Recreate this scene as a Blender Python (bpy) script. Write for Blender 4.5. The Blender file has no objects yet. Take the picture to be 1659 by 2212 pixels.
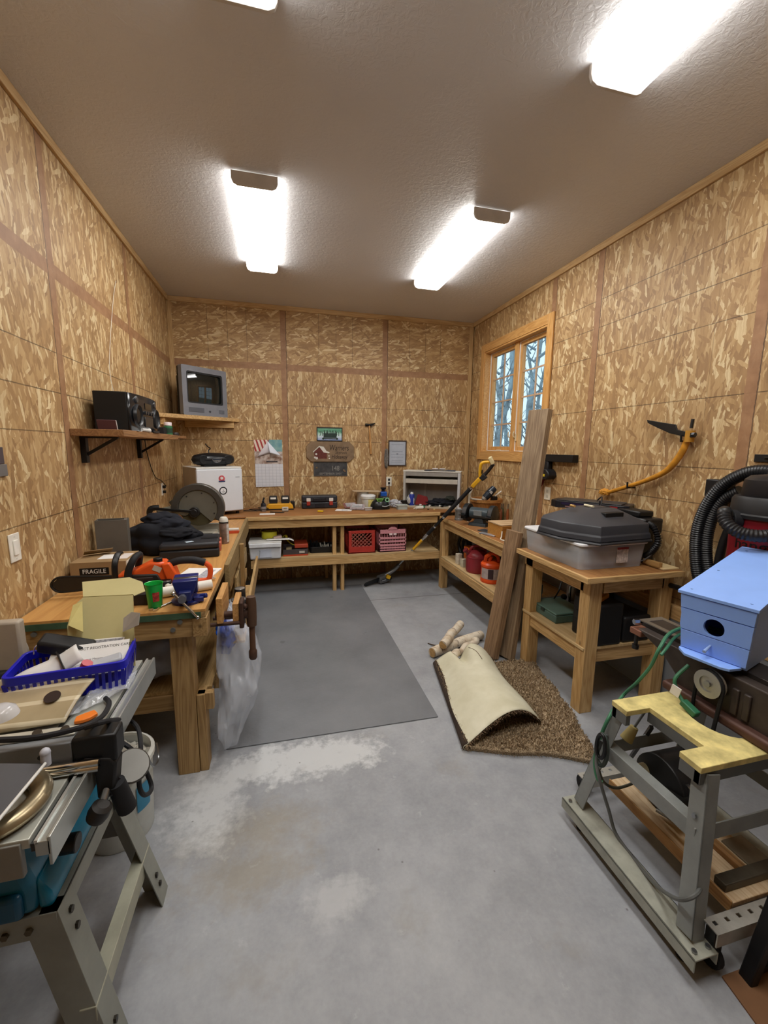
import bpy, bmesh, math, random
from mathutils import Vector as V, Matrix as MX, Euler, noise
random.seed(7)
PI = math.pi
SC = bpy.context.scene
COL = SC.collection
rad = math.radians

# ------------------------------------------------------------------ camera
F_PX, CAM = 901.53, V((1.1284, -5.2196, 1.6485))
YAW, PITCH, ROLL = -0.2474, -0.1543, 0.0120
_f = V((-math.sin(YAW) * math.cos(PITCH), math.cos(YAW) * math.cos(PITCH), math.sin(PITCH)))
_r = V((math.cos(YAW), math.sin(YAW), 0))
_u = _r.cross(_f)
CR = math.cos(ROLL) * _r + math.sin(ROLL) * _u
CU = -math.sin(ROLL) * _r + math.cos(ROLL) * _u
CF = _f
cd = bpy.data.cameras.new('camera')
cam = bpy.data.objects.new('camera', cd)
COL.objects.link(cam)
cd.sensor_fit = 'VERTICAL'
cd.sensor_height = 36.0
cd.lens = 36.0 * F_PX / 2212.0
cd.clip_start = 0.02
_m = MX((CR, CU, -CF)).transposed().to_4x4()
_m.translation = CAM
cam.matrix_world = _m
SC.camera = cam


def P(u, v, x=None, y=None, z=None):
    """the point of the place seen at (u, v) of the photograph on the plane x / y / z"""
    d = CF + CR * ((u - 829.5) / F_PX) - CU * ((v - 1106) / F_PX)
    t = (x - CAM.x) / d.x if x is not None else (y - CAM.y) / d.y if y is not None else (z - CAM.z) / d.z
    return CAM + d * t


# ------------------------------------------------------------------ mesh building
class MB:
    def __init__(s, m=None):
        s.bm = bmesh.new()
        s.m = m or MX()

    def _v(s, pts, m=None):
        mm = s.m @ m if m is not None else s.m
        return [s.bm.verts.new(mm @ V(p)) for p in pts]

    def _f(s, vs):
        try:
            return s.bm.faces.new(vs)
        except ValueError:
            return None

    def box(s, x0, x1, y0, y1, z0, z1, m=None, tx=1, ty=1):
        cx, cy = (x0 + x1) / 2, (y0 + y1) / 2
        T = lambda x, y: (cx + (x - cx) * tx, cy + (y - cy) * ty)
        b = [(x0, y0), (x1, y0), (x1, y1), (x0, y1)]
        v = s._v([(x, y, z0) for x, y in b] + [T(x, y) + (z1,) for x, y in b], m)
        for f in ((3, 2, 1, 0), (4, 5, 6, 7), (0, 1, 5, 4), (1, 2, 6, 5), (2, 3, 7, 6), (3, 0, 4, 7)):
            s._f([v[i] for i in f])
        return s

    def bx(s, c, d, r=(0, 0, 0)):
        m = MX.Translation(c) @ Euler(r).to_matrix().to_4x4()
        return s.box(-d[0] / 2, d[0] / 2, -d[1] / 2, d[1] / 2, -d[2] / 2, d[2] / 2, m)

    def bar(s, a, b, w, h, up=(0, 0, 1)):
        a, b = V(a), V(b)
        d = (b - a)
        L = d.length
        z = d.normalized()
        u = V(up)
        x = u.cross(z)
        if x.length < 1e-4:
            x = V((1, 0, 0)).cross(z)
        x.normalize()
        y = z.cross(x)
        m = MX((x, y, z)).transposed().to_4x4()
        m.translation = a
        return s.box(-w / 2, w / 2, -h / 2, h / 2, 0, L, m)

    def ring(s, c, x, y, r, n, sq=1.0):
        return [s.bm.verts.new(s.m @ (c + x * (r * math.cos(2 * PI * i / n)) + y * (r * sq * math.sin(2 * PI * i / n)))) for i in range(n)]

    def bridge(s, a, b):
        n = len(a)
        for i in range(n):
            s._f((a[i], a[(i + 1) % n], b[(i + 1) % n], b[i]))

    def cyl(s, a, b, r, r2=None, n=18, caps=True):
        a, b = V(a), V(b)
        z = (b - a).normalized()
        x = V((0, 0, 1)).cross(z)
        if x.length < 1e-3:
            x = V((1, 0, 0))
        x.normalize()
        y = z.cross(x)
        A, B = s.ring(a, x, y, r, n), s.ring(b, x, y, r if r2 is None else r2, n)
        s.bridge(A, B)
        if caps:
            s._f(A[::-1])
            s._f(B)
        return s

    def tube(s, pts, r, n=8, sub=6, closed=False, caps=True, sq=1.0):
        pts = [V(p) for p in pts]
        R = r if isinstance(r, (list, tuple)) else [r] * len(pts)
        if sub > 1 and len(pts) > 2:
            q, rr = [], []
            N = len(pts)
            rng = range(N if closed else N - 1)
            for i in rng:
                g = lambda k: pts[k % N] if closed else pts[max(0, min(N - 1, k))]
                p0, p1, p2, p3 = g(i - 1), g(i), g(i + 1), g(i + 2)
                for k in range(sub):
                    t = k / sub
                    q.append(0.5 * ((2 * p1) + (p2 - p0) * t + (2 * p0 - 5 * p1 + 4 * p2 - p3) * t * t + (3 * p1 - p0 - 3 * p2 + p3) * t ** 3))
                    rr.append(R[i] * (1 - t) + R[(i + 1) % N] * t)
            if not closed:
                q.append(pts[-1])
                rr.append(R[-1])
            pts, R = q, rr
        N = len(pts)
        rings = []
        x = None
        for i in range(N):
            a = pts[(i - 1) % N] if closed or i else pts[0]
            b = pts[(i + 1) % N] if closed or i < N - 1 else pts[-1]
            z = (b - a).normalized()
            if x is None:
                x = V((0, 0, 1)).cross(z)
                if x.length < 1e-3:
                    x = V((1, 0, 0))
            x = (x - z * x.dot(z)).normalized()
            rings.append(s.ring(pts[i], x, z.cross(x), R[i], n, sq))
        for i in range(N - 1):
            s.bridge(rings[i], rings[i + 1])
        if closed:
            s.bridge(rings[-1], rings[0])
        elif caps:
            s._f(rings[0][::-1])
            s._f(rings[-1])
        return s

    def hose(s, pts, r, pitch=0.012, depth=0.12, n=12):
        """corrugated hose: a tube whose radius ripples along its length"""
        t = [V(p) for p in pts]
        q = []
        for i in range(len(t) - 1):
            p0, p1, p2, p3 = t[max(0, i - 1)], t[i], t[i + 1], t[min(len(t) - 1, i + 2)]
            for k in range(12):
                u = k / 12
                q.append(0.5 * ((2 * p1) + (p2 - p0) * u + (2 * p0 - 5 * p1 + 4 * p2 - p3) * u * u + (3 * p1 - p0 - 3 * p2 + p3) * u ** 3))
        q.append(t[-1])
        out, acc, k = [q[0]], 0, 1
        step = pitch / 2
        cur = q[0].copy()
        while k < len(q):
            d = q[k] - cur
            if d.length < step - acc:
                acc += d.length
                cur = q[k].copy()
                k += 1
            else:
                cur = cur + d.normalized() * (step - acc)
                acc = 0
                out.append(cur.copy())
        R = [r * (1 - depth * (i % 2)) for i in range(len(out))]
        return s.tube(out, R, n, 1)

    def lathe(s, prof, c=(0, 0, 0), m=None, n=28, sq=1.0):
        mm = MX.Translation(c) @ (m or MX())
        rings = []
        for r, z in prof:
            if r < 1e-5:
                rings.append(s._v([(0, 0, z)], mm))
            else:
                rings.append(s._v([(r * math.cos(2 * PI * i / n), sq * r * math.sin(2 * PI * i / n), z) for i in range(n)], mm))
        for a, b in zip(rings, rings[1:]):
            if len(a) == 1 and len(b) == 1:
                continue
            if len(a) == 1:
                for i in range(n):
                    s._f((a[0], b[(i + 1) % n], b[i])[::-1])
            elif len(b) == 1:
                for i in range(n):
                    s._f((a[i], a[(i + 1) % n], b[0]))
            else:
                s.bridge(a, b)
        if len(prof) > 3 and prof[0][0] > 1e-5 and abs(prof[0][0] - prof[-1][0]) < .0061 and abs(prof[0][1] - prof[-1][1]) < .06:
            s.bridge(rings[-1], rings[0])       # a closed hoop
            return s
        if len(prof) == 2 and prof[0][0] == prof[1][0]:
            return s                            # an open band
        if len(rings[0]) > 1:
            s._f(rings[0][::-1])
        if len(rings[-1]) > 1:
            s._f(rings[-1])
        return s

    def prism(s, poly, h0, h1, pl='xy', m=None):
        T = {'xy': lambda a, b, h: (a, b, h), 'xz': lambda a, b, h: (a, h, b), 'yz': lambda a, b, h: (h, a, b)}[pl]
        A = s._v([T(a, b, h0) for a, b in poly], m)
        B = s._v([T(a, b, h1) for a, b in poly], m)
        s.bridge(A, B)
        s._f(A[::-1])
        s._f(B)
        return s

    def frame(s, outer, inner, h0, h1, pl='xy', m=None):
        T = {'xy': lambda a, b, h: (a, b, h), 'xz': lambda a, b, h: (a, h, b), 'yz': lambda a, b, h: (h, a, b)}[pl]
        L = [s._v([T(a, b, h) for a, b in q], m) for q, h in ((outer, h0), (outer, h1), (inner, h1), (inner, h0))]
        for i in range(4):
            s.bridge(L[i], L[(i + 1) % 4])
        return s

    def ball(s, c, r, sc=(1, 1, 1), n=14, rot=(0, 0, 0)):
        m = s.m @ MX.Translation(c) @ Euler(rot).to_matrix().to_4x4() @ MX.Diagonal((r * sc[0], r * sc[1], r * sc[2], 1))
        bmesh.ops.create_uvsphere(s.bm, u_segments=n, v_segments=max(6, n * 2 // 3), radius=1, matrix=m)
        return s

    def sheet(s, fn, nu, nv):
        g = [[s.bm.verts.new(s.m @ V(fn(i / nu, j / nv))) for j in range(nv + 1)] for i in range(nu + 1)]
        for i in range(nu):
            for j in range(nv):
                s._f((g[i][j], g[i + 1][j], g[i + 1][j + 1], g[i][j + 1]))
        return s

    def quad(s, *p):
        s._f(s._v(p))
        return s


def blob(mb, c, d, amp=0.25, freq=2.5, seed=0, n=24, flat=0.0, rot=0):
    """a crumpled, sagging lump about c of size d (cloth, bags)"""
    def f(i, j):
        a, b = 2 * PI * i, PI * (j - .5)
        p = V((math.cos(a) * math.cos(b), math.sin(a) * math.cos(b), math.sin(b)))
        k = 1 + amp * noise.noise(p * freq + V((seed, seed * 1.7, 3))) + amp * .5 * noise.noise(p * freq * 2.7 + V((seed, 9, 3)))
        p = p * k
        if p.z < -.6 + flat:
            p.z = -.6 + flat
        q = V((p.x * d[0] / 2, p.y * d[1] / 2, p.z * d[2] / 2))
        q.rotate(Euler((0, 0, rot)))
        return V(c) + q
    return mb.sheet(f, n * 2, n)


def rrect(x0, x1, y0, y1, r, k=4):
    """a rounded rectangle as a list of 2D points"""
    o = []
    for cx, cy, a0 in ((x1 - r, y1 - r, 0), (x0 + r, y1 - r, 90), (x0 + r, y0 + r, 180), (x1 - r, y0 + r, 270)):
        for i in range(k + 1):
            a = rad(a0 + 90 * i / k)
            o.append((cx + r * math.cos(a), cy + r * math.sin(a)))
    return o


def obj(name, mb, mat, parent=None, bev=0, sub=0, solid=0, ang=38, seg=2, clean=False):
    bm = mb.bm
    if clean:
        bmesh.ops.remove_doubles(bm, verts=bm.verts, dist=1e-5)
    bmesh.ops.recalc_face_normals(bm, faces=bm.faces)
    me = bpy.data.meshes.new(name)
    bm.to_mesh(me)
    bm.free()
    me.materials.append(mat)
    for p in me.polygons:
        p.use_smooth = True
    me.set_sharp_from_angle(angle=rad(ang))
    o = bpy.data.objects.new(name, me)
    COL.objects.link(o)
    if parent:
        o.parent = parent
    if solid:
        md = o.modifiers.new('thick', 'SOLIDIFY')
        md.thickness = solid
        md.offset = 0
    if sub:
        md = o.modifiers.new('sub', 'SUBSURF')
        md.levels = md.render_levels = sub
    if bev:
        md = o.modifiers.new('bev', 'BEVEL')
        md.width = bev
        md.segments = seg
        md.limit_method = 'ANGLE'
        md.angle_limit = rad(40)
        md.harden_normals = False
    return o


def tag(o, label, cat, group=None, kind=None):
    o['label'] = label
    o['category'] = cat
    if group:
        o['group'] = group
    if kind:
        o['kind'] = kind
    return o


def thing(name, label, cat, loc=(0, 0, 0), rz=0, group=None, rot=None):
    o = bpy.data.objects.new(name, None)
    o.empty_display_size = .05
    COL.objects.link(o)
    o.location = loc
    o.rotation_euler = rot if rot else (0, 0, rz)
    return tag(o, label, cat, group)


def struct(name, mb, mat, parent=None, **k):
    o = obj(name, mb, mat, parent, **k)
    if parent is None:
        o['kind'] = 'structure'
    return o


def dup(root, loc=None, rz=None, label=None):
    c = root.copy()
    COL.objects.link(c)
    if loc is not None:
        c.location = loc
    if rz is not None:
        c.rotation_euler = (0, 0, rz)
    if label:
        c['label'] = label
    for ch in list(root.children):
        a = ch.copy()
        COL.objects.link(a)
        a.parent = c
        for g in ch.children:
            b = g.copy()
            COL.objects.link(b)
            b.parent = a
    return c


def text(name, s, size, mat, parent, loc, rot=(0, 0, 0), ext=.0006, align='CENTER', sx=1, shear=0):
    cu = bpy.data.curves.new(name, 'FONT')
    cu.body = s
    cu.size = size
    cu.extrude = ext
    cu.align_x = align
    cu.align_y = 'CENTER'
    cu.shear = shear
    cu.materials.append(mat)
    me = bpy.data.meshes.new(name)
    tmp = bpy.data.objects.new('tmp', cu)
    COL.objects.link(tmp)
    dg = bpy.context.evaluated_depsgraph_get()
    me = bpy.data.meshes.new_from_object(tmp.evaluated_get(dg))
    bpy.data.objects.remove(tmp)
    me.materials.clear()
    me.materials.append(mat)
    o = bpy.data.objects.new(name, me)
    COL.objects.link(o)
    o.parent = parent
    o.location = loc
    o.rotation_euler = rot
    o.scale = (sx, 1, 1)
    return o


# ------------------------------------------------------------------ materials
def srgb(h):
    if isinstance(h, str):
        h = h.lstrip('#')
        h = [int(h[i:i + 2], 16) / 255 for i in (0, 2, 4)]
    return tuple((c / 12.92 if c <= .04045 else ((c + .055) / 1.055) ** 2.4) for c in h) + (1,)


class N:
    """short-hand for a node tree"""
    def __init__(s, name):
        s.mat = bpy.data.materials.new(name)
        s.mat.use_nodes = True
        s.t = s.mat.node_tree
        s.b = s.t.nodes['Principled BSDF']

    def n(s, kind, **k):
        o = s.t.nodes.new('ShaderNode' + kind)
        for a, v in k.items():
            if a.startswith('i_'):
                o.inputs[a[2:].replace('_', ' ')].default_value = v
            else:
                setattr(o, a, v)
        return o

    def l(s, a, b):
        s.t.links.new(a, b)

    def math(s, op, a, b=None, c=None, clamp=False):
        o = s.n('Math', operation=op, use_clamp=clamp)
        for i, q in enumerate((a, b, c)):
            if q is None:
                continue
            if hasattr(q, 'links'):
                s.l(q, o.inputs[i])
            else:
                o.inputs[i].default_value = q
        return o.outputs[0]

    def mix(s, f, a, b, blend='MIX'):
        o = s.n('MixRGB', blend_type=blend)
        for i, q in enumerate((f, a, b)):
            if hasattr(q, 'links'):
                s.l(q, o.inputs[i])
            else:
                o.inputs[i].default_value = q
        return o.outputs[0]

    def ramp(s, f, *stops, interp='LINEAR'):
        o = s.n('ValToRGB')
        cr = o.color_ramp
        cr.interpolation = interp
        while len(cr.elements) < len(stops):
            cr.elements.new(.5)
        for e, (p, c) in zip(cr.elements, stops):
            e.position = p
            e.color = c if len(c) == 4 else srgb(c)
        s.l(f, o.inputs[0])
        return o.outputs[0]

    def coord(s):
        return s.n('TexCoord').outputs['Object']

    def mapping(s, vec, sc=(1, 1, 1), rot=(0, 0, 0), loc=(0, 0, 0)):
        o = s.n('Mapping')
        o.inputs['Scale'].default_value = sc
        o.inputs['Rotation'].default_value = rot
        o.inputs['Location'].default_value = loc
        s.l(vec, o.inputs['Vector'])
        return o.outputs[0]

    def noise(s, vec, scale, detail=3, rough=.5, dist=0):
        o = s.n('TexNoise')
        o.inputs['Scale'].default_value = scale
        o.inputs['Detail'].default_value = detail
        o.inputs['Roughness'].default_value = rough
        o.inputs['Distortion'].default_value = dist
        s.l(vec, o.inputs['Vector'])
        return o.outputs['Fac']

    def bump(s, h, strength=.3, dist=.01):
        o = s.n('Bump')
        o.inputs['Strength'].default_value = strength
        o.inputs['Distance'].default_value = dist
        s.l(h, o.inputs['Height'])
        s.l(o.outputs[0], s.b.inputs['Normal'])


_mats = {}


def mat(col, rough=.5, metal=0, var=.06, bump=0, bscale=200, spec=.5, coat=0, alpha=1, trans=0, ior=1.45, vscale=9, emit=0):
    key = (str(col), rough, metal, var, bump, bscale, spec, coat, alpha, trans, vscale, emit)
    if key in _mats:
        return _mats[key]
    k = N('m_%d' % len(_mats))
    c = srgb(col)
    b = k.b
    b.inputs['Roughness'].default_value = rough
    b.inputs['Metallic'].default_value = metal
    b.inputs['Specular IOR Level'].default_value = spec
    b.inputs['Coat Weight'].default_value = coat
    b.inputs['Alpha'].default_value = alpha
    b.inputs['Transmission Weight'].default_value = trans
    b.inputs['IOR'].default_value = ior
    co = k.coord()
    nz = k.noise(co, vscale, 5, .6)
    lo = tuple(x * (1 - var * 2) for x in c[:3]) + (1,)
    hi = tuple(min(1, x * (1 + var * 2)) for x in c[:3]) + (1,)
    k.l(k.ramp(nz, (.25, lo), (.75, hi)), b.inputs['Base Color'])
    if emit:
        b.inputs['Emission Color'].default_value = c
        b.inputs['Emission Strength'].default_value = emit
    if bump:
        k.bump(k.noise(co, bscale, 2), bump, .002)
    _mats[key] = k.mat
    return k.mat


def wood(c1, c2, axis=0, rough=.6, scale=1, knots=True, bump=.15):
    """planed or rough timber with its grain along one local axis"""
    key = ('wood', c1, c2, axis, rough, scale)
    if key in _mats:
        return _mats[key]
    k = N('wood_%d' % len(_mats))
    co = k.coord()
    inf = k.n('ObjectInfo')
    off = k.n('VectorMath', operation='SCALE')
    cmb = k.n('CombineXYZ')
    for i in range(3):
        k.l(inf.outputs['Random'], cmb.inputs[i])
    k.l(cmb.outputs[0], off.inputs[0])
    off.inputs['Scale'].default_value = 37.0
    add = k.n('VectorMath', operation='ADD')
    k.l(co, add.inputs[0])
    k.l(off.outputs[0], add.inputs[1])
    sc = [14 * scale] * 3
    sc[axis] = 1.1 * scale
    mp = k.mapping(add.outputs[0], tuple(sc))
    big = k.noise(mp, 1.0, 3, .5, .6)
    fine = k.noise(mp, 7.0, 4, .6)
    wv = k.math('FRACT', k.math('MULTIPLY', big, 9.0))
    tri = k.math('ABSOLUTE', k.math('SUBTRACT', k.math('MULTIPLY', wv, 2.0), 1.0))
    f = k.math('ADD', k.math('MULTIPLY', tri, .45), k.math('MULTIPLY', fine, .55))
    col = k.ramp(f, (.2, c2), (.75, c1))
    if knots:
        sk = [5.0] * 3
        sk[axis] = 2.2
        vo = k.n('TexVoronoi')
        vo.inputs['Scale'].default_value = 1.0
        k.l(k.mapping(add.outputs[0], tuple(sk)), vo.inputs['Vector'])
        km = k.ramp(vo.outputs['Distance'], (.03, (1, 1, 1, 1)), (.065, (0, 0, 0, 1)))
        dk = tuple(x * .5 for x in srgb(c2)[:3]) + (1,)
        col = k.mix(km, col, dk)
    k.l(col, k.b.inputs['Base Color'])
    k.b.inputs['Roughness'].default_value = rough
    k.bump(f, bump, .002)
    _mats[key] = k.mat
    return k.mat


PINE = ('#D6B27C', '#B08A54')
PINE_OLD = ('#B0905F', '#8A693D')


def pw(dx, dy, dz, pal=PINE, **k):
    """pine with the grain along the longest side"""
    d = (dx, dy, dz)
    return wood(pal[0], pal[1], d.index(max(d)), **k)


def plank(name, x0, x1, y0, y1, z0, z1, parent, pal=PINE, bev=.003, mm=None, **k):
    return obj(name, MB().box(x0, x1, y0, y1, z0, z1), mm or pw(abs(x1 - x0), abs(y1 - y0), abs(z1 - z0), pal, **k), parent, bev=bev)


BLACK = mat('#101012', .45)
BLACKM = mat('#16161A', .7)
RUBBER = mat('#121214', .8)
STEEL = mat('#9A9C9E', .3, 1)
DSTEEL = mat('#4A4A4C', .42, 1)
CHROME = mat('#D5D6D8', .12, 1)
WHITE = mat('#E6E6E4', .4)
PAPER = mat('#E9E8E6', .8, var=.02)
GREYPL = mat('#77787C', .45)
# ------------------------------------------------------------------ room
W, H, Y0 = 3.6114, 3.2308, -7.0
ZB, G1 = 2.556, 1.9607


def osb(name, ax, seams, bands, grooves, vgrooves, tilt, upper=None):
    """oriented strand board; ax = local axis along the wall, z is up; seams and bands are painted joints"""
    k = N(name)
    co = k.coord()
    sp = k.n('SeparateXYZ')
    k.l(co, sp.inputs[0])
    U, Z = sp.outputs[ax], sp.outputs[2]
    cb = k.n('CombineXYZ')
    k.l(U, cb.inputs[0])
    k.l(Z, cb.inputs[1])
    uv = cb.outputs[0]
    ds = k.n('TexNoise')
    ds.inputs['Scale'].default_value = 26
    ds.inputs['Detail'].default_value = 2
    k.l(uv, ds.inputs['Vector'])
    sub = k.n('VectorMath', operation='SUBTRACT')
    k.l(ds.outputs['Color'], sub.inputs[0])
    sub.inputs[1].default_value = (.5, .5, .5)
    scl = k.n('VectorMath', operation='SCALE')
    k.l(sub.outputs[0], scl.inputs[0])
    scl.inputs['Scale'].default_value = .018
    add = k.n('VectorMath', operation='ADD')
    k.l(uv, add.inputs[0])
    k.l(scl.outputs[0], add.inputs[1])
    uvd = add.outputs[0]

    def strands(rot0):
        col = None
        hgt = None
        gv = k.n('VectorRotate', rotation_type='Z_AXIS')
        gv.inputs['Angle'].default_value = rad(rot0)
        k.l(uvd, gv.inputs['Vector'])
        grain = k.math('MULTIPLY', k.noise(k.mapping(gv.outputs[0], (150, 7, 1)), 1, 2), .36)
        lay = [(-6, 24, 6.2, 0), (27, 31, 7, .3), (-30, 31, 7, .42), (8, 42, 7.2, .5), (-14, 47, 7.6, .6), (52, 38, 9, .76), (4, 34, 5, .74), (-20, 66, 17, .80)]
        for i, (a, sx, sy, thr) in enumerate(lay):
            mp = k.mapping(uvd, (sx, sy, 1), (0, 0, rad(0)), (i * 3.7, i * 5.1, 0))
            rt = k.n('VectorRotate', rotation_type='Z_AXIS')
            rt.inputs['Angle'].default_value = rad(a + rot0)
            k.l(uvd, rt.inputs['Vector'])
            k.l(rt.outputs[0], mp.node.inputs['Vector'])
            vo = k.n('TexVoronoi')
            vo.inputs['Scale'].default_value = 1
            vo.inputs['Randomness'].default_value = .95
            k.l(mp, vo.inputs['Vector'])
            sc = k.n('SeparateColor')
            k.l(vo.outputs['Color'], sc.inputs[0])
            t = k.math('ADD', k.math('MULTIPLY', sc.outputs[0], .8), grain)
            c = k.ramp(t, (.12, '#98764E'), (.35, '#AA865A'), (.6, '#B79464'), (.82, '#C8A878'), (1.0, '#E6D2A6'))
            if col is None:
                col, hgt = c, sc.outputs[1]
            else:
                msk = k.math('MULTIPLY', k.math('GREATER_THAN', sc.outputs[2], thr), k.math('LESS_THAN', vo.outputs['Distance'], .47))
                col = k.mix(msk, col, c)
                hgt = k.mix(msk, hgt, sc.outputs[1])
        return col, hgt
    col, hgt = strands(tilt)
    if upper is not None:
        c2, h2 = strands(tilt + 82)
        m = k.math('GREATER_THAN', Z, upper)
        col = k.mix(m, col, c2)
        hgt = k.mix(m, hgt, h2)
    blot = k.noise(uv, 1.7, 3)
    col = k.mix(1.0, col, k.ramp(blot, (.3, (.80, .78, .76, 1)), (.7, (1, 1, 1, 1))), 'MULTIPLY')

    def near(c, p, w):
        return k.math('LESS_THAN', k.math('ABSOLUTE', k.math('SUBTRACT', c, p)), w)
    jag = k.math('MULTIPLY', k.math('SUBTRACT', k.noise(uv, 30, 2), .5), .012)
    Uj, Zj = k.math('ADD', U, jag), k.math('ADD', Z, jag)
    line = None

    def acc(m, x):
        return x if m is None else k.math('MAXIMUM', m, x)
    for g in grooves:
        line = acc(line, near(k.math('ADD', Z, k.math('MULTIPLY', jag, .3)), g, .0028))
    if upper is not None:
        line = k.math('MULTIPLY', line, k.math('LESS_THAN', Z, upper))
    vl = None
    for g in vgrooves:
        vl = acc(vl, near(k.math('ADD', U, k.math('MULTIPLY', jag, .3)), g, .0022))
    if vl is not None:
        if upper is not None:
            vl = k.math('MULTIPLY', vl, k.math('GREATER_THAN', Z, upper))
        else:
            vl = k.math('MULTIPLY', vl, .45)
        line = acc(line, vl)
    if line is not None:
        fade = k.math('ADD', .35, k.math('MULTIPLY', k.noise(uv, 6, 2), .6))
        col = k.mix(k.math('MULTIPLY', line, fade), col, srgb('#3A2816'))
    band = None
    for s_ in seams:
        band = acc(band, near(Uj, s_, .034))
    for s_ in bands:
        band = acc(band, near(Zj, s_, .036))
    if band is not None:
        bc = k.ramp(k.noise(uv, 14, 3), (.3, '#8A6242'), (.7, '#A07855'))
        col = k.mix(k.math('MULTIPLY', band, .93), col, bc)
        edge = None
        for s_ in seams:
            edge = acc(edge, near(Uj, s_ + (.030 if ax == 0 else -.030), .0032))
        col = k.mix(k.math('MULTIPLY', edge, .75), col, srgb('#40301E'))
    k.l(col, k.b.inputs['Base Color'])
    k.b.inputs['Roughness'].default_value = .55
    return k.mat


gz = [ZB - .4349, ZB - .6433, ZB - .8499, ZB - 1.2729, ZB - 1.70, ZB - 1.91]
osb_left = osb('osb_left', 1, [-2.515, -1.30, -3.74, -4.96], [ZB - .01], gz, [], 0)
osb_back = osb('osb_back', 0, [1.2192, 2.4384], [ZB], gz, [.40, .61, .815, 1.625, 1.83, 2.03, 2.75, 2.96, 3.16], 0, ZB + .0)
gr = [G1 + d for d in (-1.26, -.84, -.63, -.4134, 0, .4226, .6405, .85)]
osb_right = osb('osb_right', 1, [-1.655, -2.225, -3.445, -4.66], [], gr, [-2.5, -2.95, -3.2, -1.95], 3)

struct('floor', MB().box(-.2, W + .2, Y0 - .2, .2, -.12, 0), None or mat('#888888'))
FLOOR = bpy.data.objects['floor']


def floor_mat():
    k = N('concrete')
    co = k.coord()
    a = k.noise(co, 1.3, 5, .6, .3)
    b = k.noise(co, 9, 6, .65)
    c = k.noise(co, 60, 3, .6)
    t = k.math('ADD', k.math('MULTIPLY', a, .5), k.math('ADD', k.math('MULTIPLY', b, .35), k.math('MULTIPLY', c, .15)))
    col = k.ramp(t, (.32, '#82858A'), (.5, '#9A9DA2'), (.68, '#ADB0B4'))

    def spot(cx, cy, rx, ry, amp=.5):
        d = k.n('VectorMath', operation='LENGTH')
        mp = k.mapping(co, (1 / rx, 1 / ry, 0), (0, 0, 0), (-cx / rx, -cy / ry, 0))
        k.l(mp, d.inputs[0])
        nz = k.math('ADD', k.math('MULTIPLY', k.math('SUBTRACT', k.noise(co, 5.5, 5, .65), .5), 2.2), k.math('MULTIPLY', k.math('SUBTRACT', k.noise(co, 26, 4, .65), .5), 1.3))
        return k.math('SUBTRACT', 1.0, k.math('ADD', d.outputs['Value'], nz), clamp=True)
    # tan water stain, white dust, darker scuffs
    s1 = k.math('MULTIPLY', spot(.98, -3.56, .34, .20), 1.1, clamp=True)
    s1b = k.math('MULTIPLY', spot(.95, -3.75, .30, .16), 1.2, clamp=True)
    s1 = k.math('MAXIMUM', s1, s1b)
    col = k.mix(k.math('MULTIPLY', s1, .45), col, srgb('#8F8265'))
    s2 = k.math('MULTIPLY', spot(1.22, -3.19, .50, .16), 2.2, clamp=True)
    s2b = k.math('MULTIPLY', spot(.78, -3.35, .22, .3), 1.5, clamp=True)
    s2 = k.math('MAXIMUM', s2, s2b)
    col = k.mix(k.math('MULTIPLY', s2, .75), col, srgb('#D3D6D8'))
    s3 = k.math('MULTIPLY', spot(1.28, -3.92, .16, .10), 1.6, clamp=True)
    col = k.mix(k.math('MULTIPLY', s3, .5), col, srgb('#C4C6C8'))
    wh = k.ramp(k.noise(co, 7.5, 6, .7), (.63, (0, 0, 0, 1)), (.72, (1, 1, 1, 1)))
    col = k.mix(k.math('MULTIPLY', wh, .35), col, srgb('#C6C9CC'))
    tn = k.ramp(k.noise(k.mapping(co, (1, 1, 1), (0, 0, 0), (4, 9, 0)), 3.1, 5, .7), (.58, (0, 0, 0, 1)), (.72, (1, 1, 1, 1)))
    col = k.mix(k.math('MULTIPLY', tn, .35), col, srgb('#8D877A'))
    vo = k.n('TexVoronoi')
    vo.inputs['Scale'].default_value = 7
    k.l(co, vo.inputs['Vector'])
    sp = k.ramp(vo.outputs['Distance'], (.022, (1, 1, 1, 1)), (.04, (0, 0, 0, 1)))
    col = k.mix(k.math('MULTIPLY', sp, .6), col, srgb('#4E4A46'))
    # saw-cut control joint across the slab
    spx = k.n('SeparateXYZ')
    k.l(co, spx.inputs[0])
    j = k.math('LESS_THAN', k.math('ABSOLUTE', k.math('SUBTRACT', spx.outputs[1], -.98)), .007)
    col = k.mix(k.math('MULTIPLY', j, .7), col, srgb('#55524D'))
    k.l(col, k.b.inputs['Base Color'])
    k.l(k.ramp(t, (.3, (.42, .42, .42, 1)), (.7, (.6, .6, .6, 1))), k.b.inputs['Roughness'])
    k.bump(t, .12, .004)
    return k.mat


FLOOR.data.materials[0] = floor_mat()


def ceiling_mat():
    k = N('ceiling_texture')
    co = k.coord()
    vo = k.noise(co, 34, 3, .55, .8)
    h = k.ramp(vo, (.42, (0, 0, 0, 1)), (.6, (1, 1, 1, 1)))
    big = k.noise(co, 1.1, 3)
    k.l(k.ramp(big, (.3, '#CAC9CB'), (.7, '#D3D2D3')), k.b.inputs['Base Color'])
    k.b.inputs['Roughness'].default_value = .42
    k.bump(h, .22, .004)
    return k.mat


struct('ceiling', MB().box(-.2, W + .2, Y0 - .2, .2, H, H + .15), ceiling_mat())
struct('wall_left', MB().box(-.15, 0, Y0, 0, 0, H), osb_left)
struct('wall_back', MB().box(-.15, W + .15, 0, .15, 0, H), osb_back)
struct('wall_front', MB().box(-.15, W + .15, Y0 - .15, Y0, 0, H), mat('#A98A62', .7))
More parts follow.
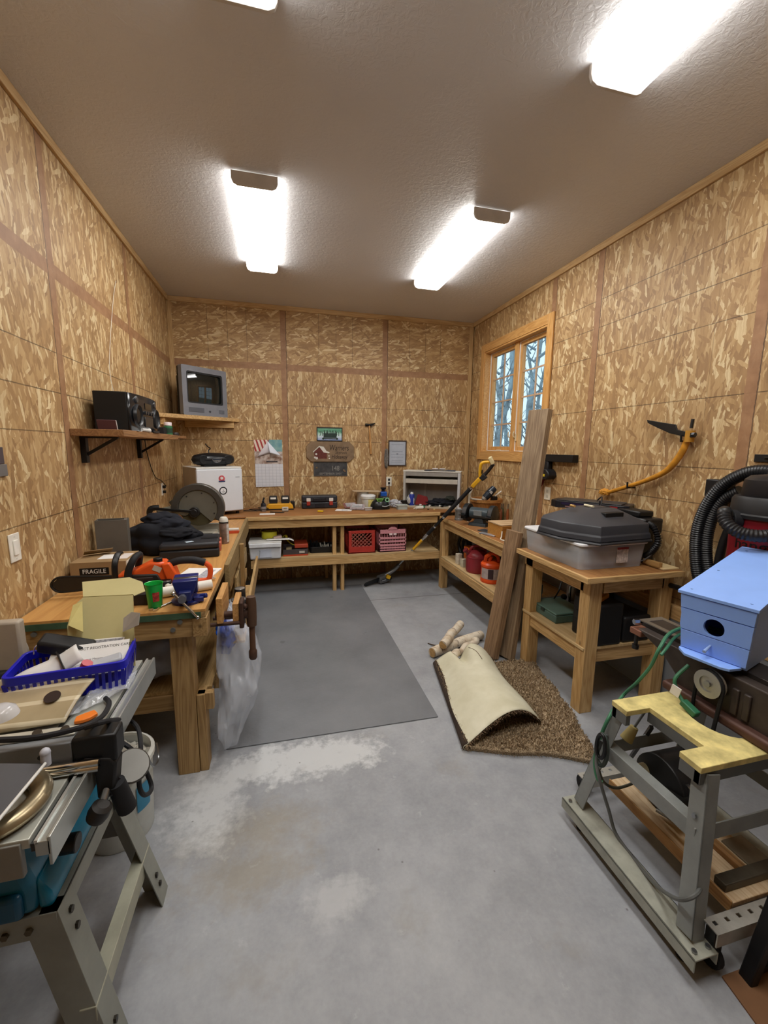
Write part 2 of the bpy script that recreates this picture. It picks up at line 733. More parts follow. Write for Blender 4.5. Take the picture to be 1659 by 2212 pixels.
# right wall around the window opening
WY0, WY1, WZ0, WZ1 = -1.60, -.36, 1.60, 2.80
mb = MB()
mb.box(W, W + .15, Y0, WY0, 0, H).box(W, W + .15, WY1, 0, 0, H).box(W, W + .15, WY0, WY1, 0, WZ0).box(W, W + .15, WY0, WY1, WZ1, H)
struct('wall_right', mb, osb_right)
TR = pw(0, 1, 0, ('#C9A878', '#AE8A58'), knots=False)
struct('trim_1', MB().box(0, .02, Y0, 0, H - .052, H), TR, bev=.003)
struct('trim_2', MB().box(.02, W - .02, -.02, 0, H - .052, H), pw(1, 0, 0, ('#C9A878', '#AE8A58'), knots=False), bev=.003)
struct('trim_3', MB().box(W - .02, W, Y0, 0, H - .052, H), TR, bev=.003)
TV = pw(0, 0, 1, ('#C9A878', '#AE8A58'))
struct('trim_4', MB().box(.0, .045, -.02, 0, .6, H - .052), TV, bev=.003)
struct('trim_5', MB().box(W - .06, W - .01, -.02, 0, .6, H - .052), TV, bev=.003)
# painted block stem wall and its sill plate along the right
k = N('block')
br = k.n('TexBrick')
co = k.coord()
k.l(k.mapping(co, (1, 1, 1), (rad(90), 0, rad(90))), br.inputs['Vector'])
br.inputs['Color1'].default_value = srgb('#85898E')
br.inputs['Color2'].default_value = srgb('#7E8287')
br.inputs['Mortar'].default_value = srgb('#A2A6AA')
br.inputs['Scale'].default_value = 1
br.inputs['Brick Width'].default_value = .4
br.inputs['Row Height'].default_value = .2
br.inputs['Mortar Size'].default_value = .004
k.l(br.outputs['Color'], k.b.inputs['Base Color'])
k.b.inputs['Roughness'].default_value = .6
BLOCK = k.mat
struct('trim_6', MB().box(W - .035, W, Y0, 0, 0, .57), BLOCK)
struct('trim_7', MB().box(W - .04, W, Y0, 0, .57, .66), pw(0, 1, 0), bev=.003)

# window: casing, jambs, two casement sashes with glazing bars
WD = ('#D8A868', '#BE8A4C')
win = bpy.data.objects.new('window_1', None)
COL.objects.link(win)
win['kind'] = 'structure'
cy0, cy1, cz0, cz1 = WY0 - .085, WY1 + .085, WZ0 - .09, WZ1 + .09
mb = MB().box(W - .02, W, cy0, WY0, cz0, cz1).box(W - .02, W, WY1, cy1, cz0, cz1)
obj('side_casing', mb, wood(*WD, 2, knots=False, rough=.4), win, bev=.003)
mb = MB().box(W - .02, W, WY0, WY1, cz0, WZ0).box(W - .02, W, WY0, WY1, WZ1, cz1)
obj('head_and_sill_casing', mb, wood(*WD, 1, knots=False, rough=.4), win, bev=.003)
mb = MB().frame([(WY0, WZ0), (WY1, WZ0), (WY1, WZ1), (WY0, WZ1)], [(WY0 + .018, WZ0 + .018), (WY1 - .018, WZ0 + .018), (WY1 - .018, WZ1 - .018), (WY0 + .018, WZ1 - .018)], W - .012, W + .15, 'yz')
obj('jamb', mb, wood(*WD, 1, knots=False, rough=.4), win, bev=.002)
ym = (WY0 + WY1) / 2
obj('mullion', MB().box(W + .045, W + .13, ym - .038, ym + .038, WZ0 + .018, WZ1 - .018), wood(*WD, 2, knots=False, rough=.4), win, bev=.003)
GL = N('glass')
GL.t.nodes.remove(GL.b)
tr, gl, mx = GL.n('BsdfTransparent'), GL.n('BsdfGlossy'), GL.n('MixShader')
gl.inputs['Roughness'].default_value = .02
mx.inputs[0].default_value = .05
GL.l(tr.outputs[0], mx.inputs[1])
GL.l(gl.outputs[0], mx.inputs[2])
GL.l(mx.outputs[0], GL.t.nodes['Material Output'].inputs[0])
for a, b in ((WY0 + .02, ym - .038), (ym + .038, WY1 - .02)):
    z0, z1 = WZ0 + .02, WZ1 - .02
    q = .042
    s_ = obj('sash', MB().frame([(a, z0), (b, z0), (b, z1), (a, z1)], [(a + q, z0 + q + .01), (b - q, z0 + q + .01), (b - q, z1 - q), (a + q, z1 - q)], W + .07, W + .115, 'yz'), wood(*WD, 2, knots=False, rough=.4), win, bev=.003)
    obj('weatherstrip', MB().frame([(a, z0), (b, z0), (b, z1), (a, z1)], [(a + .007, z0 + .007), (b - .007, z0 + .007), (b - .007, z1 - .007), (a + .007, z1 - .007)], W + .06, W + .07, 'yz'), WHITE, s_)
    mb = MB().box(W + .088, W + .1, (a + b) / 2 - .008, (a + b) / 2 + .008, z0 + q, z1 - q)
    for i in range(1, 4):
        zz = z0 + q + (z1 - z0 - 2 * q) * i / 4
        mb.box(W + .089, W + .099, a + q, b - q, zz - .008, zz + .008)
    obj('glazing_bars', mb, mat('#C9A98A', .5), s_)
    obj('pane', MB().box(W + .102, W + .106, a + q - .004, b - q + .004, z0 + q, z1 - q + .004), GL.mat, s_)
    yl = ym + (.052 if a > ym else -.052)
    mb = MB().box(W + .055, W + .07, yl - .009, yl + .009, WZ0 + .13, WZ0 + .21).tube([(W + .055, yl, WZ0 + .17), (W + .035, yl, WZ0 + .18), (W + .03, yl, WZ0 + .21), (W + .038, yl, WZ0 + .235)], .006)
    obj('latch', mb, mat('#D8C9A4', .4), s_)
    mb = MB().box(W + .05, W + .07, (a + b) / 2 - .06, (a + b) / 2 + .02, WZ0 + .02, WZ0 + .035)
    obj('crank', mb, mat('#D8CDB8', .4), s_)

# ------------------------------------------------------------------ outside
wd = bpy.data.worlds.new('World')
SC.world = wd
wd.use_nodes = True
bg = wd.node_tree.nodes['Background']
bg.inputs[0].default_value = (.60, .82, .96, 1)
bg.inputs[1].default_value = 1.05
struct('ground', MB().box(W + .3, W + 45, -30, 30, -.4, -.3), mat('#6E6A58', .9, var=.3, vscale=2))
BARK = mat('#8FA0A8', .8, var=.35, vscale=4)


def tree(i, x, y, r, h, label):
    t = thing('bare_tree', label, 'tree', (x, y, -.3), group='bare trees outside the window')
    rnd = random.Random(i)
    pts = [(0, 0, 0)] + [(rnd.uniform(-.12, .12) * k, rnd.uniform(-.12, .12) * k, h * k / 4) for k in range(1, 5)]
    obj('trunk', MB().tube(pts, [r, r * .85, r * .65, r * .45, r * .15], 10), BARK, t)
    mb = MB()
    for _ in range(16):
        z = rnd.uniform(1.2, h * .9)
        a = rnd.uniform(0, 6.28)
        L = rnd.uniform(.35, .8)
        mb.tube([(0, 0, z), (math.cos(a) * L * .5, math.sin(a) * L * .5, z + L * .35), (math.cos(a) * L, math.sin(a) * L, z + L * .9)], [r * .28, r * .16, .008], 5, 3)
    obj('branches', mb, BARK, t)


rt = random.Random(3)
for i in range(20):
    d = 3.5 + i * .55
    yy = -1.0 + d * (1.25 + .85 * ((i * .618) % 1))
    tree(i, W + d, yy, rt.uniform(.06, .16), rt.uniform(6, 10), 'bare pale tree trunk seen through the window panes')

# ------------------------------------------------------------------ ceiling lamps
EM = N('lamp')
EM.b.inputs['Base Color'].default_value = (.9, .9, .9, 1)
EM.b.inputs['Emission Color'].default_value = (1.0, .98, .94, 1)
LAMP = 19.0
_g = EM.n('NewGeometry')
_s = EM.n('SeparateXYZ')
EM.l(_g.outputs['Normal'], _s.inputs[0])
EM.l(EM.math('MULTIPLY', EM.math('ADD', .42, EM.math('MULTIPLY', EM.math('MULTIPLY', _s.outputs[2], -1.0, clamp=True), .58)), LAMP), EM.b.inputs['Emission Strength'])


def lamp(x0, x1, y0, y1, label):
    t = thing('ceiling_light', label, 'ceiling light', ((x0 + x1) / 2, (y0 + y1) / 2, H), group='fluorescent wraparound lights')
    w, L = (x1 - x0) / 2, (y1 - y0) / 2
    obj('pan', MB().box(-w * .62, w * .62, -L + .03, L - .03, -.03, 0), WHITE, t, bev=.003)
    prof = [(-w, -.012), (-w, -.04), (-w * .93, -.062), (-w * .75, -.074), (w * .75, -.074), (w * .93, -.062), (w, -.04), (w, -.012)]
    obj('diffuser', MB().prism(prof, -L + .012, L - .012, 'xz'), EM.mat, t)
    for s_ in (-1, 1):
        pe = [(a * 1.02, b - .004 if b < -.03 else -.004) for a, b in prof]
        obj('end_cap', MB().prism(pe, s_ * (L - .016), s_ * L, 'xz'), mat('#C9C2BA', .5), t, bev=.002)
    return t


lamp(.905, 1.165, -2.39, -1.11, 'ceiling light in the left row, nearest the television corner')
lamp(2.43, 2.69, -2.42, -1.13, 'ceiling light in the right row, nearest the window')
lamp(.905, 1.165, -4.75, -3.44, 'ceiling light of the left row cut off by the top of the photo')
lamp(2.43, 2.69, -4.77, -3.48, 'ceiling light of the right row slanting out of the top corner')
SC.view_settings.view_transform = 'Standard'
SC.view_settings.look = 'None'
SC.view_settings.gamma = 1
SC.view_settings.use_curve_mapping = False
SC.view_settings.exposure = 0.38
SC.cycles.max_bounces = 8
SC.cycles.diffuse_bounces = 4
SC.cycles.use_adaptive_sampling = True
SC.cycles.adaptive_threshold = .03
SC.cycles.use_denoising = True
SC.cycles.transparent_max_bounces = 12
SC.cycles.caustics_reflective = False
SC.cycles.caustics_refractive = False
SC.cycles.sample_clamp_indirect = 6
# ------------------------------------------------------------------ benches
TOPM = lambda ax: wood('#A87848', '#8E5E34', ax, knots=False, scale=.5, rough=.5)
ZT = ZB1 = .905
ZC, ZL, ZR = .855, .885, .91
HB = mat('#9A6A3E', .5, var=.12, vscale=5)
t = thing('back_workbench', 'long wooden workbench along the back wall under the calendar and signs', 'workbench')
yb, x0, x1 = -.68, .80, 3.60
obj('hardboard_top', MB().box(.02, 3.57, yb + .005, -.005, ZT - .012, ZT), HB, t)
plank('front_nosing', x0 - .02, 2.96, yb, yb + .03, ZT - .045, ZT - .002, t)
plank('apron', x0 - .02, 2.94, yb + .03, yb + .068, ZT - .135, ZT - .045, t)
for x in (1.70, 1.79, ):
    plank('leg', x, x + .04, yb + .07, yb + .158, 0, ZT - .045, t)
plank('leg', 1.66, 1.70, -.10, -.012, 0, ZT - .05, t)
plank('shelf_rail', .81, 2.98, yb + .03, yb + .068, .33, .42, t)
obj('shelf_board', MB().box(.83, 2.96, yb + .03, -.03, .42, .438), wood('#CDB284', '#B79868', 0, knots=False, scale=.4), t)
plank('back_rail', .83, 2.96, -.06, -.022, .2, .29, t)
t = thing('corner_workbench', 'wooden workbench under the window holding the bench grinder', 'workbench')
xf = 2.95
obj('hardboard_top', MB().box(xf + .005, 3.57, -2.22, yb, ZC - .012, ZC), HB, t)
plank('front_nosing', xf, xf + .03, -2.22, yb - .0, ZC - .045, ZC - .002, t)
plank('apron', xf + .03, xf + .068, -2.20, yb - .09, ZC - .135, ZC - .045, t)
plank('leg', xf + .01, xf + .05, yb - .09, yb - .01, 0, ZC - .045, t)
plank('leg', xf + .052, xf + .09, yb - .09, yb - .01, 0, ZC - .135, t)
plank('leg', xf + .01, xf + .05, -2.21, -2.12, 0, ZC - .135, t)
plank('shelf_rail', xf - .01, xf + .03, -2.20, yb - .092, .29, .375, t)
obj('shelf_board', MB().box(xf - .005, 3.57, -2.20, yb - .092, .376, .394), wood('#CDB284', '#B79868', 1, knots=False, scale=.4), t)

t = thing('side_table', 'sturdy square wooden table under the white lidded tote', 'table')
a0, a1, b0, b1, zt = 2.865, 3.555, -3.235, -2.50, .91
obj('plywood_top', MB().box(a0, a1, b0, b1, zt - .02, zt), wood('#A87A48', '#8C5E34', 1, knots=False, scale=.5), t, bev=.002)
plank('top_edge', a0 - .002, a1, b0 - .02, b0, zt - .035, zt, t)
plank('top_edge', a0 - .02, a0, b0 - .02, b1, zt - .035, zt, t)
plank('apron', a0 + .06, a0 + .098, b0 + .1, b1, zt - .125, zt - .021, t)
plank('apron', a0 + .16, a1 - .08, b0 + .045, b0 + .083, zt - .125, zt - .021, t)
LP = ('#D3B07A', '#B58C54')
for x, y in ((a0 + .06, b0 + .045), (a1 - .095, b0 + .045), (a0 + .06, b1 - .1), (a1 - .095, b1 - .1)):
    plank('leg', x, x + .09, y, y + .085, 0, zt - .021, t, LP)
plank('shelf_rail', a0 + .07, a0 + .108, b0 + .13, b1 - .1, .33, .42, t)
plank('shelf_rail', a0 + .15, a1 - .095, b0 + .06, b0 + .098, .33, .42, t)
obj('shelf_board', MB().box(a0 + .05, a1 - .1, b0 + .05, b1 - .02, .42, .438), wood('#CDB284', '#B79868', 1, knots=False, scale=.4), t, bev=.002)

t = thing('vise_workbench', 'long wooden workbench along the left wall with a green-edged top and wooden vise', 'workbench')
l0, l1, m0, m1 = .01, .775, -3.2, -.68
TP = wood('#CC9A5A', '#B88448', 1, knots=False, scale=.5, rough=.45)
obj('plywood_top', MB().box(l0, l1, m0, m1, ZL - .012, ZL), TP, t)
GRN = mat('#3F5A44', .6, var=.2)
obj('green_edge', MB().box(l0, l1 - .02, m0 - .004, m0, ZL - .04, ZL - .012), GRN, t)
plank('core_board', l0, l1, m0, m1, ZL - .041, ZL - .0125, t, PINE_OLD)
plank('front_edge', l1, l1 + .03, m0 + .72, m1 - .02, ZL - .13, ZL + .012, t, ('#9A8258', '#7E6840'))
plank('end_apron', l0, l1 - .06, m0 + .005, m0 + .045, ZL - .135, ZL - .042, t, PINE_OLD)
plank('end_block', l1 - .06, l1 + .005, m0 - .003, m0 + .09, ZL - .135, ZL - .042, t, PINE_OLD)
for u, v in ((440 - 51, 1343), (374, 1360), (74, 1370)):
    p = P(u, v, y=m0 + .005)
    obj('bolt', MB().cyl((p.x, m0 + .006, p.z), (p.x, m0 - .003, p.z), .011), mat('#6E706E', .5, .3), t)
plank('leg', .60, .70, m0 + .045, m0 + .135, 0, ZL - .042, t, PINE_OLD)
plank('leg_doubler', .702, .742, m0 + .05, m0 + .14, 0, .42, t, PINE_OLD)
plank('leg_doubler', .70, .78, m0 + .06, m0 + .10, .33, .42, t, PINE_OLD)
plank('leg', .62, .71, -1.75, -1.66, 0, ZL - .042, t, PINE_OLD)
plank('leg', .62, .71, -.78, -.69, 0, ZL - .042, t, PINE_OLD)
plank('lower_rail', .02, .66, m0 + .14, m0 + .18, .30, .385, t, PINE_OLD)
obj('lower_shelf', MB().box(.02, .76, m0 + .15, -.75, .386, .404), wood('#B4935F', '#947444', 1, knots=False), t)
plank('side_rail', .742, .78, m0 + .30, -.8, .30, .39, t)
plank('side_board', .78, .80, m0 + 1.2, -1.0, .52, .66, t, ('#BCA378', '#9C8456'))
plank('stretcher', .735, .775, -2.2, -.75, .62, .72, t, PINE_OLD)
# ------------------------------------------------------------------ left wall: shelf, stereo, switch
PRED = ('#9A7046', '#744E2C')
t = thing('wall_shelf', 'narrow brown board shelf on black brackets on the left wall', 'shelf')
plank('board', 0, .27, -2.49, -1.12, 1.69, 1.73, t, PRED)
plank('board', 0, .255, -1.12, -.70, 1.705, 1.73, t, PRED)
for y in (-2.36, -1.335):
    mb = MB().box(0, .03, y - .02, y + .02, 1.535, 1.69).box(0, .2, y - .012, y + .012, 1.68, 1.69).bar((.02, y, 1.58), (.19, y, 1.685), .018, .008, (0, 1, 0))
    obj('bracket', mb, BLACK, t, bev=.002)
t = thing('stereo', 'big black boxy stereo on the bracket shelf', 'stereo', (.15, -1.97, 1.7305))
obj('body', MB().box(-.10, .085, -.31, .31, 0, .235), mat('#0C0B0C', .6), t, bev=.006)
mb = MB().sheet(lambda i, j: (.086 + .03 * math.sin(PI * i) ** .7, -.31 + .62 * i, .003 + .229 * j), 24, 2)
obj('front_panel', mb, mat('#17181B', .22), t, solid=.006)
for y in (-.2, .2):
    sp = obj('speaker', MB().lathe([(.0, 0), (.05, .004), (.062, .012), (.066, .02), (.07, .012), (.072, 0)], (.103, y, .10), Euler((0, PI / 2, 0)).to_matrix().to_4x4(), sq=1.0), mat('#222428', .35), t)
    obj('tweeter', MB().lathe([(0, .012), (.02, .01), (.026, 0)], (.103, y, .2), Euler((0, PI / 2, 0)).to_matrix().to_4x4()), mat('#3A3C40', .3), t)
obj('tape_deck', MB().box(.108, .122, -.09, .09, .03, .10), mat('#26282C', .25), t, bev=.004)
obj('display', MB().box(.108, .12, -.07, .07, .15, .19), mat('#0A0C10', .1), t)
for y in (-.08, -.03, .03, .08):
    obj('knob', MB().cyl((.112, y, .125), (.128, y, .125), .012), mat('#2E3034', .3), t)
obj('antenna_wire', MB().tube([(-.11, .1, .235), (-.135, .12, .45), (-.14, .3, .9), (-.145, .42, 1.1)], .002, 5), mat('#D9D4CA', .5), t)
tag(obj('paper_sheet', MB().bx((.2, -2.05, 1.7315), (.12, .42, .0012), (0, 0, .08)), PAPER), 'flat white paper sheet in front of the black stereo', 'paper')
t = thing('notebook', 'small maroon notebook leaning against the black stereo side', 'notebook', (.135, -2.335, 1.7310))
obj('cover', MB().bx((0, 0, .03), (.10, .008, .06), (.35, 0, 0)), mat('#5A3A3E', .6), t)
obj('pages', MB().bx((.008, .004, .03), (.09, .004, .056), (.35, 0, 0)), PAPER, t)
tag(obj('flashlight', MB(MX.Translation((.266, -2.06, 1.742))).cyl((0, -.08, 0), (0, .05, 0), .011).cyl((0, .05, 0), (0, .08, 0), .011, .016), mat('#D8D8D6', .3)), 'small white flashlight lying before the black stereo', 'flashlight')
tag(obj('pen_case', MB().box(.272-.012, .282-.004, -1.9, -1.75, 1.7305, 1.744), mat('#1E2024', .4), bev=.004), 'dark narrow case lying in front of the stereo speakers', 'case')
t = thing('pill_bottle', 'green bottle with a white cap on the end of the bracket shelf', 'bottle', (.17, -1.03, 1.7305))
obj('bottle', MB().lathe([(0, 0), (.036, 0), (.037, .01), (.037, .075), (.026, .088), (.026, .092), (0, .092)]), mat('#2F6B45', .4), t)
obj('label', MB().lathe([(.0376, .02), (.0376, .062)]), mat('#1E3A2A', .6), t)
obj('cap', MB().lathe([(0, .086), (.033, .086), (.033, .112), (.03, .116), (0, .116)]), mat('#E6D8DC', .45), t)
tag(obj('black_box', MB().box(.10, .18, -1.22, -1.12, 1.7305, 1.795), BLACKM, bev=.003), 'small black box between the stereo and the green bottle', 'box')
tag(obj('dark_puck', MB().lathe([(0, 0), (.035, 0), (.038, .012), (.03, .03), (0, .032)], (.19, -.86, 1.7305)), mat('#26201E', .5)), 'low dark round puck at the far end of the bracket shelf', 'puck')
t = thing('light_switch', 'white rocker light switch on the left wall', 'light switch', P(30, 1183, x=.0))
obj('plate', MB().box(0, .006, -.038, .038, -.062, .062), mat('#E9E5DA', .35), t, bev=.003)
obj('rocker', MB().box(.006, .011, -.016, .016, -.033, .033), mat('#F2EFE6', .3), t, bev=.002)
for z in (.048, -.048):
    obj('screw', MB().cyl((.006, 0, z), (.0075, 0, z), .003), mat('#D9D5CC', .3), t)
p = P(350, 1057, x=0)
t = thing('power_outlet', 'white outlet with two plugs on the left wall behind the miter saw', 'outlet', p)
obj('plate', MB().box(0, .007, -.036, .036, -.06, .06), mat('#E9E5DA', .35), t, bev=.003)
for z in (.025, -.025):
    obj('plug', MB().box(.007, .035, -.012, .012, z - .014, z + .014), BLACK, t, bev=.004)
tag(obj('loose_cable', MB().tube([(.02, -1.2, 1.70), (.012, -1.12, 1.55), (.012, -.95, 1.36), (.015, -.75, 1.30), (.04, p.y, p.z + .03)], .004, 6), BLACK), 'thin black cord running down from the bracket shelf to the outlet', 'cord')
for i, (u, v, w, h, l) in enumerate(((0, 984, .05, .07, 'upper dark metal bit on the left wall at the photo edge'), (2, 1016, .06, .05, 'lower grey metal bit on the left wall at the photo edge'))):
    q = P(u, v, x=0)
    t = thing('metal_plate', l, 'hardware', (-.001, q.y - .05, q.z), group='metal pieces on the left wall')
    obj('plate', MB().box(0.0, .012, -.06, .055 + .02 * i, -h / 2, h / 2), mat('#6E6A68' if i else '#4E4448', .5), t, bev=.002)
    obj('screw', MB().cyl((.012, -.02, 0), (.016, -.02, 0), .006), STEEL, t)

# ------------------------------------------------------------------ corner television on its shelf
t = thing('corner_shelf', 'triangular pine corner shelf carrying the old television', 'shelf')
obj('board', MB().prism([(0.005, -.005), (.005, -.66), (.70, -.005)], 1.915, 1.955), wood(*PINE, 0), t, bev=.003)
mb = MB().bar((.045, -.62, 1.89), (.045, -.50, 1.89), .09, .045)
obj('cleat', MB().box(.005, .045, -.6, -.12, 1.845, 1.915), wood(*PINE, 1), t, bev=.002)
obj('cleat', MB().box(.12, .64, -.045, -.005, 1.845, 1.915), wood(*PINE, 0), t, bev=.002)
az = math.atan2(-.73, .69) + PI / 2
tv = thing('television', 'old grey tube television on the corner shelf', 'television', (.378, -.27, 1.9555), az)
TVG = mat('#7C7E86', .42)
w, h = .265, .50
mb = MB().frame(rrect(-w, w, 0, h, .012), rrect(-w + .052, w - .052, .125, h - .055, .02), -.02, .04, 'xz')
obj('front_bezel', mb, TVG, tv)
obj('screen_surround', MB().frame(rrect(-w + .053, w - .053, .124, h - .054, .02), rrect(-w + .068, w - .068, .14, h - .07, .02), -.012, .0, 'xz'), mat('#1C1D20', .4), tv)
mb = MB().sheet(lambda i, j: (-w + .066 + (2 * w - .132) * i, .012 - .024 * (1 - (2 * i - 1) ** 2) * .7 - .010 * (1 - (2 * j - 1) ** 2), .138 + (h - .206) * j), 16, 12)
obj('screen', mb, mat('#1B1E1C', .05, spec=.9, var=0), tv)
mb = MB().prism([(-w + .004, .04), (w - .004, .04), (w - .01, .09), (w - .13, .22), (w - .15, .25), (-w + .15, .25), (-w + .13, .22), (-w + .01, .09)], .012, .40)
mb.prism([(-w + .004, .04), (w - .004, .04), (w - .02, .1), (-w + .02, .1)], .40, h - .004)
obj('back_case', mb, mat('#0E0C0D', .5), tv, bev=.008)
mb = MB()
obj('speaker_grille', MB().box(-w + .06, -.03, -.023, -.018, .035, .08), mat('#5A5C64', .6), tv)
obj('power_button', MB().cyl((.04, -.026, .05), (.04, -.018, .05), .011), mat('#3C3E46', .4), tv)
for k_ in range(4):
    obj('button', MB().box(.155 + k_ * .018, .167 + k_ * .018, -.025, -.018, .035, .075), mat('#666870', .4), tv)

# ------------------------------------------------------------------ mini fridge and radio
FL, FR = V((.32, -.65, ZB1)), V((.74, -.43, ZB1))
fd = (FR - FL).normalized()
fz = math.atan2(fd.y, fd.x)
fw = (FR - FL).length
ft = P(523, 1008, y=-.43).z - ZB1
fr = thing('mini_fridge', 'white mini fridge in the corner with round stickers', 'fridge', FL, fz)
FW = mat('#DDE2EA', .35, var=.01)
obj('cabinet', MB().box(0, fw, .045, .46, .03, ft - .004), mat('#B9B2A8', .5, var=.02), fr, bev=.006)
obj('door', MB().box(-.002, fw + .002, 0, .042, .04, ft - .02), FW, fr, bev=.012, seg=3)
obj('top_panel', MB().box(0, fw, .01, .46, ft - .02, ft), mat('#E2E2DE', .4, var=.01), fr, bev=.006)
for x in (.04, fw - .04):
    for y in (.07, .42):
        obj('foot', MB().cyl((x, y, 0), (x, y, .032), .018), BLACK, fr)
m = mat('#7A8088', .5)
obj('badge', MB().box(fw - .075, fw - .03, -.002, 0, ft - .115, ft - .105), mat('#A8AEB6', .3), fr)
zc = ft - .12
st = obj('round_sticker', MB().lathe([(0, .0), (.033, 0), (.033, .001), (0, .001)], (fw * .53, -.001, zc), Euler((PI / 2, 0, 0)).to_matrix().to_4x4()), mat('#C3545A', .5, var=.4, vscale=60), fr)
obj('sticker_banner', MB().box(fw * .53 - .034, fw * .53 + .034, -.0035, -.002, zc - .036, zc - .022), mat('#2A3A66', .5, var=.3, vscale=80), st)
obj('sticker_spot', MB().cyl((fw * .53, -.0022, zc + .004), (fw * .53, -.003, zc + .004), .015), mat('#F0EDEA', .5, var=.2, vscale=90), st)
zc = ft - .25
st = obj('round_sticker', MB().lathe([(.031, 0), (.042, 0), (.042, .0012), (.031, .0012)], (fw * .55, -.001, zc), Euler((PI / 2, 0, 0)).to_matrix().to_4x4()), mat('#2A2C34', .5), fr)
obj('sticker_face', MB().cyl((fw * .55, 0, zc), (fw * .55, -.0008, zc), .0315), mat('#E6E9EE', .5), st)
mb = MB().box(fw * .55 - .002, fw * .55 + .002, -.002, -.001, zc - .016, zc + .014).tube([(fw * .55 - .013, -.0016, zc - .004), (fw * .55 - .008, -.0016, zc - .015), (fw * .55 + .008, -.0016, zc - .015), (fw * .55 + .013, -.0016, zc - .004)], .0016, 6)
obj('sticker_mark', mb, mat('#3A3C44', .5), st)
c = FL + V((fd.x * fw * .52 - fd.y * .20, fd.y * fw * .52 + fd.x * .20, ft + .0005))
r_ = thing('portable_radio', 'rounded black portable radio on top of the white mini fridge', 'radio', c, fz)
prof = []
mb = MB().sheet(lambda i, j: (-.225 + .45 * i, (.085 * (math.sin(PI * i) ** .42 if 0 < i < 1 else 0) + .012) * math.cos(2 * PI * j), .073 + (.064 * (math.sin(PI * i) ** .30 if 0 < i < 1 else 0) + .008) * math.sin(2 * PI * j)), 28, 20)
obj('shell', mb, mat('#17191D', .28), r_)
for x in (-.13, .13):
    obj('speaker', MB().lathe([(0, .004), (.04, .008), (.05, 0)], (x, -.078, .073), Euler((PI / 2, 0, 0)).to_matrix().to_4x4()), mat('#0E0F12', .6), r_)
sp = [(.05 * math.cos(a), .085 + .046 * math.sin(a)) for a in [PI + PI * k_ / 10 for k_ in range(11)]]
d_ = obj('display_panel', MB().prism(sp, -.105, -.085, 'xz'), mat('#A8B2C0', .12, .8), r_)
obj('needle', MB().bar((.0, -.106, .06), (.014, -.106, .045), .004, .002), BLACK, d_)
obj('dial_window', MB().box(-.044, .044, -.1065, -.104, .072, .083), mat('#2A3442', .2), d_)
obj('foot', MB().box(-.12, .12, -.05, .05, 0, .02), BLACK, r_, bev=.004)
mb = MB().tube([(-.03, .04, .135), (-.025, .06, .17), (.0, .08, .19), (-.02, .10, .21), (-.035, .12, .24)], .006, 6)
obj('carry_strap', mb, BLACK, r_)

# ------------------------------------------------------------------ back wall: calendar, plates, sign, hammer, certificate
WB = lambda u, v, d=.0: P(u, v, y=-d)
t = thing('wall_calendar', 'paper calendar with curled pages pinned to the back wall', 'calendar', (1.02, -.001, 1.43))
q = lambda u, v: WB(u, v) - V((1.02, 0, 1.43))
A, B = q(548, 950), q(609, 950)
C_, D = q(551, 1002), q(611, 1002)
E_, F_ = q(553, 1052), q(613, 1050)
pic = N('calendar_picture')
co = pic.coord()
s_ = pic.n('SeparateXYZ')
pic.l(co, s_.inputs[0])
wv = pic.math('FRACT', pic.math('MULTIPLY', pic.math('ADD', s_.outputs[0], pic.math('MULTIPLY', s_.outputs[2], .3)), 22))
red = pic.mix(pic.math('GREATER_THAN', wv, .55), srgb('#E8D8CC'), srgb('#A83A38'))
teal = pic.ramp(pic.noise(co, 14, 3), (.3, '#5C93A4'), (.7, '#8FB4B0'))
col = pic.mix(pic.math('GREATER_THAN', s_.outputs[0], .0), red, teal)
low = pic.ramp(pic.noise(co, 20, 4), (.35, '#8A6A58'), (.6, '#C9BEB8'))
col = pic.mix(pic.math('LESS_THAN', s_.outputs[2], .15), col, low)
pic.l(col, pic.b.inputs['Base Color'])
obj('picture_page', MB().prism([(A.x, A.z), (B.x, B.z), (D.x, D.z), (C_.x, C_.z)], -.004, -.001, 'xz'), pic.mat, t)
pg = N('calendar_grid')
br = pg.n('TexBrick')
br.offset = 0
pg.l(pg.mapping(pg.coord(), (1, 1, 1), (rad(90), 0, 0), (.13, .0, 0)), br.inputs['Vector'])
br.inputs['Scale'].default_value = 1
br.inputs['Brick Width'].default_value = .042
br.inputs['Row Height'].default_value = .036
br.inputs['Mortar Size'].default_value = .0016
br.inputs['Color1'].default_value = srgb('#DADCE4')
br.inputs['Color2'].default_value = srgb('#D4D8E2')
br.inputs['Mortar'].default_value = srgb('#B4B8C2')
pg.l(br.outputs['Color'], pg.b.inputs['Base Color'])
obj('date_page', MB().prism([(C_.x, C_.z), (D.x, D.z), (F_.x, F_.z), (E_.x, E_.z)], -.008, -.001, 'xz'), pg.mat, t)
G, I_, J, K = q(578, 953), q(606, 984), q(583, 978), q(556, 987)
mb = MB().sheet(lambda i, j: ((K * (1 - i) + J * i) * (1 - j) + G * j) + V((0, -.008 - .04 * math.sin(PI * j * .5 + .2) * (1 - j), 0)), 6, 8)
obj('curled_page', mb, mat('#D9D6DE', .7, var=.02), t, solid=.0008)
mb = MB().sheet(lambda i, j: ((J * (1 - i) + I_ * i) * (1 - j) + G * j) + V((0, -.012 - .05 * (1 - j) ** .7, 0)), 6, 8)
obj('curled_page', mb, mat('#DCE4F2', .7, var=.02), t, solid=.0008)
obj('heading', MB().box(C_.x + .13, C_.x + .26, -.0095, -.005, C_.z + .022, C_.z + .036), mat('#4A4448', .7, var=.5, vscale=120), t)

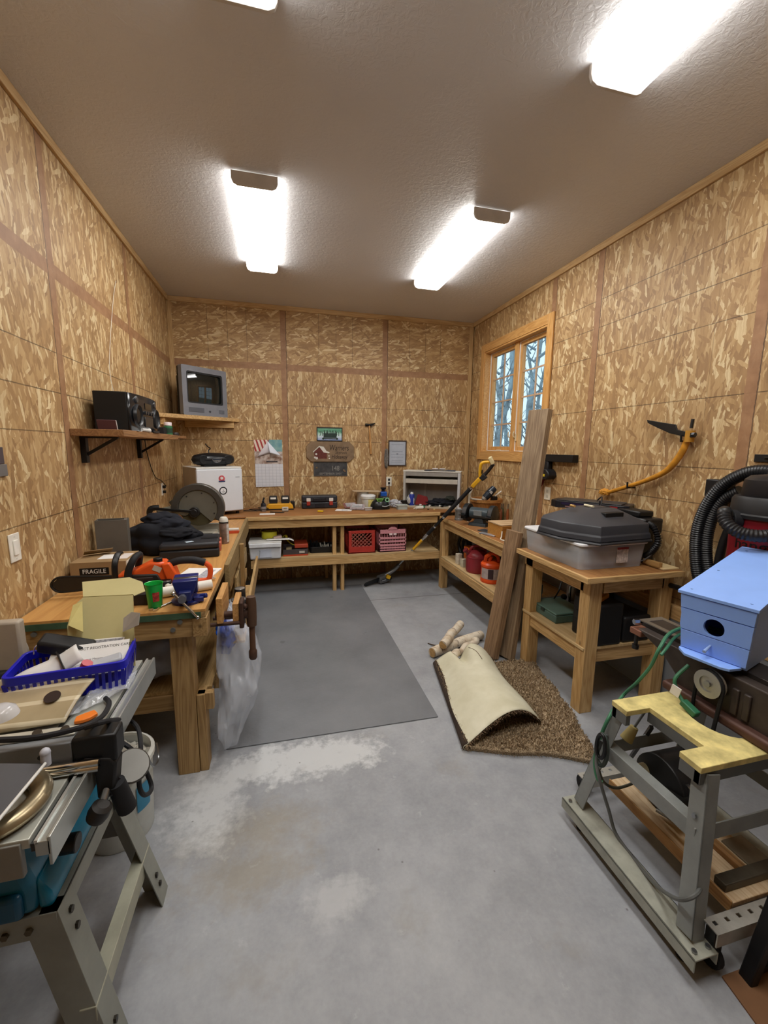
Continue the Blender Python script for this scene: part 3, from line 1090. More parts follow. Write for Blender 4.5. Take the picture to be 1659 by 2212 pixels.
c = WB(712, 938)
t = thing('license_plate', 'small green and white license plate above the wooden sign', 'license plate', (c.x, -.001, c.z))
w_, h_ = .152, .078
pl_ = N('green_plate')
s_ = pl_.n('SeparateXYZ')
co = pl_.coord()
pl_.l(co, s_.inputs[0])
zz = pl_.math('ADD', s_.outputs[2], pl_.math('MULTIPLY', pl_.math('SUBTRACT', pl_.noise(co, 22, 3), .5), .05))
pl_.l(pl_.ramp(pl_.math('ADD', pl_.math('MULTIPLY', zz, 6), .5), (.05, '#7E90C4'), (.3, '#C9D8E2'), (.55, '#A9D2C0'), (.72, '#4E8A6C'), (.95, '#6FAF92')), pl_.b.inputs['Base Color'])
obj('plate', MB().box(-w_, w_, -.004, 0, -h_, h_), pl_.mat, t)
obj('frame', MB().frame([(-w_ - .006, -h_ - .006), (w_ + .006, -h_ - .006), (w_ + .006, h_ + .006), (-w_ - .006, h_ + .006)], [(-w_ + .004, -h_ + .004), (w_ - .004, -h_ + .004), (w_ - .004, h_ - .008), (-w_ + .004, h_ - .008)], -.007, 0, 'xz'), mat('#2A2C2A', .4), t)
DKG = mat('#1E2A28', .5)
text('lettering', '7HK H41', .072, DKG, t, (0, -.005, .0), (PI / 2, 0, 0), sx=.92)
mb = MB().box(-.075, .085, -.0065, -.004, -.045, .012).cyl((-.08, -.004, -.055), (-.08, -.008, -.055), .013).cyl((.09, -.004, -.055), (.09, -.008, -.055), .013).box(-.08, .09, -.0065, -.004, -.06, -.05)
for k_ in range(5):
    mb.box(-.07 + k_ * .035, -.06 + k_ * .035, -.0065, -.004, .01, .045)
obj('dark_emblem', mb, mat('#22352F', .6), t)
c = WB(713.5, 976)
t = thing('wooden_sign', 'brown wooden sign with a red cabin and dark lettering', 'sign', (c.x, -.008, c.z))
w_, h_, k_ = .292, .122, .055
oc = [(-w_ + k_, -h_), (w_ - k_, -h_), (w_, -h_ + k_), (w_, h_ - k_), (w_ - k_, h_), (-w_ + k_, h_), (-w_, h_ - k_), (-w_, -h_ + k_)]
obj('board', MB().prism(oc, -.016, 0, 'xz'), mat('#7E6850', .6, var=.15), t, bev=.004)
INK = mat('#1C120A', .6)
text('lettering', 'Warners', .098, INK, t, (.105, -.0172, .048), (PI / 2, 0, 0), sx=.68, shear=.15)
text('lettering', 'Skyrock', .05, INK, t, (.13, -.0172, -.008), (PI / 2, 0, 0), sx=.9, shear=.15)
text('lettering', 'Hideaway', .075, INK, t, (.11, -.0172, -.062), (PI / 2, 0, 0), sx=.66, shear=.1)
cb = obj('painted_cabin', MB().prism([(-.195, -.085), (-.045, -.085), (-.045, -.01), (-.13, .062), (-.2, -.0)], -.0175, -.015, 'xz'), mat('#5E2A22', .6, var=.2, vscale=40), t)
obj('snowy_roof', MB().prism([(-.135, .058), (-.08, .055), (-.05, .01), (-.01, -.005), (-.02, -.018), (-.085, -.008)], -.0195, -.0175, 'xz'), mat('#D8D4CC', .6), cb)
obj('roof_edge', MB().prism([(-.215, .0), (-.14, .07), (-.08, .062), (-.085, .056), (-.138, .058), (-.21, -.008)], -.0195, -.0175, 'xz'), mat('#C9CCC0', .6), cb)
for x, z, r in ((-.175, -.03, .012), (-.19, -.07, .013), (-.17, -.078, .016), (-.02, -.05, .008), (-.015, -.08, .009)):
    obj('snow_dab', MB().cyl((x, -.0175, z), (x, -.019, z), r, n=10), mat('#D8D4CC', .6), cb)
c = WB(714, 1012)
t = thing('old_license_plate', 'dark grey metal plate reading 148 under the wooden sign', 'license plate', (c.x, -.001, c.z))
w_, h_ = .205, .105
obj('plate', MB().box(-w_, w_, -.003, 0, -h_ + .015, h_), mat('#5C5E62', .38, .75, var=.2, vscale=14), t, bev=.002)
obj('rim', MB().frame([(-w_ - .004, -h_ + .011), (w_ + .004, -h_ + .011), (w_ + .004, h_), (-w_ - .004, h_)], [(-w_ + .004, -h_ + .019), (w_ - .004, -h_ + .019), (w_ - .004, h_ - .006), (-w_ + .004, h_ - .006)], -.006, 0, 'xz'), STEEL, t)
PL = mat('#A8A9A6', .4, .6)
text('lettering', '148', .085, PL, t, (.06, -.0035, .0), (PI / 2, 0, 0), sx=.8)
text('lettering', 'SEPTEMBER 2001', .036, PL, t, (0, -.0035, -.065), (PI / 2, 0, 0), sx=1.05)
for x, z in ((-.17, .01), (.165, -.02), (.18, -.035)):
    obj('bare_spot', MB().cyl((x, -.003, z), (x, -.0045, z), .012, n=9), CHROME, t)
c = WB(797, 918)
t = thing('hammer', 'wooden handled hammer hanging on the back wall', 'hammer', (c.x, -.017, c.z))
mb = MB().cyl((-.05, 0, .0), (-.025, 0, .0), .017).cyl((-.025, 0, 0), (.02, 0, .002), .014, .016).prism([(.015, -.016), (.03, -.014), (.075, .018), (.07, .024), (.02, .016)], -.012, .012, 'xz')
obj('head', mb, mat('#2A2826', .4, .8), t, bev=.002)
obj('handle', MB().tube([(0, 0, .02), (.008, 0, -.1), (.018, 0, -.24), (.024, 0, -.36)], [.011, .011, .016, .014], 10), wood('#C99A62', '#A87840', 2, knots=False), t)
obj('nail', MB().cyl((.03, .022, -.012), (.03, -.025, -.012), .004), STEEL, t)
c = WB(834, 988)
t = thing('paint_brush', 'grey bristled brush hanging beside the framed certificate', 'brush', (c.x, -.009, c.z))
mb = MB().sheet(lambda i, j: ((-.022 + .044 * i) * (.6 + .55 * math.sin(PI * j)), -.008 + .016 * math.sin(2 * PI * i), -.13 + .24 * j), 10, 10)
obj('bristles', mb, mat('#77736E', .8, var=.3, vscale=60), t, solid=.006)
obj('handle', MB().cyl((0, 0, .10), (-.004, 0, .20), .007, .009), wood('#A87C4E', '#7E5A34', 2), t)
c = WB(858, 979)
t = thing('framed_certificate', 'small framed certificate on the back wall', 'picture', (c.x, -.001, c.z))
w_, h_ = .108, .150
obj('frame', MB().frame([(-w_ - .012, -h_ - .012), (w_ + .012, -h_ - .012), (w_ + .012, h_ + .012), (-w_ - .012, h_ + .012)], [(-w_, -h_), (w_, -h_), (w_, h_), (-w_, h_)], -.016, 0, 'xz'), mat('#3A2A22', .4), t, bev=.002)
obj('certificate', MB().box(-w_, w_, -.006, 0, -h_, h_), mat('#A9AFBA', .3, var=.06), t)
for z, a in ((.11, .08), (.02, .07), (-.02, .085), (-.05, .08), (-.095, .075), (-.115, .08)):
    obj('text_line', MB().box(-a, a, -.0068, -.006, z - .003, z + .003), mat('#8E949E', .6), t)
obj('seal', MB().box(-.012, .012, -.0068, -.006, -.012, -.006), INK, t)
c = WB(840, 1040)
t = thing('wall_outlet', 'white double outlet on the back wall under the certificate', 'outlet', (c.x, -.001, c.z))
obj('plate', MB().box(-.036, .036, -.006, 0, -.06, .06), mat('#E4E0D4', .35), t, bev=.003)
for z in (.024, -.022):
    obj('socket', MB().box(-.013, .013, -.009, -.006, z - .015, z + .015), mat('#2A2A2C', .5), t)
obj('cord', MB().tube([(0, -.012, -.045), (.002, -.012, -.1), (-.006, -.014, -.2), (-.03, -.03, -.29)], .006, 6), mat('#7A5E54', .5), t)
# ------------------------------------------------------------------ things on the back workbench
def bxw(u, y, v=1100):
    return P(u, v, y=y).x


def on(u, v, z):
    q = P(u, v, z=z)
    return V((q.x, q.y, z + .0004))


ZB_ = ZB1 + .0004
x = bxw(533, -.32)
tag(obj('power_cable', MB().tube([(x + .02 + .09 * math.cos(a) + .01 * a, -.30 + .06 * math.sin(a), ZB_ + .005 + .002 * a) for a in [k_ * .7 for k_ in range(22)]] + [(x + .22, -.16, ZB_ + .006), (x + .34, -.08, ZB_ + .006)], .004, 6, 3), BLACK), 'coiled black cable on the bench beside the white fridge', 'cable')
t = thing('spray_bottle', 'small dark trigger bottle beside the yellow charger', 'bottle', (bxw(569, -.30), -.30, ZB_))
obj('bottle', MB().lathe([(0, 0), (.03, 0), (.032, .006), (.032, .05), (.03, .056), (0, .056)]), mat('#8E8886', .5), t)
obj('shoulder', MB().lathe([(0, .056), (.03, .056), (.026, .088), (.014, .10), (0, .10)]), mat('#23242E', .4), t)
obj('trigger_head', MB().box(-.012, .012, -.04, .03, .10, .125).bar((0, -.03, .10), (.006, -.05, .075), .012, .008).bar((.0, .02, .12), (.012, .03, .155), .018, .012), mat('#191A20', .4), t, bev=.003)
ch = thing('charger', 'yellow double battery charger on the back bench', 'charger', (bxw(605, -.17), -.17, ZB_))
w_ = .155
obj('housing', MB().prism([(-w_, .012), (w_, .012), (w_ * .95, .05), (w_ * .78, .075), (-w_ * .8, .075), (-w_ * .97, .05)], -.07, .07, 'xz'), mat('#E0A52A', .4), ch, bev=.008)
obj('base', MB().box(-w_, w_ * 1.0, -.072, .072, 0, .014), BLACK, ch, bev=.003)
for i, dx in enumerate((-.075, .062)):
    b_ = thing('battery', ('left' if i == 0 else 'right') + ' black battery standing in the yellow charger', 'battery', (bxw(605, -.17) + dx, -.17, ZB_ + .0755), group='batteries in the yellow charger')
    obj('case', MB().box(-.05, .05, -.05, .05, .02, .085, tx=.86, ty=.9), mat('#1B1B1E', .45), b_, bev=.006)
    obj('sticker', MB().bx((0, -.0505, .062), (.062, .002, .022), (-.09, 0, 0)), mat('#E8E6E0', .5), b_)
    obj('foot', MB().box(-.045, .045, -.047, .047, 0, .02), mat('#222226', .45), b_, bev=.003)
tag(obj('dark_battery', MB().box(bxw(628, -.1), bxw(637, -.1), -.13, -.04, ZB_, ZB_ + .085), mat('#1C1716', .4), bev=.008), 'small dark battery behind the right end of the yellow charger', 'battery')
t = thing('small_tester', 'small cream box standing in front of the yellow charger', 'box', (bxw(616, -.34), -.34, ZB_))
obj('case', MB().box(-.036, .036, -.02, .02, 0, .05), mat('#CFC8BC', .5), t, bev=.006)
obj('sticker', MB().box(-.018, .018, -.0215, -.02, .028, .042), mat('#8A857C', .5), t)
obj('foot_strip', MB().box(-.035, .035, -.021, .021, 0, .012), mat('#5A544C', .5), t, bev=.002)
a, b_ = on(561, 1111, ZB1), on(594, 1108, ZB1)
tag(obj('card', MB().box(a.x, b_.x, -.56, -.47, ZB_, ZB_ + .0015), PAPER), 'white printed card lying in front of the small trigger bottle', 'card')
tag(obj('file', MB().bar((a.x + .11, -.40, ZB_ + .006), (a.x + .26, -.46, ZB_ + .006), .022, .008), DSTEEL, bev=.002), 'dark steel file lying between the card and the charger', 'file')
tb = thing('power_tool_case', 'black tool case with two white and red latches against the back wall', 'case', (bxw(690, -.12), -.12, ZB_))
w_ = .213
obj('body', MB().box(-w_, w_, -.07, .07, 0, .078), mat('#26282F', .45), tb, bev=.014, seg=3)
obj('lid', MB().box(-w_, w_, -.07, .07, .080, .155), mat('#2A2C33', .45), tb, bev=.016, seg=3)
obj('handle', MB().box(-.08, .075, -.078, -.068, .085, .13), mat('#1C1D24', .4), tb, bev=.004)
obj('label_recess', MB().box(-.055, .06, -.074, -.069, .012, .065), mat('#1E1F25', .4), tb, bev=.002)
for x in (-.135, .135):
    l_ = obj('latch', MB().box(x - .022, x + .022, -.082, -.068, .04, .10), mat('#A03428', .4), tb, bev=.004)
    obj('latch_tab', MB().box(x - .025, x + .025, -.085, -.07, .088, .128), mat('#D8D2CC', .4), l_, bev=.004)
c = on(692, 1106, ZB1)
tag(obj('utility_knife', MB().bar((c.x - .03, c.y, ZB_ + .01), (c.x + .03, c.y - .03, ZB_ + .012), .028, .02), mat('#E3BE2A', .4), bev=.006), 'small yellow utility knife lying alone on the back bench', 'knife')
c = on(742, 1102, ZB1)
t = thing('paper_pad', 'white printed leaflet beside the blister packs', 'paper', c, -.3)
obj('sheet', MB().box(-.09, .10, -.07, .07, 0, .003), PAPER, t)
obj('print', MB().box(-.02, .05, -.03, .0, .003, .0036), mat('#9A9AA8', .7, var=.4, vscale=80), t)
CLEAR = mat('#E6EAEE', .12, alpha=.32, var=.02, spec=.8)
for i, (u, y, l) in enumerate(((757, -.22, 'reddish blister pack of hardware behind the leaflet'), (772, -.36, 'clear blister pack of small parts beside the leaflet'))):
    t = thing('blister_pack', l, 'blister pack', (bxw(u, y), y, ZB_), .2 - i * .5, group='blister packs on the back bench')
    obj('card', MB().bx((0, 0, .03 + .004), (.17, .10, .003), (.5, 0, 0)), mat('#8A5A58' if i == 0 else '#A89A9C', .6, var=.3, vscale=40), t)
    obj('bubble', MB().bx((0, -.012, .044), (.13, .07, .022), (.5, 0, 0)), CLEAR, t, bev=.008)
    mb = MB()
    for k_ in range(7):
        mb.bx((-.05 + k_ * .017, -.012 + .01 * (k_ % 2), .044), (.01, .03, .008), (.5, 0, k_ * .7))
    obj('contents', mb, mat('#8C8890', .4, .5, var=.3), t)['kind'] = 'stuff'
bu = thing('bucket', 'white plastic bucket with a yellow label on the back bench', 'bucket', (bxw(795, -.22), -.22, ZB_))
obj('pail', MB().lathe([(0, 0), (.072, 0), (.075, .004), (.086, .15), (.084, .152), (.080, .15), (.070, .008), (0, .006)]), mat('#DEDFD6', .4), bu)
obj('lid', MB().lathe([(.0, .162), (.07, .166), (.088, .158), (.092, .15), (.092, .138), (.087, .136)]), mat('#E6E9EA', .35), bu)
obj('label', MB().sheet(lambda i, j: ((.0795 + .009 * j) * math.cos(-1.75 + 1.35 * i), (.0795 + .009 * j) * math.sin(-1.75 + 1.35 * i), .02 + .09 * j), 12, 2), mat('#E0D27E', .6, var=.15, vscale=30), bu)
obj('rib', MB().lathe([(.084, .118), (.091, .12), (.091, .126), (.085, .128)]), mat('#D6D8D2', .4), bu)
t = thing('tall_canister', 'pale translucent canister behind the white bucket', 'canister', (bxw(783, -.08), -.085, ZB_))
obj('canister', MB().lathe([(0, 0), (.07, 0), (.072, .006), (.072, .185), (0, .187)]), mat('#C9C6BC', .4, alpha=.85), t)
a, b_ = bxw(762, -.13), bxw(820, -.13)
tag(obj('scrap_board', MB().bx(((a + b_) / 2, -.12, ZB_ + .197), (b_ - a, .13, .012), (0, .015, 0)), wood('#CDB89A', '#A89070', 0, knots=False), bev=.003), 'thin pale scrap board balanced across the bucket and canister', 'board')
t = thing('small_parts_box', 'tiny clear parts box in front of the white bucket', 'box', (bxw(795, -.42), -.42, ZB_))
obj('box', MB().box(-.04, .04, -.03, .03, 0, .028, tx=1.1), CLEAR, t, bev=.004)
obj('lid', MB().box(-.046, .046, -.036, .036, .028, .036), mat('#D8DADC', .2, alpha=.6), t, bev=.003)
t = thing('shop_bottle', 'blue square bottle with a black cap behind the black charger', 'bottle', (bxw(827, -.08), -.09, ZB_))
obj('bottle', MB().box(-.042, .042, -.04, .04, 0, .185), mat('#1F5AB8', .35), t, bev=.012, seg=3)
obj('cap', MB().lathe([(0, .183), (.02, .183), (.02, .21), (.036, .222), (.036, .236), (0, .238)]), BLACK, t)
t = thing('green_charger', 'domed black charger with a green badge on the back bench', 'charger', (bxw(821, -.33), -.33, ZB_))
obj('housing', MB().lathe([(0, 0), (.118, 0), (.122, .015), (.118, .05), (.10, .085), (.075, .11), (.05, .118), (0, .12)], sq=.75), mat('#16191A', .3), t)
obj('badge', MB().prism([(-.07, .135), (.03, .135), (.0, .098), (-.045, .098)], -.075, -.05, 'xz'), mat('#6FA850', .4), t)
obj('badge_text', MB().box(-.045, .005, -.078, -.074, .110, .122), mat('#2A4A22', .5), t)
obj('dock', MB().box(.01, .1, -.05, .05, .09, .15), mat('#1D2A24', .3), t, bev=.012)
obj('light_ring', MB().lathe([(.016, 0), (.028, 0), (.028, .006), (.016, .006)], (.075, -.052, .115), Euler((PI / 2, 0, 0)).to_matrix().to_4x4()), mat('#8FC8A0', .3), t)
obj('front_lip', MB().tube([(0, -.098, .045), (.04, -.1, .04), (.08, -.078, .045), (.11, -.05, .05)], .006, 6), mat('#9AA2A6', .25), t)
tag(obj('plastic_bag', blob(MB(), (bxw(853, -.25), -.25, ZB_ + .045), (.15, .12, .1), .5, 3, 4), mat('#DDE0E8', .15, alpha=.45, var=.03), solid=.001), 'small crumpled clear bag beside the black charger', 'bag')
t = thing('clear_container', 'open clear container with grey parts beside the blue spray can', 'container', (bxw(868, -.40), -.40, ZB_))
obj('tub', MB().frame(rrect(-.062, .062, -.045, .045, .012), rrect(-.059, .059, -.042, .042, .010), 0, .05), mat('#C8D2CC', .15, alpha=.45), t)
obj('rim', MB().frame(rrect(-.07, .07, -.053, .053, .012), rrect(-.06, .06, -.043, .043, .010), .048, .054), mat('#D6DCD4', .2, alpha=.8), t)
obj('contents', MB().box(-.057, .057, -.04, .04, .001, .034), mat('#8A9498', .5, var=.4, vscale=90), t)['kind'] = 'stuff'
tag(obj('black_cube_box', MB().box(bxw(861, -.2), bxw(876, -.2), -.26, -.19, ZB_, ZB_ + .088), mat('#171512', .4, var=.4, vscale=60), bev=.003), 'small black box behind the clear open container', 'box')
t = thing('spray_can', 'blue spray can with a white cap beside the grey cabinet', 'spray can', (bxw(889, -.22), -.22, ZB_))
obj('can', MB().lathe([(0, 0), (.033, 0), (.034, .004), (.034, .15), (.03, .158), (.02, .162), (0, .162)]), mat('#2A3C9C', .3), t)
obj('cap', MB().lathe([(0, .16), (.019, .16), (.019, .178), (.014, .186), (0, .187)]), WHITE, t)
obj('label', MB().sheet(lambda i, j: (.0346 * math.cos(-1.2 + .5 * i), .0346 * math.sin(-1.2 + .5 * i), .04 + .075 * j), 5, 1), mat('#D6D8E6', .5), t)

# grey cabinet in the corner, angled, with things in and on it
cz_ = -.5
cab = thing('parts_cabinet', 'grey open metal cabinet standing in the corner of the benches', 'cabinet', (2.63, -.235, ZB_), cz_)
CG = mat('#ADAAA4', .45)
cw, chh, cdp = .70, P(900, 1016, y=-.235).z - ZB1, .235
obj('side_panel', MB().box(0, .028, 0, cdp, 0, chh - .014), CG, cab, bev=.002)
obj('side_panel', MB().box(cw - .03, cw, 0, cdp, 0, chh - .014), mat('#BDBFC2', .35), cab, bev=.002)
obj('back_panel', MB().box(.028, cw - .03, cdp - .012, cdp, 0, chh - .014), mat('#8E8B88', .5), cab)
obj('top', MB().box(-.005, cw + .005, -.005, cdp + .005, chh - .014, chh), mat('#D6D4CC', .4), cab, bev=.003)
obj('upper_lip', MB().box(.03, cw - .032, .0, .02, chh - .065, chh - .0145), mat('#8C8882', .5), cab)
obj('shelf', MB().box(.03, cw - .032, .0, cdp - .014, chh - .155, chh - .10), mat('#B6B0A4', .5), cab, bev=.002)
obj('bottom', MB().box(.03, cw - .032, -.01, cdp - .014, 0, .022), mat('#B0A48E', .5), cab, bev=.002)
obj('strut', MB().box(.23, .26, cdp - .03, cdp - .014, .022, chh - .156), mat('#9A9896', .4), cab)
cm = MX.Translation((2.63, -.235, ZB_)) @ MX.Rotation(cz_, 4, 'Z')
CI = lambda x, y, z: cm @ V((x, y, z))
t = thing('slate_board', 'dark slate grey board with a curled edge on top of the grey cabinet', 'board', CI(.0, .0, chh + .0005), cz_)
obj('board', MB().sheet(lambda i, j: (.26 + .37 * i, .0 + .15 * j, .007 + .012 * math.sin(PI * i) ** 2 * (1 - j)), 12, 4), mat('#454B58', .4), t, solid=.008)
for i, x in enumerate((.385, .475)):
    t = thing('white_disc', ('nearer the spray can' if i == 0 else 'nearer the yellow saw handle') + ', thin white disc on the slate board', 'disc', CI(x, .06, chh + .0245), cz_, group='white discs on the cabinet')
    obj('disc', MB().lathe([(0, 0), (.036, 0), (.038, .003), (.036, .006), (0, .006)]), mat('#E8E9EE', .3), t)
tag(obj('red_folder', MB(cm).prism([(.13, .024), (.32, .024), (.29, .13), (.17, .16)], .10, .125, 'xz'), mat('#7C2426', .5), bev=.004), 'dark red folder leaning inside the grey cabinet', 'folder')
tag(obj('white_bag', blob(MB(), CI(.08, .09, .075), (.09, .1, .13), .4, 3, 11), mat('#C9C6C2', .5, var=.05), solid=.001), 'crumpled white bag in the left end of the grey cabinet', 'bag')
tag(obj('navy_cloth', blob(MB(), CI(.46, .13, .06), (.36, .14, .095), .4, 3, 5), mat('#12131C', .9)), 'bundled navy cloth inside the grey cabinet', 'cloth')
tag(obj('green_cloth', blob(MB(), CI(.57, .15, .115), (.12, .08, .06), .4, 3, 15), mat('#3C4038', .9)), 'small dark green rag on top of the bundled navy cloth', 'rag')
for i in range(11):
    rx = random.Random(i)
    x, y = .18 + .04 * i + rx.uniform(-.01, .01), .005 + .03 * (i % 2)
    k_ = i % 3
    q = CI(x, y, .0235)
    nm = ('bolt_piece', 'fitting', 'clip')[k_]
    lb = ('grey metal bolt among the bits in the grey cabinet', 'pale plastic fitting among the bits in the grey cabinet', 'dark clip among the bits in the grey cabinet')[k_]
    if k_ == 0:
        mb = MB(MX.Translation(q)).cyl((-.018, 0, .008), (.018, .008, .008), .005).cyl((-.024, -.002, .008), (-.017, 0, .008), .008, n=6)
    elif k_ == 1:
        mb = MB(MX.Translation(q)).cyl((0, 0, 0), (0, 0, .02), .009).cyl((0, 0, .012), (.02, .0, .012), .006)
    else:
        mb = MB(MX.Translation(q)).box(-.014, .014, -.008, .008, 0, .012).box(-.004, .004, -.012, .01, .012, .02)
    tag(obj(nm, mb, (STEEL, mat('#D8D8D4', .4), BLACK)[k_]), lb, 'fitting', 'loose bits in the grey cabinet')
t = thing('caulk_tube', 'white and green tube lying in front of the grey cabinet', 'tube', (bxw(908, -.5), -.46, ZB_), .25)
obj('tube', MB().cyl((-.05, 0, .02), (.05, .0, .02), .02), mat('#DCDDD4', .4), t)
obj('nozzle', MB().cyl((-.05, 0, .02), (-.085, 0, .012), .008, .003), mat('#CFCBB8', .4), t)
obj('green_tip', MB().cyl((.05, 0, .02), (.075, .01, .028), .016), mat('#3F7E5E', .4), t)
for i, u in enumerate((925, 938)):
    c = on(u, 1101, ZB1)
    tag(obj('cap_piece', MB(MX.Translation((c.x, c.y, ZB_))).lathe([(0, 0), (.012, 0), (.011, .012), (0, .013)]), mat('#D0B87A' if i else '#2A2018', .5)), ('pale' if i else 'dark') + ' little cap on the bench edge before the grey cabinet', 'cap', 'little caps before the cabinet')

# ------------------------------------------------------------------ lower shelf of the back workbench
ZS = .4385
ZSx = lambda u, y, v=1195: P(u, v, y=y).x
x0, x1 = .795, ZSx(609, -.66)
t = thing('storage_bin', 'white plastic storage bin with a lid under the back bench', 'bin', ((x0 + x1) / 2, -.49, ZS))
w_ = (x1 - x0) / 2
obj('tub', MB().box(-w_ * .93, w_ * .93, -.19, .2, 0, .17, tx=1.06, ty=1.05), mat('#DDE2EA', .35), t, bev=.015, seg=3)
obj('lid', MB().box(-w_, w_, -.21, .21, .17, .195), mat('#D0D0CE', .4), t, bev=.006)
obj('front_lip', MB().box(-w_ * .97, w_ * .97, -.222, -.2, .135, .18), mat('#E2E6EC', .35), t, bev=.006)
obj('handle_hollow', MB().prism([(-.065, .02), (.065, .02), (.055, .095), (.07, .108), (-.07, .108), (-.055, .095)], -.203, -.19, 'xz'), mat('#CBD4E6', .35), t, bev=.004)
YEL = mat('#D9D53C', .5)
bx_ = ZSx(582, -.5, 1160)
t = thing('strap_roll', 'bright yellow webbing roll standing on the white bin', 'strap', (bx_, -.5, ZS + .1955))
obj('roll', MB().frame([(.083 * math.cos(a), .06 * math.sin(a)) for a in [k_ * PI / 14 for k_ in range(28)]], [(.076 * math.cos(a), .053 * math.sin(a)) for a in [k_ * PI / 14 for k_ in range(28)]], 0, .075), YEL, t)
obj('raised_loop', MB().sheet(lambda i, j: (.10 * math.cos(PI * i), .058 + .012 * j, .05 + .075 * math.sin(PI * i) + .004 * j), 16, 2), YEL, t, solid=.004)
tag(obj('playing_cards', MB().bx((ZSx(599, -.6, 1160), -.55, ZS + .1955 + .016), (.09, .06, .03), (0, -.12, .2)), mat('#D8C2BC', .6, var=.1), bev=.002), 'pink and white boxed pack beside the yellow webbing on the bin', 'pack')
a = ZSx(575, -.66, 1168)
tag(obj('loose_paper', MB().sheet(lambda i, j: (a + .29 * i, -.665 + .1 * j, ZS + .1965 + (.008 if i < .85 else .008 - .2 * (i - .85) ** 1.2)), 12, 2), PAPER, solid=.0012), 'white paper hanging over the edge of the white bin lid', 'paper')
tx_ = ZSx(638, -.5)
t = thing('toolbox', 'open dark toolbox with orange red trays under the back bench', 'toolbox', (tx_, -.46, ZS))
w_ = .135
obj('lower_tray', MB().frame([(-w_, -.14), (w_, -.14), (w_, .14), (-w_, .14)], [(-w_ + .006, -.134), (w_ - .006, -.134), (w_ - .006, .134), (-w_ + .006, .134)], 0, .075).box(-w_, w_, -.14, .14, 0, .01), mat('#4A4244', .5), t, bev=.002)
obj('red_strip', MB().box(-w_ - .001, w_ + .001, -.143, -.139, .002, .018), mat('#C04A2C', .45), t)
obj('upper_tray', MB().box(-.01, w_ + .005, -.11, .13, .078, .125), mat('#B5482E', .45), t, bev=.008)
obj('brand_label', MB().box(.04, .1, -.145, -.139, .03, .055), mat('#B8B4AE', .4), t)
obj('wood_block', MB().box(-.1, -.04, -.06, .0, .045, .078), mat('#D6C49C', .6), t, bev=.004)
t = thing('yellow_strap', 'yellow ribbon strap draped from the bin over the open toolbox', 'strap', (0, 0, 0))
s0 = ZSx(612, -.5, 1160)
obj('strap', MB().tube([(s0 - .01, -.46, ZS + .19), (s0 + .03, -.46, ZS + .21), (s0 + .045, -.50, ZS + .16), (s0 + .085, -.54, ZS + .128), (s0 + .12, -.57, ZS + .118)], [.016, .02, .018, .014, .012], 8, sq=.3), mat('#CFC63A', .5), t)
tk = ZSx(695, -.4)
t = thing('black_tray', 'black tray of small pale parts under the back bench', 'tray', (tk, -.40, ZS))
w_ = .145
obj('tray', MB().frame(rrect(-w_, w_, -.12, .12, .03), rrect(-w_ + .012, w_ - .012, -.108, .108, .025), 0, .07).box(-w_ + .01, w_ - .01, -.11, .11, 0, .01), mat('#141416', .5), t, bev=.003)
obj('dividers', MB().box(-.04, -.034, -.108, .108, .01, .06), mat('#1A1A1C', .5), t)
for i in range(12):
    rx = random.Random(40 + i)
    x, y = rx.uniform(-.01, .12), rx.uniform(-.09, .08)
    tag(obj('small_part', MB(MX.Translation((tk + x, -.40 + y, ZS + .0105))).cyl((0, 0, .0), (rx.uniform(-.015, .015), rx.uniform(-.015, .015), rx.uniform(.05, .085)), .007), mat('#DCDAD0', .5)), 'short pale peg standing in the black tray', 'part', 'pale pegs in the black tray')
for i in range(5):
    rx = random.Random(70 + i)
    x, y = rx.uniform(-.12, -.06), rx.uniform(-.08, .08)
    tag(obj('black_lever', MB(MX.Translation((tk + x, -.40 + y, ZS + .0105))).bar((0, 0, .0), (rx.uniform(-.03, .05), rx.uniform(-.02, .02), rx.uniform(.08, .12)), .016, .01), mat('#222226', .4)), 'black lever sticking up from the black tray', 'part', 'black levers in the black tray')


def crate(t, w, d, h, m, mode):
    """a milk crate with openings through its walls"""
    th = .012
    mb = MB()
    for y in (-d / 2, d / 2 - th):
        if mode == 0:
            mb.box(-w / 2, w / 2, y, y + th, 0, h * .30).box(-w / 2, w / 2, y, y + th, h * .88, h)
            mb.box(-w / 2, -w * .36, y, y + th, h * .3, h * .88).box(w * .36, w / 2, y, y + th, h * .3, h * .88)
        else:
            for a, b in ((0, .10), (.15, .21), (.26, .34), (.42, .5), (.58, .66), (.82, 1)):
                mb.box(-w / 2, w / 2, y, y + th, h * a, h * b)
            for i in range(11):
                xx = -w / 2 + w * i / 10
                mb.box(max(-w / 2, xx - .0025), min(w / 2, xx + .0025), y + .004, y + th - .002, 0, h)
    for x in (-w / 2, w / 2 - th):
        mb.box(x, x + th, -d / 2, d / 2, 0, h * .3).box(x, x + th, -d / 2, d / 2, h * .85, h).box(x, x + th, -d / 2, -d / 2 + .05, 0, h).box(x, x + th, d / 2 - .05, d / 2, 0, h)
        for i in range(1, 6):
            yy = -d / 2 + d * i / 6
            mb.box(x, x + th, yy - .006, yy + .006, 0, h)
    obj('walls', mb, m, t, bev=.002)
    obj('bottom', MB().box(-w / 2, w / 2, -d / 2, d / 2, 0, .012), m, t)


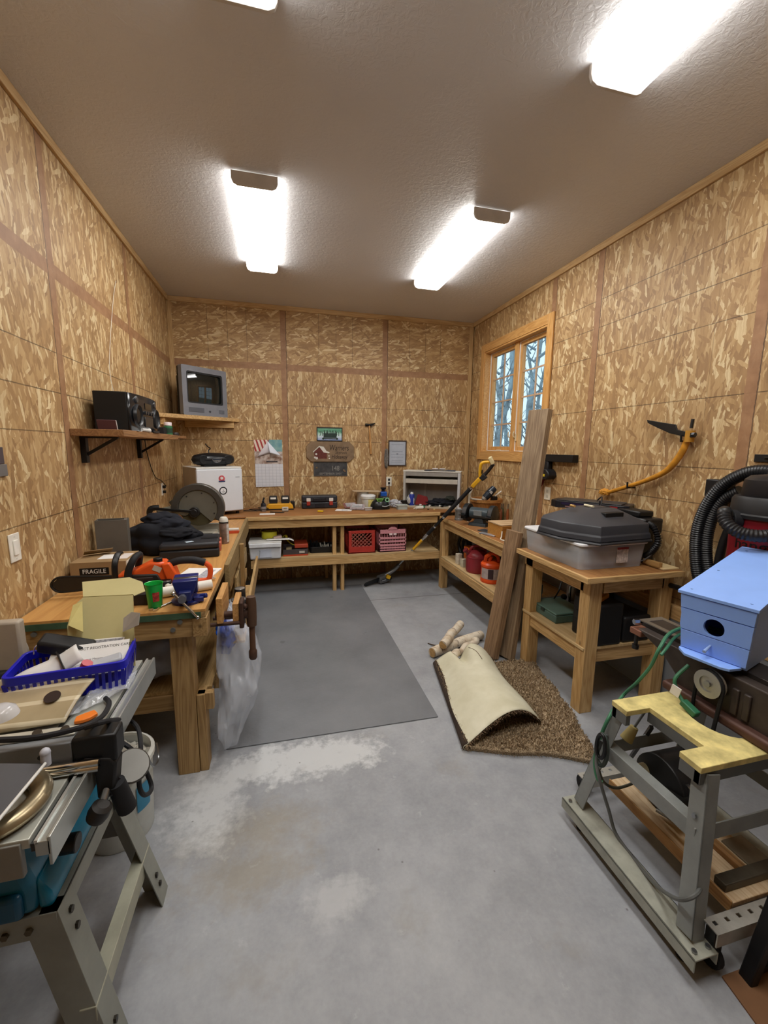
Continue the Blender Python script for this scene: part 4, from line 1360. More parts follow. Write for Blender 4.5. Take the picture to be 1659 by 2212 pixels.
cx_ = ZSx(777, -.5)
t = thing('milk_crate', 'red milk crate with a diamond lattice under the back bench', 'crate', (cx_, -.47, ZS))
RED = mat('#B0362C', .4)
crate(t, .325, .32, .265, RED, 0)
mb = MB()
for i in range(-5, 7):
    for s_ in (1, -1):
        xa, xb = -.12 + i * .045, -.12 + i * .045 + s_ * .155
        za, zb = .08, .233
        f0 = 0.0
        f1 = 1.0
        if xb > .117:
            f1 = (.117 - xa) / (xb - xa)
        if xb < -.117:
            f1 = (-.117 - xa) / (xb - xa)
        if xa < -.117:
            f0 = (-.117 - xa) / (xb - xa) if s_ > 0 else 2
        if xa > .117:
            f0 = (.117 - xa) / (xb - xa) if s_ < 0 else 2
        if f0 < f1 and f0 < 1:
            mb.bar((xa + (xb - xa) * f0, -.154, za + (zb - za) * f0), (xa + (xb - xa) * f1, -.154, za + (zb - za) * f1), .006, .005, (0, 1, 0))
obj('lattice', mb, mat('#B86A5E', .45), t)
cx_ = ZSx(842, -.5)
t = thing('milk_crate', 'pink slatted milk crate beside the red one', 'crate', (cx_, -.47, ZS))
PK = mat('#C98A92', .45)
crate(t, .325, .32, .265, PK, 1)
obj('arched_grip', MB().prism([(-.06, .255), (.06, .255), (.045, .285), (.02, .295), (-.02, .295), (-.045, .285)], -.16, -.148, 'xz'), PK, t, bev=.003)
mb = MB()
for s_ in (-1, 1):
    mb.box(s_ * .025 - .018, s_ * .025 + .018, -.1605, -.158, .20, .222)
obj('lettering', mb, mat('#E6D2D2', .5), t)

# ------------------------------------------------------------------ things on the corner workbench
ZK = ZC + .0004
cx = lambda u, y, v=1110: P(u, v, y=y).x
gx, gy = cx(1033, -1.32, 1120), -1.32
gz_ = rad(-52)
g = thing('bench_grinder', 'dark bench grinder with two guarded wheels on the corner bench', 'bench grinder', (gx + .02, gy, ZK), gz_)
GD = mat('#26313A', .4)
obj('base', MB().box(-.10, .10, -.075, .075, 0, .03, tx=.9, ty=.85).box(-.06, .06, -.045, .045, .028, .075, tx=.7, ty=.7), mat('#20282C', .45), g, bev=.004)
obj('motor', MB().cyl((-.10, 0, .125), (.10, 0, .125), .062, n=24), mat('#3A464C', .35), g, bev=.004)
obj('nameplate', MB().bx((0, -.063, .135), (.09, .006, .055), (0, 0, 0)), mat('#8E9598', .35, .4), g, bev=.002)
for s_ in (-1, 1):
    gd = obj('wheel_guard', MB().cyl((s_ * .115, 0, .125), (s_ * .165, 0, .125), .095, n=28).box(min(s_ * .115, s_ * .165), max(s_ * .115, s_ * .165), -.11, -.04, .07, .13), mat('#171C20', .4), g, bev=.004)
    obj('wheel', MB().cyl((s_ * .12, -.012, .125), (s_ * .16, -.012, .125), .086, n=26), mat('#4C4A4A', .9), gd)
    obj('tool_rest', MB().box(min(s_ * .11, s_ * .17), max(s_ * .11, s_ * .17), -.15, -.1, .105, .113), DSTEEL, g)
    obj('guard_cover', MB().lathe([(0, .012), (.03, .010), (.06, .004), (.085, 0)], (s_ * .165, 0, .125), Euler((0, s_ * PI / 2, 0)).to_matrix().to_4x4()), mat('#20262A', .35), gd)
t = thing('steel_cup', 'ribbed grey metal canister left of the bench grinder', 'canister', (cx(992, -.97), -.97, ZK))
obj('canister', MB().lathe([(0, 0), (.05, 0), (.05, .02), (.046, .024), (.046, .10), (.05, .104), (.05, .12), (.03, .125), (0, .125)]), mat('#9AA0A4', .35, .6), t)
obj('lid', MB().lathe([(.0, .124), (.02, .124), (.02, .135), (0, .136)]), mat('#D8DADC', .3), t)
bc = V((3.36, -1.02, ZK))
t = thing('bushel_basket', 'round wooden bushel basket behind the bench grinder', 'basket', bc)
obj('slats', MB().lathe([(.13, 0), (.172, .24), (.166, .24), (.125, .006), (0, .006), (0, 0)]), wood('#B5793C', '#8C5A28', 2, knots=False), t)
for z, r in ((.225, .176), (.12, .157)):
    obj('hoop', MB().lathe([(r - .004, z - .016), (r + .004, z - .016), (r + .005, z + .016), (r - .003, z + .016)]), wood('#C08A4C', '#9A6A34', 0, knots=False), t)
for i, (dx, dy, c, l) in enumerate(((.10, -.20, '#6E3A1E', 'brown tool handle propped before the bushel basket'), (.14, -.16, '#3E4A2A', 'green tool handle propped before the bushel basket'), (.17, -.21, '#8A4A20', 'orange tool handle propped before the bushel basket'))):
    t = thing('hand_tool', l, 'tool', (bc.x + dx - .03, bc.y + dy - .02, ZK))
    obj('handle', MB().tube([(0, 0, 0), (.005, .01, .08), (.012, .02, .15)], [.012, .015, .01], 8), mat(c, .5), t)
    obj('shaft', MB().cyl((.012, .02, .15), (.02, .03, .20), .004), DSTEEL, t)
# lamp with a white bent arm and a navy head
t = thing('clamp_lamp', 'navy barrel lamp on a white bent arm behind the grinder', 'lamp', (0, 0, 0))
L0, L1, L2, L3, L4 = [P(u, v, y=-1.1) for u, v in ((1020, 1057), (1014, 1068), (1018, 1077), (1045, 1080), (1052, 1072))]
obj('arm', MB().tube([V((L1.x - .0, -1.1, ZK)), L1, L2, L3, L4], .011, 8), mat('#D6D0C0', .4), t)
obj('upper_arm', MB().tube([L1, L0], .011, 8), mat('#D6D0C0', .4), t)
a, b_ = P(1047, 1076, y=-1.12), P(1068, 1054, y=-1.12)
obj('head', MB().cyl(a, a + (b_ - a) * .45, .036, .042).cyl(a + (b_ - a) * .45, a + (b_ - a) * .5, .045).cyl(a + (b_ - a) * .5, b_, .042, .036), mat('#1F2A38', .3), t, bev=.003)
obj('collar', MB().cyl(a - (b_ - a) * .15, a, .024, .03), mat('#A8A49C', .4), t)
c_ = (a + b_) / 2 + V((-.005, -.044, .012))
obj('sticker', MB().bx(c_, (.03, .004, .028), (0, .6, 0)), mat('#D6DADE', .5), t)
a, b_ = P(1069, 1072, y=-1.14), P(1083, 1061, y=-1.14)
obj('lever', MB().cyl(a, b_, .008), mat('#E0DCD0', .4), t)
obj('clamp', MB().box(P(1062, 1076, y=-1.12).x, P(1072, 1076, y=-1.12).x, -1.15, -1.09, ZK, P(1062, 1072, y=-1.12).z), BLACK, t, bev=.004)
a = on(1055, 1148, ZC)
wb = thing('wooden_box', 'golden wooden box with a slatted pale top on the corner bench', 'box', (3.02, -1.98, ZK))
obj('sides', MB().box(0, .25, 0, .26, 0, .115), wood('#C88F3E', '#A87030', 0, knots=False), wb, bev=.002)
for i in range(3):
    obj('top_slat', MB().box(-.006, .256, .004 + i * .086, .08 + i * .086, .115, .127), wood('#D2B48C', '#B0906A', 0), wb, bev=.002)
tag(obj('wire_hook', MB().tube([(3.015, -1.99, ZK + .075), (3.006, -2.0, ZK + .03), (2.992, -2.02, ZK + .008), (3.02, -2.10, ZK + .008), (3.04, -2.13, ZK + .02)], .006, 6), mat('#DCD8C8', .4)), 'bent white wire hook resting against the golden wooden box', 'hook')
tag(obj('tape_measure', MB().bx((2.995, -1.78, ZK + .006), (.05, .19, .01), (0, 0, .35)), mat('#B8BCC4', .3, .6), bev=.002), 'flat silver rule lying beside the golden wooden box', 'rule')
tag(obj('steel_plate', MB().bx((3.06, -1.64, ZK + .006), (.10, .16, .01), (0, 0, .35)), mat('#6A6E74', .35, .8), bev=.002), 'dark steel plate lying in front of the bench grinder', 'plate')

# ------------------------------------------------------------------ lower shelf of the corner workbench
ZQ = .3945
t = thing('hose_ring', 'black coiled ring standing at the far end of the low shelf', 'hose', (3.16, -.90, ZQ))
obj('coil', MB().tube([(.02 * math.sin(a * .1), .115 * math.cos(a), .135 + .115 * math.sin(a)) for a in [k_ * PI / 8 for k_ in range(16)]], .018, 8, 3, closed=True).tube([(.05, .105 * math.cos(a), .127 + .105 * math.sin(a)) for a in [k_ * PI / 8 for k_ in range(16)]], .018, 8, 3, closed=True), mat('#16181A', .5), t)
t = thing('orange_trimmer', 'orange engine box with a white cap behind the red fuel can', 'engine', (3.13, -1.18, ZQ))
obj('housing', MB().box(-.06, .12, -.07, .07, .06, .20), mat('#C4601E', .4), t, bev=.015, seg=3)
obj('base', MB().box(-.05, .10, -.06, .06, 0, .062), mat('#2A2624', .5), t, bev=.004)
obj('cap', MB().cyl((0, -.05, .195), (0, -.05, .222), .018), WHITE, t)
for i, (x, y, w_, h_, c) in enumerate(((3.01, -1.13, .05, .115, '#CFC6B4'), (3.02, -1.24, .06, .085, '#C6C2AC'))):
    t = thing('carton', ('taller' if i == 0 else 'shorter') + ' cream carton in front of the orange engine box', 'carton', (x, y, ZQ), .1, group='cream cartons on the low shelf')
    obj('carton', MB().box(-w_ / 2, w_ / 2, -.03, .03, 0, h_), mat(c, .6, var=.15, vscale=30), t, bev=.002)
    obj('flap', MB().box(-w_ / 2, w_ / 2, -.031, -.005, h_, h_ + .004), mat('#E0D8C8', .6), t)
fc = V((3.085, -1.42, ZQ))
t = thing('fuel_can', 'round dark red plastic fuel can on the low shelf', 'fuel can', fc, -.4)
RC = mat('#8A2A32', .4)
obj('tank', MB().lathe([(0, 0), (.108, 0), (.115, .012), (.118, .03), (.118, .16), (.112, .185), (.09, .21), (.055, .226), (0, .23)]), RC, t)
obj('handle', MB().tube([(-.075, 0, .205), (-.06, 0, .25), (0, 0, .268), (.06, 0, .25), (.075, 0, .205)], .016, 10), RC, t)
obj('spout', MB().cyl((-.085, -.03, .19), (-.125, -.045, .225), .024, .021).cyl((-.12, -.043, .222), (-.135, -.049, .235), .027), mat('#6E2028', .45), t, bev=.002)
obj('vent_cap', MB().cyl((.075, .04, .205), (.085, .045, .225), .014), mat('#5A4A2A', .5), t)
obj('rib', MB().lathe([(.118, .155), (.121, .158), (.121, .163), (.118, .166)]), RC, t)
oc_ = V((3.07, -1.745, ZQ))
t = thing('orange_jug', 'orange jug with a moulded handle and grey label on the low shelf', 'jug', oc_, -.35)
OR = mat('#D8501E', .35)
obj('jug', MB().lathe([(0, 0), (.098, 0), (.102, .006), (.102, .03), (.098, .036), (.098, .15), (.104, .156), (.104, .175), (.09, .192), (.05, .20), (0, .2)]), OR, t)
obj('label', MB().sheet(lambda i, j: (.0995 * math.cos(-2.9 + 2.6 * i), .0995 * math.sin(-2.9 + 2.6 * i), .042 + .10 * j), 22, 1), mat('#A89A96', .5, var=.15, vscale=20), t)
obj('dark_panel', MB().sheet(lambda i, j: (.1003 * math.cos(-2.05 + .5 * i), .1003 * math.sin(-2.05 + .5 * i), .046 + .092 * j), 8, 1), mat('#3A2A30', .5), t)
mb = MB().frame([(-.075, .19), (.07, .19), (.065, .245), (.02, .285), (-.02, .285), (-.07, .24)], [(-.052, .195), (.045, .195), (.042, .235), (.01, .26), (-.012, .26), (-.048, .232)], -.03, .03, 'xz')
obj('handle', mb, OR, t, bev=.006)
obj('spout', MB().cyl((-.03, 0, .2), (-.01, 0, .245), .022, .018), OR, t)

# ------------------------------------------------------------------ pole saw leaning on the corner
ps = thing('pole_saw', 'long yellow and black cordless pole saw leaning on the corner bench', 'pole saw', (0, 0, 0))
A = P(840, 1243, z=.075)
Bz = P(1070, 998, y=-1.35)
A = V((A.x, A.y, .075))
pt = lambda u, f: A + (Bz - A) * f
# fraction along the pole by photo column
fr_ = lambda u: ((u - 843) / (1068 - 843))


def pole(u):
    best, bf = 9e9, 0
    for k_ in range(401):
        f = k_ / 400
        q = A + (Bz - A) * f - CAM
        uu = 829.5 + F_PX * q.dot(CR) / q.dot(CF)
        if abs(uu - u) < best:
            best, bf = abs(uu - u), f
    return A + (Bz - A) * bf


ax = (Bz - A).normalized()
YP = mat('#E3AC22', .4)
obj('lower_tube', MB().cyl(pole(862), pole(893), .013), mat('#A8A9A6', .3, .8), ps)
obj('yellow_tube', MB().cyl(pole(893), pole(912), .0165), YP, ps)
obj('collar', MB().cyl(pole(912), pole(917), .013).cyl(pole(917), pole(924), .019), mat('#C4C5C4', .25, .8), ps)
obj('foam_grip', MB().cyl(pole(924), pole(938), .021), BLACKM, ps)
obj('upper_tube', MB().cyl(pole(938), pole(958), .016), BLACK, ps)
obj('clip_ring', MB().cyl(pole(938), pole(940), .02), CHROME, ps)
obj('clip_ring', MB().cyl(pole(957), pole(960), .022), CHROME, ps)
obj('long_grip', MB().cyl(pole(960), pole(1017), .022), BLACKM, ps)
obj('clip_ring', MB().cyl(pole(1016), pole(1019), .023), CHROME, ps)
side = V((-.55, -.2, .8))
side = (side - ax * side.dot(ax)).normalized()
up_ = -CR * .75 + CU * .66
side = (up_ - ax * up_.dot(ax)).normalized()
pA, pB = pole(1020), pole(1037)
obj('handle_neck', MB().bar(pA, pB, .045, .04, side), YP, ps, bev=.006)
e = pole(1063)
e2 = e + ax * .02
mb = MB().tube([pB, pB + side * .045 + ax * .05, pB + side * .09 + ax * .12, e + side * .075 - ax * .02, e + side * .03 + ax * .02], [.016, .017, .017, .016, .014], 8)
obj('loop_handle', mb, YP, ps)
obj('rear_grip', MB().tube([pB - ax * .01, pB + (e - pB) * .5 - side * .01, e2], [.022, .018, .018], 10), mat('#1E1A18', .5), ps)
obj('trigger', MB().bar(pB + ax * .05 + side * .02, pB + ax * .08 + side * .045, .016, .014), BLACK, ps, bev=.003)
obj('battery', MB().bar(e2 + side * .005, e2 + side * .075 + ax * .03, .06, .035, ax), mat('#D8C89A', .5), ps, bev=.006)
obj('battery_dock', MB().bar(pB - side * .015, pB + ax * .06 - side * .025, .05, .05), mat('#17181A', .45), ps, bev=.006)
hd = P(826, 1250, z=.06)
hd = V((hd.x, hd.y, .062))
tip = P(780, 1266, z=.03)
tip = V((tip.x, tip.y, .03))
bd = (tip - hd).normalized()
obj('elbow', MB().tube([pole(862), pole(852), hd + V((.03, .01, .03))], [.02, .024, .026], 10), mat('#8A8C8E', .35, .6), ps)
obj('motor', MB().bar(hd - bd * .08, hd + bd * .06, .09, .09), mat('#6A6E72', .4), ps, bev=.014, seg=3)
obj('chrome_band', MB().bar(hd - bd * .02 + V((0, -.041, 0)), hd + bd * .04 + V((0, -.041, 0)), .055, .01), CHROME, ps)
yb_ = P(837, 1246, y=hd.y - .05)
obj('yellow_badge', MB().bx((yb_.x + .01, hd.y - .045, yb_.z), (.05, .05, .045), (0, .5, 0)), mat('#E8B820', .4), ps, bev=.004)
obj('head_cover', MB().bx((yb_.x + .02, hd.y - .03, yb_.z - .018), (.06, .07, .04), (0, .5, 0)), BLACK, ps, bev=.006)
obj('guide_bar', MB().prism([(-.02, -.034), (.20, -.030), (.22, -.016), (.22, .016), (.20, .030), (-.02, .034)], -.006, .006, 'xz', MX.Translation(hd + bd * .05) @ V((1, 0, 0)).rotation_difference(bd).to_matrix().to_4x4()), mat('#0F0F10', .45), ps, bev=.002)
"""spare"""
# ------------------------------------------------------------------ floor mat, carpet, logs, planks
mt = N('diamond_plate_mat')
co = mt.coord()
w1 = mt.n('TexBrick')
w1.offset = .5
mt.l(mt.mapping(co, (1, 1, 1), (0, 0, rad(45))), w1.inputs['Vector'])
for a_, b_ in (('Scale', 1.0), ('Brick Width', .034), ('Row Height', .034), ('Mortar Size', .011)):
    w1.inputs[a_].default_value = b_
dn = mt.noise(co, 2.2, 5, .6)
col = mt.ramp(dn, (.3, '#6C6F74'), (.7, '#7F8287'))
vo = mt.n('TexVoronoi')
vo.inputs['Scale'].default_value = 2.6
mt.l(co, vo.inputs['Vector'])
d_ = mt.math('ADD', vo.outputs['Distance'], mt.math('MULTIPLY', mt.noise(co, 30, 3), .07))
col = mt.mix(mt.ramp(d_, (.075, (.45, .45, .45, 1)), (.1, (0, 0, 0, 1))), col, srgb('#4C4E50'))
mt.l(col, mt.b.inputs['Base Color'])
mt.b.inputs['Roughness'].default_value = .5
mt.bump(w1.outputs['Fac'], .35, .002)
tag(obj('floor_mat', MB().prism([(.80, -3.02), (2.045, -3.02), (2.06, -.45), (.79, -.45)], .0002, .007), mt.mat, bev=.002), 'large grey rubber floor mat with a raised diamond pattern', 'mat')

F0, F1 = V((2.25, -2.43, 0)), V((2.085, -3.325, 0))
E0, E1 = V((2.68, -2.47, .02)), V((2.60, -3.25, .018))
ct = thing('carpet', 'brown shag carpet offcut folded over to show its cream backing', 'carpet')
G0, G1_ = V((3.02, -2.64, 0)), V((2.70, -3.58, 0))


def lower(i, j):
    a = F0.lerp(F1, j)
    b = V((2.98, -2.60, 0)).lerp(V((2.72, -3.56, 0)), j)
    bulge = .045 * math.sin(PI * j) + .01 * math.sin(23 * j)
    p = a.lerp(b, i)
    p.x += bulge * i * .9
    p.y += .02 * math.sin(9 * i + 2 * j) * i
    p.z = .018
    return p


PILE = N('carpet_pile')
co = PILE.coord()
PILE.l(PILE.ramp(PILE.noise(co, 160, 2, .6), (.3, '#7E6A52'), (.5, '#B39B7A'), (.7, '#E2CEAE')), PILE.b.inputs['Base Color'])
PILE.b.inputs['Roughness'].default_value = .95
PILE.bump(PILE.noise(co, 240, 2), .8, .01)
obj('backing_mat', MB().sheet(lambda i, j: lower(i, j), 24, 30), PILE.mat, ct, solid=.03)
rp = random.Random(5)
mb = MB()
for _ in range(15000):
    i, j = rp.random(), rp.random()
    p = lower(i, j) + V((0, 0, .012))
    a = rp.uniform(0, 6.28)
    d = V((math.cos(a), math.sin(a), 0))
    e = d * .0035
    tp = p + d.cross(V((0, 0, 1))) * rp.uniform(-.01, .01) + V((rp.uniform(-.006, .006), rp.uniform(-.006, .006), rp.uniform(.012, .022)))
    mb.quad(p - e, p + e, tp + e * .6, tp - e * .6)
for _ in range(900):
    j = rp.random()
    k_ = rp.choice((0, 1, 2))
    p = lower(j, 1) if k_ == 0 else lower(1, j) if k_ == 1 else lower(j, 0)
    a = rp.uniform(0, 6.28)
    d = V((math.cos(a), math.sin(a), 0))
    mb.quad(p - d * .002, p + d * .002, p + d * .025 + V((0, 0, -.008)), p + d * .022 + V((0, 0, -.01)))
o = obj('pile', mb, PILE.mat, ct)
o['kind'] = 'stuff'


def flap(i, j):
    a, b = F0.lerp(F1, j), E0.lerp(E1, j)
    p = a.lerp(b, i)
    h = .035 + .13 * math.sin(PI * min(1, i ** 1.25 * 1.0)) ** .8 * (1.0 + .0 * j)
    if j < .35:
        h -= (.35 - j) * .32 * math.exp(-((i - .42) / .10) ** 2)
    p.z = h if i > 0 else .03
    if i == 1:
        p.z = .045
    p.x += .012 * math.sin(7 * j + 2 * i)
    return p


def fl2(i, j):
    if i < .1:                      # the fold itself, rising from the floor
        a = F0.lerp(F1, j)
        k_ = i / .1
        q = flap(.0001, j)
        return V((a.x + .0 - .012 * math.sin(PI * k_), a.y, .006 + (q.z - .006) * k_))
    return flap((i - .1) / .9, j)


BK = N('carpet_back')
co = BK.coord()
BK.l(BK.ramp(BK.noise(co, 6, 5, .6), (.3, '#C9C4A8'), (.7, '#DDD9C2')), BK.b.inputs['Base Color'])
BK.b.inputs['Roughness'].default_value = .85
BK.bump(BK.noise(co, 300, 2), .25, .002)
obj('cream_backing', MB().sheet(fl2, 44, 40), BK.mat, ct, solid=.003)['label'] = 'cream woven backing folded over'
obj('folded_pile', MB().sheet(lambda i, j: fl2(.02 + .98 * i, .002 + .996 * j) - V((0, 0, .012 if i > .1 else .0)), 44, 40), mat('#3A2E26', .95, bump=.6, bscale=300), ct, solid=.012)
mb = MB()
for _ in range(900):
    k_ = rp.random()
    if k_ < .7:
        p = fl2(rp.uniform(.1, 1), 1)
        d = V((rp.uniform(-.5, .5), -1, 0)) * rp.uniform(.008, .022)
    else:
        p = fl2(1, rp.random())
        d = V((1, rp.uniform(-.6, .6), 0)) * rp.uniform(.006, .018)
    p = p - V((0, 0, rp.uniform(0, .016)))
    mb.quad(p, p + V((.003, 0, 0)), p + d + V((.002, 0, rp.uniform(-.012, .004))), p + d)
o = obj('fringe', mb, mat('#6A543E', .95), ct)
o['kind'] = 'stuff'
obj('loose_thread', MB().tube([flap(.55, .05) + V((0, 0, .006)), flap(.6, .16) + V((.01, 0, .006)), flap(.66, .3) + V((0, 0, .006))], .002, 5), mat('#6A5A42', .8), ct)

BIRCH = N('birch_bark')
co = BIRCH.coord()
mk = BIRCH.ramp(BIRCH.noise(BIRCH.mapping(co, (22, 22, 60)), 1, 3), (.58, (0, 0, 0, 1)), (.64, (1, 1, 1, 1)))
cl = BIRCH.ramp(BIRCH.noise(co, 12, 4), (.3, '#BFA98C'), (.55, '#D8CCB8'), (.8, '#E2DACB'))
BIRCH.l(BIRCH.mix(BIRCH.math('MULTIPLY', mk, .6), cl, srgb('#6A5240')), BIRCH.b.inputs['Base Color'])
BIRCH.b.inputs['Roughness'].default_value = .75
CUTW = mat('#B8935E', .7, var=.15, vscale=40)


def log(a, b, r, label, stubs=()):
    a, b = V(a), V(b)
    L = (b - a).length
    t = thing('birch_log', label, 'log', a, group='birch logs by the carpet', rot=V((0, 0, 1)).rotation_difference((b - a).normalized()).to_euler())
    rr = random.Random(int(r * 1e5))
    n = 7
    pts = [V((rr.uniform(-.012, .012) * (0 < k_ < n - 1), rr.uniform(-.012, .012) * (0 < k_ < n - 1), L * k_ / (n - 1))) for k_ in range(n)]
    obj('bark', MB().tube(pts, [r * rr.uniform(.9, 1.08) for _ in range(n)], 14, 4), BIRCH.mat, t)
    obj('cut_end', MB().lathe([(0, 0), (r * .86, 0), (r * .86, .003), (0, .003)], (0, 0, -.0035)), CUTW, t)
    for z, l_ in stubs:
        obj('stub', MB().tube([(0, 0, z), (.03, .03, z + .02), (.05 + l_, .05, z + .03)], [.011, .009, .006], 8), BIRCH.mat, t)


log((2.27, -2.315, .044), (2.80, -2.10, .04), .040, 'lowest and longest of three birch logs, cut end toward the mat')
log((2.355, -2.325, .105), (2.66, -1.98, .10), .036, 'birch log lying across on top of the longest one', ((.2, .0),))
log((2.375, -2.475, .082), (2.70, -2.21, .05), .031, 'birch log whose cut end rests on the cream carpet backing')
tag(obj('twig', MB().tube([(2.32, -2.08, .004), (2.36, -2.16, .02), (2.39, -2.235, .07)], [.004, .005, .004], 6), mat('#4A3A2C', .8)), 'thin dark twig behind the birch logs', 'twig')


def board(name, label, b, t_, w, th, wd, pal):
    b, t_, w = V(b), V(t_), V(w)
    z = (t_ - b).normalized()
    y = (w - z * w.dot(z)).normalized()
    x = y.cross(z)
    m = MX((x, y, z)).transposed()
    o = bpy.data.objects.new(name, None)
    L = (t_ - b).length
    ob = obj(name, MB().box(-th / 2, th / 2, -wd / 2, wd / 2, 0, L), wood(*pal, 2, scale=.8, rough=.75), bev=.003)
    bpy.data.objects.remove(o)
    m4 = m.to_4x4()
    m4.translation = b
    ob.matrix_world = m4
    return tag(ob, label, 'plank')


GRW = ('#9A8468', '#76604A')
board('plank', 'tall weathered plank leaning past the window', (2.835, -2.43, .014), (3.10, -2.31, 1.945), (.3, -.95, 0), .055, .18, GRW)
board('plank', 'shorter weathered plank leaning in front of the tall one', (2.735, -2.40, .012), (2.885, -2.40, 1.02), (.10, -1, 0), .05, .145, ('#97795A', '#70553A'))

# ------------------------------------------------------------------ side table: tote, cover, device
ZT2 = ZR + .0005
a0_, a1_, b0_, b1_ = 2.905, 3.40, -3.09, -2.515
cx_, cy_ = (a0_ + a1_) / 2, (b0_ + b1_) / 2
t = thing('storage_tote', 'clear plastic tote with a white lid on the square side table', 'tote', (cx_, cy_, ZT2))
w_, d_ = .245, .305
CLR = mat('#DCE2EA', .18, alpha=.4, var=.03, spec=.8)
mb = MB().sheet(lambda i, j: (lambda q: (q[0] * (1 - .05 * (1 - j)), q[1] * (1 - .04 * (1 - j)), .15 * j))(rrect(-w_, w_, -d_, d_, .03, 5)[int(round(i * 24)) % 24]), 24, 3)
obj('tub', mb, CLR, t, solid=.003, ang=60)
obj('tub_floor', MB().prism(rrect(-w_ * .95, w_ * .95, -d_ * .96, d_ * .96, .03), .0, .004), CLR, t)
obj('lid', MB().prism(rrect(-w_ - .012, w_ + .012, -d_ - .012, d_ + .012, .035, 6), .15, .168), mat('#E6E8EC', .35), t, bev=.005)
obj('price_label', MB().bx((.06, -d_ - .001, .085), (.085, .002, .10), (0, 0, 0)), mat('#D6D0CC', .5, var=.25, vscale=60), t)
obj('red_band', MB().bx((.06, -d_ - .0025, .128), (.085, .001, .014)), mat('#8A2A34', .5), t)
for i, (x, y, s_, c) in enumerate(((-.1, -.24, 1, '#9EC4DC'), (0, -.25, .8, '#8CB6D4'), (.02, -.2, .9, '#B0CEDF'), (-.15, -.15, 1.1, '#7A8896'), (.1, -.1, 1.2, '#6F7A86'), (-.08, .1, 1.3, '#8A949E'))):
    tag(obj('cloth_scrap', blob(MB(), (cx_ + x, cy_ + y, ZT2 + .012 + .025 * s_), (.10 * s_, .08 * s_, .075 * s_), .35, 3, i), mat(c, .8)), ('pale blue' if i < 3 else 'grey') + ' cloth scrap inside the clear tote', 'cloth', ('pale blue' if i < 3 else 'grey') + ' scraps in the clear tote')
cv = thing('plastic_cover', 'black hipped plastic cover with a pocket, lying on the white tote lid', 'cover', (3.12, -2.905, ZT2 + .1685), .10)
CV = mat('#3A3C42', .45, bump=.15, bscale=500)
hw, hd = .275, .255


def hexo(k_, c=.09):
    X, Y = hw * k_, hd * k_
    c = c * k_
    return [(-X + c * 1.2, -Y), (X - c * .3, -Y), (X, -Y + c * .3), (X, Y - c), (X - c, Y), (-X + c, Y), (-X, Y - c), (-X, -Y + c * 2.4)]


def loft(mb, rings):
    R = [mb._v([(x, y, z) for x, y in p]) for p, z in rings]
    for a, b in zip(R, R[1:]):
        mb.bridge(a, b)
    mb._f(R[0][::-1])
    mb._f(R[-1])
    return mb


top = [(-.06, -.10), (.11, -.10), (.12, -.09), (.12, .07), (.11, .08), (-.05, .08), (-.06, .07), (-.07, -.08)]
obj('shell', loft(MB(), [(hexo(1.0), .018), (hexo(.99), .05), (hexo(.965), .056), (hexo(.95), .105), (hexo(.94), .112), (top, .195)]), CV, cv, bev=.006)
obj('rim', loft(MB(), [(hexo(1.02), 0), (hexo(1.03), .005), (hexo(1.02), .012), (hexo(1.0), .016)]), mat('#2A2B30', .4), cv)
mb = loft(MB(), [([(-.09, -.20), (.135, -.20), (.135, -.19), (.12, -.06), (.11, -.055), (-.07, -.055), (-.08, -.06), (-.09, -.19)], .150), ([(-.082, -.196), (.125, -.196), (.125, -.186), (.115, -.066), (.105, -.06), (-.065, -.06), (-.075, -.066), (-.082, -.186)], .168)])
obj('pocket_shade', MB().box(-.05, .10, -.17, -.06, .145, .180), mat('#0C0C0E', .6), cv, bev=.004)  # solid near-black block, the shade of the recess put into its colour
obj('pocket_bridge', MB().box(-.06, .11, -.062, -.04, .175, .199), CV, cv, bev=.004)

zd = .285
t = thing('scrap_stack', 'stack of pale boards under the black device behind the cover', 'boards', (3.45, -2.60, ZT2))
for i in range(4):
    obj('board', MB().box(-.035, .06, -.08 + .01 * i, .07, i * .075, i * .075 + .072), wood('#C8A878', '#A88654', 1, knots=False), t, bev=.003)
za = ZT2 + .2985
q1, q2 = P(1178, 1082, x=3.38), P(1325, 1080, x=3.38)
dv = thing('media_player', 'flat black media player box lying behind the black cover', 'media player', (3.40, -2.585, za), .62)
obj('case', MB().prism([(-.10, -.27), (.08, -.27), (.09, -.22), (.09, .22), (.08, .27), (-.08, .27), (-.125, .22), (-.125, -.22)], 0.003, .055, 'xy'), mat('#1E1E24', .35), dv, bev=.005)
obj('top_plate', MB().box(-.11, .08, -.22, .22, .0555, .062), mat('#3A3A3C', .4), dv, bev=.003)
obj('front_strip', MB().box(-.1285, -.125, -.2, .15, .012, .02), mat('#8A6A6A', .3), dv)
obj('red_badge', MB().box(-.1285, -.125, -.2, -.15, .03, .045), mat('#A02428', .4), dv)
obj('display', MB().box(-.1285, -.125, -.05, .18, .028, .045), mat('#2A2440', .15), dv)
tag(obj('loose_cable', MB().tube([(3.42, -2.62, za + .068), (3.40, -2.68, za + .10), (3.35, -2.74, za + .08), (3.32, -2.76, za + .0), (3.30, -2.78, ZT2 + .385)], .005, 6), mat('#2A2A2E', .5)), 'dark cord looping over the front of the media player', 'cable')
t = thing('power_planer', 'black power tool with a coiled cord right of the media player', 'power tool', (3.49, -2.96, ZT2))
obj('body', MB().box(-.07, .06, -.07, .05, 0, .24, tx=.8, ty=.8).box(-.09, .06, -.11, .03, .2, .30), mat('#141416', .4), t, bev=.012)
obj('handle', MB().box(-.08, .04, -.05, .14, .30, .34), BLACK, t, bev=.01)
mb = MB()
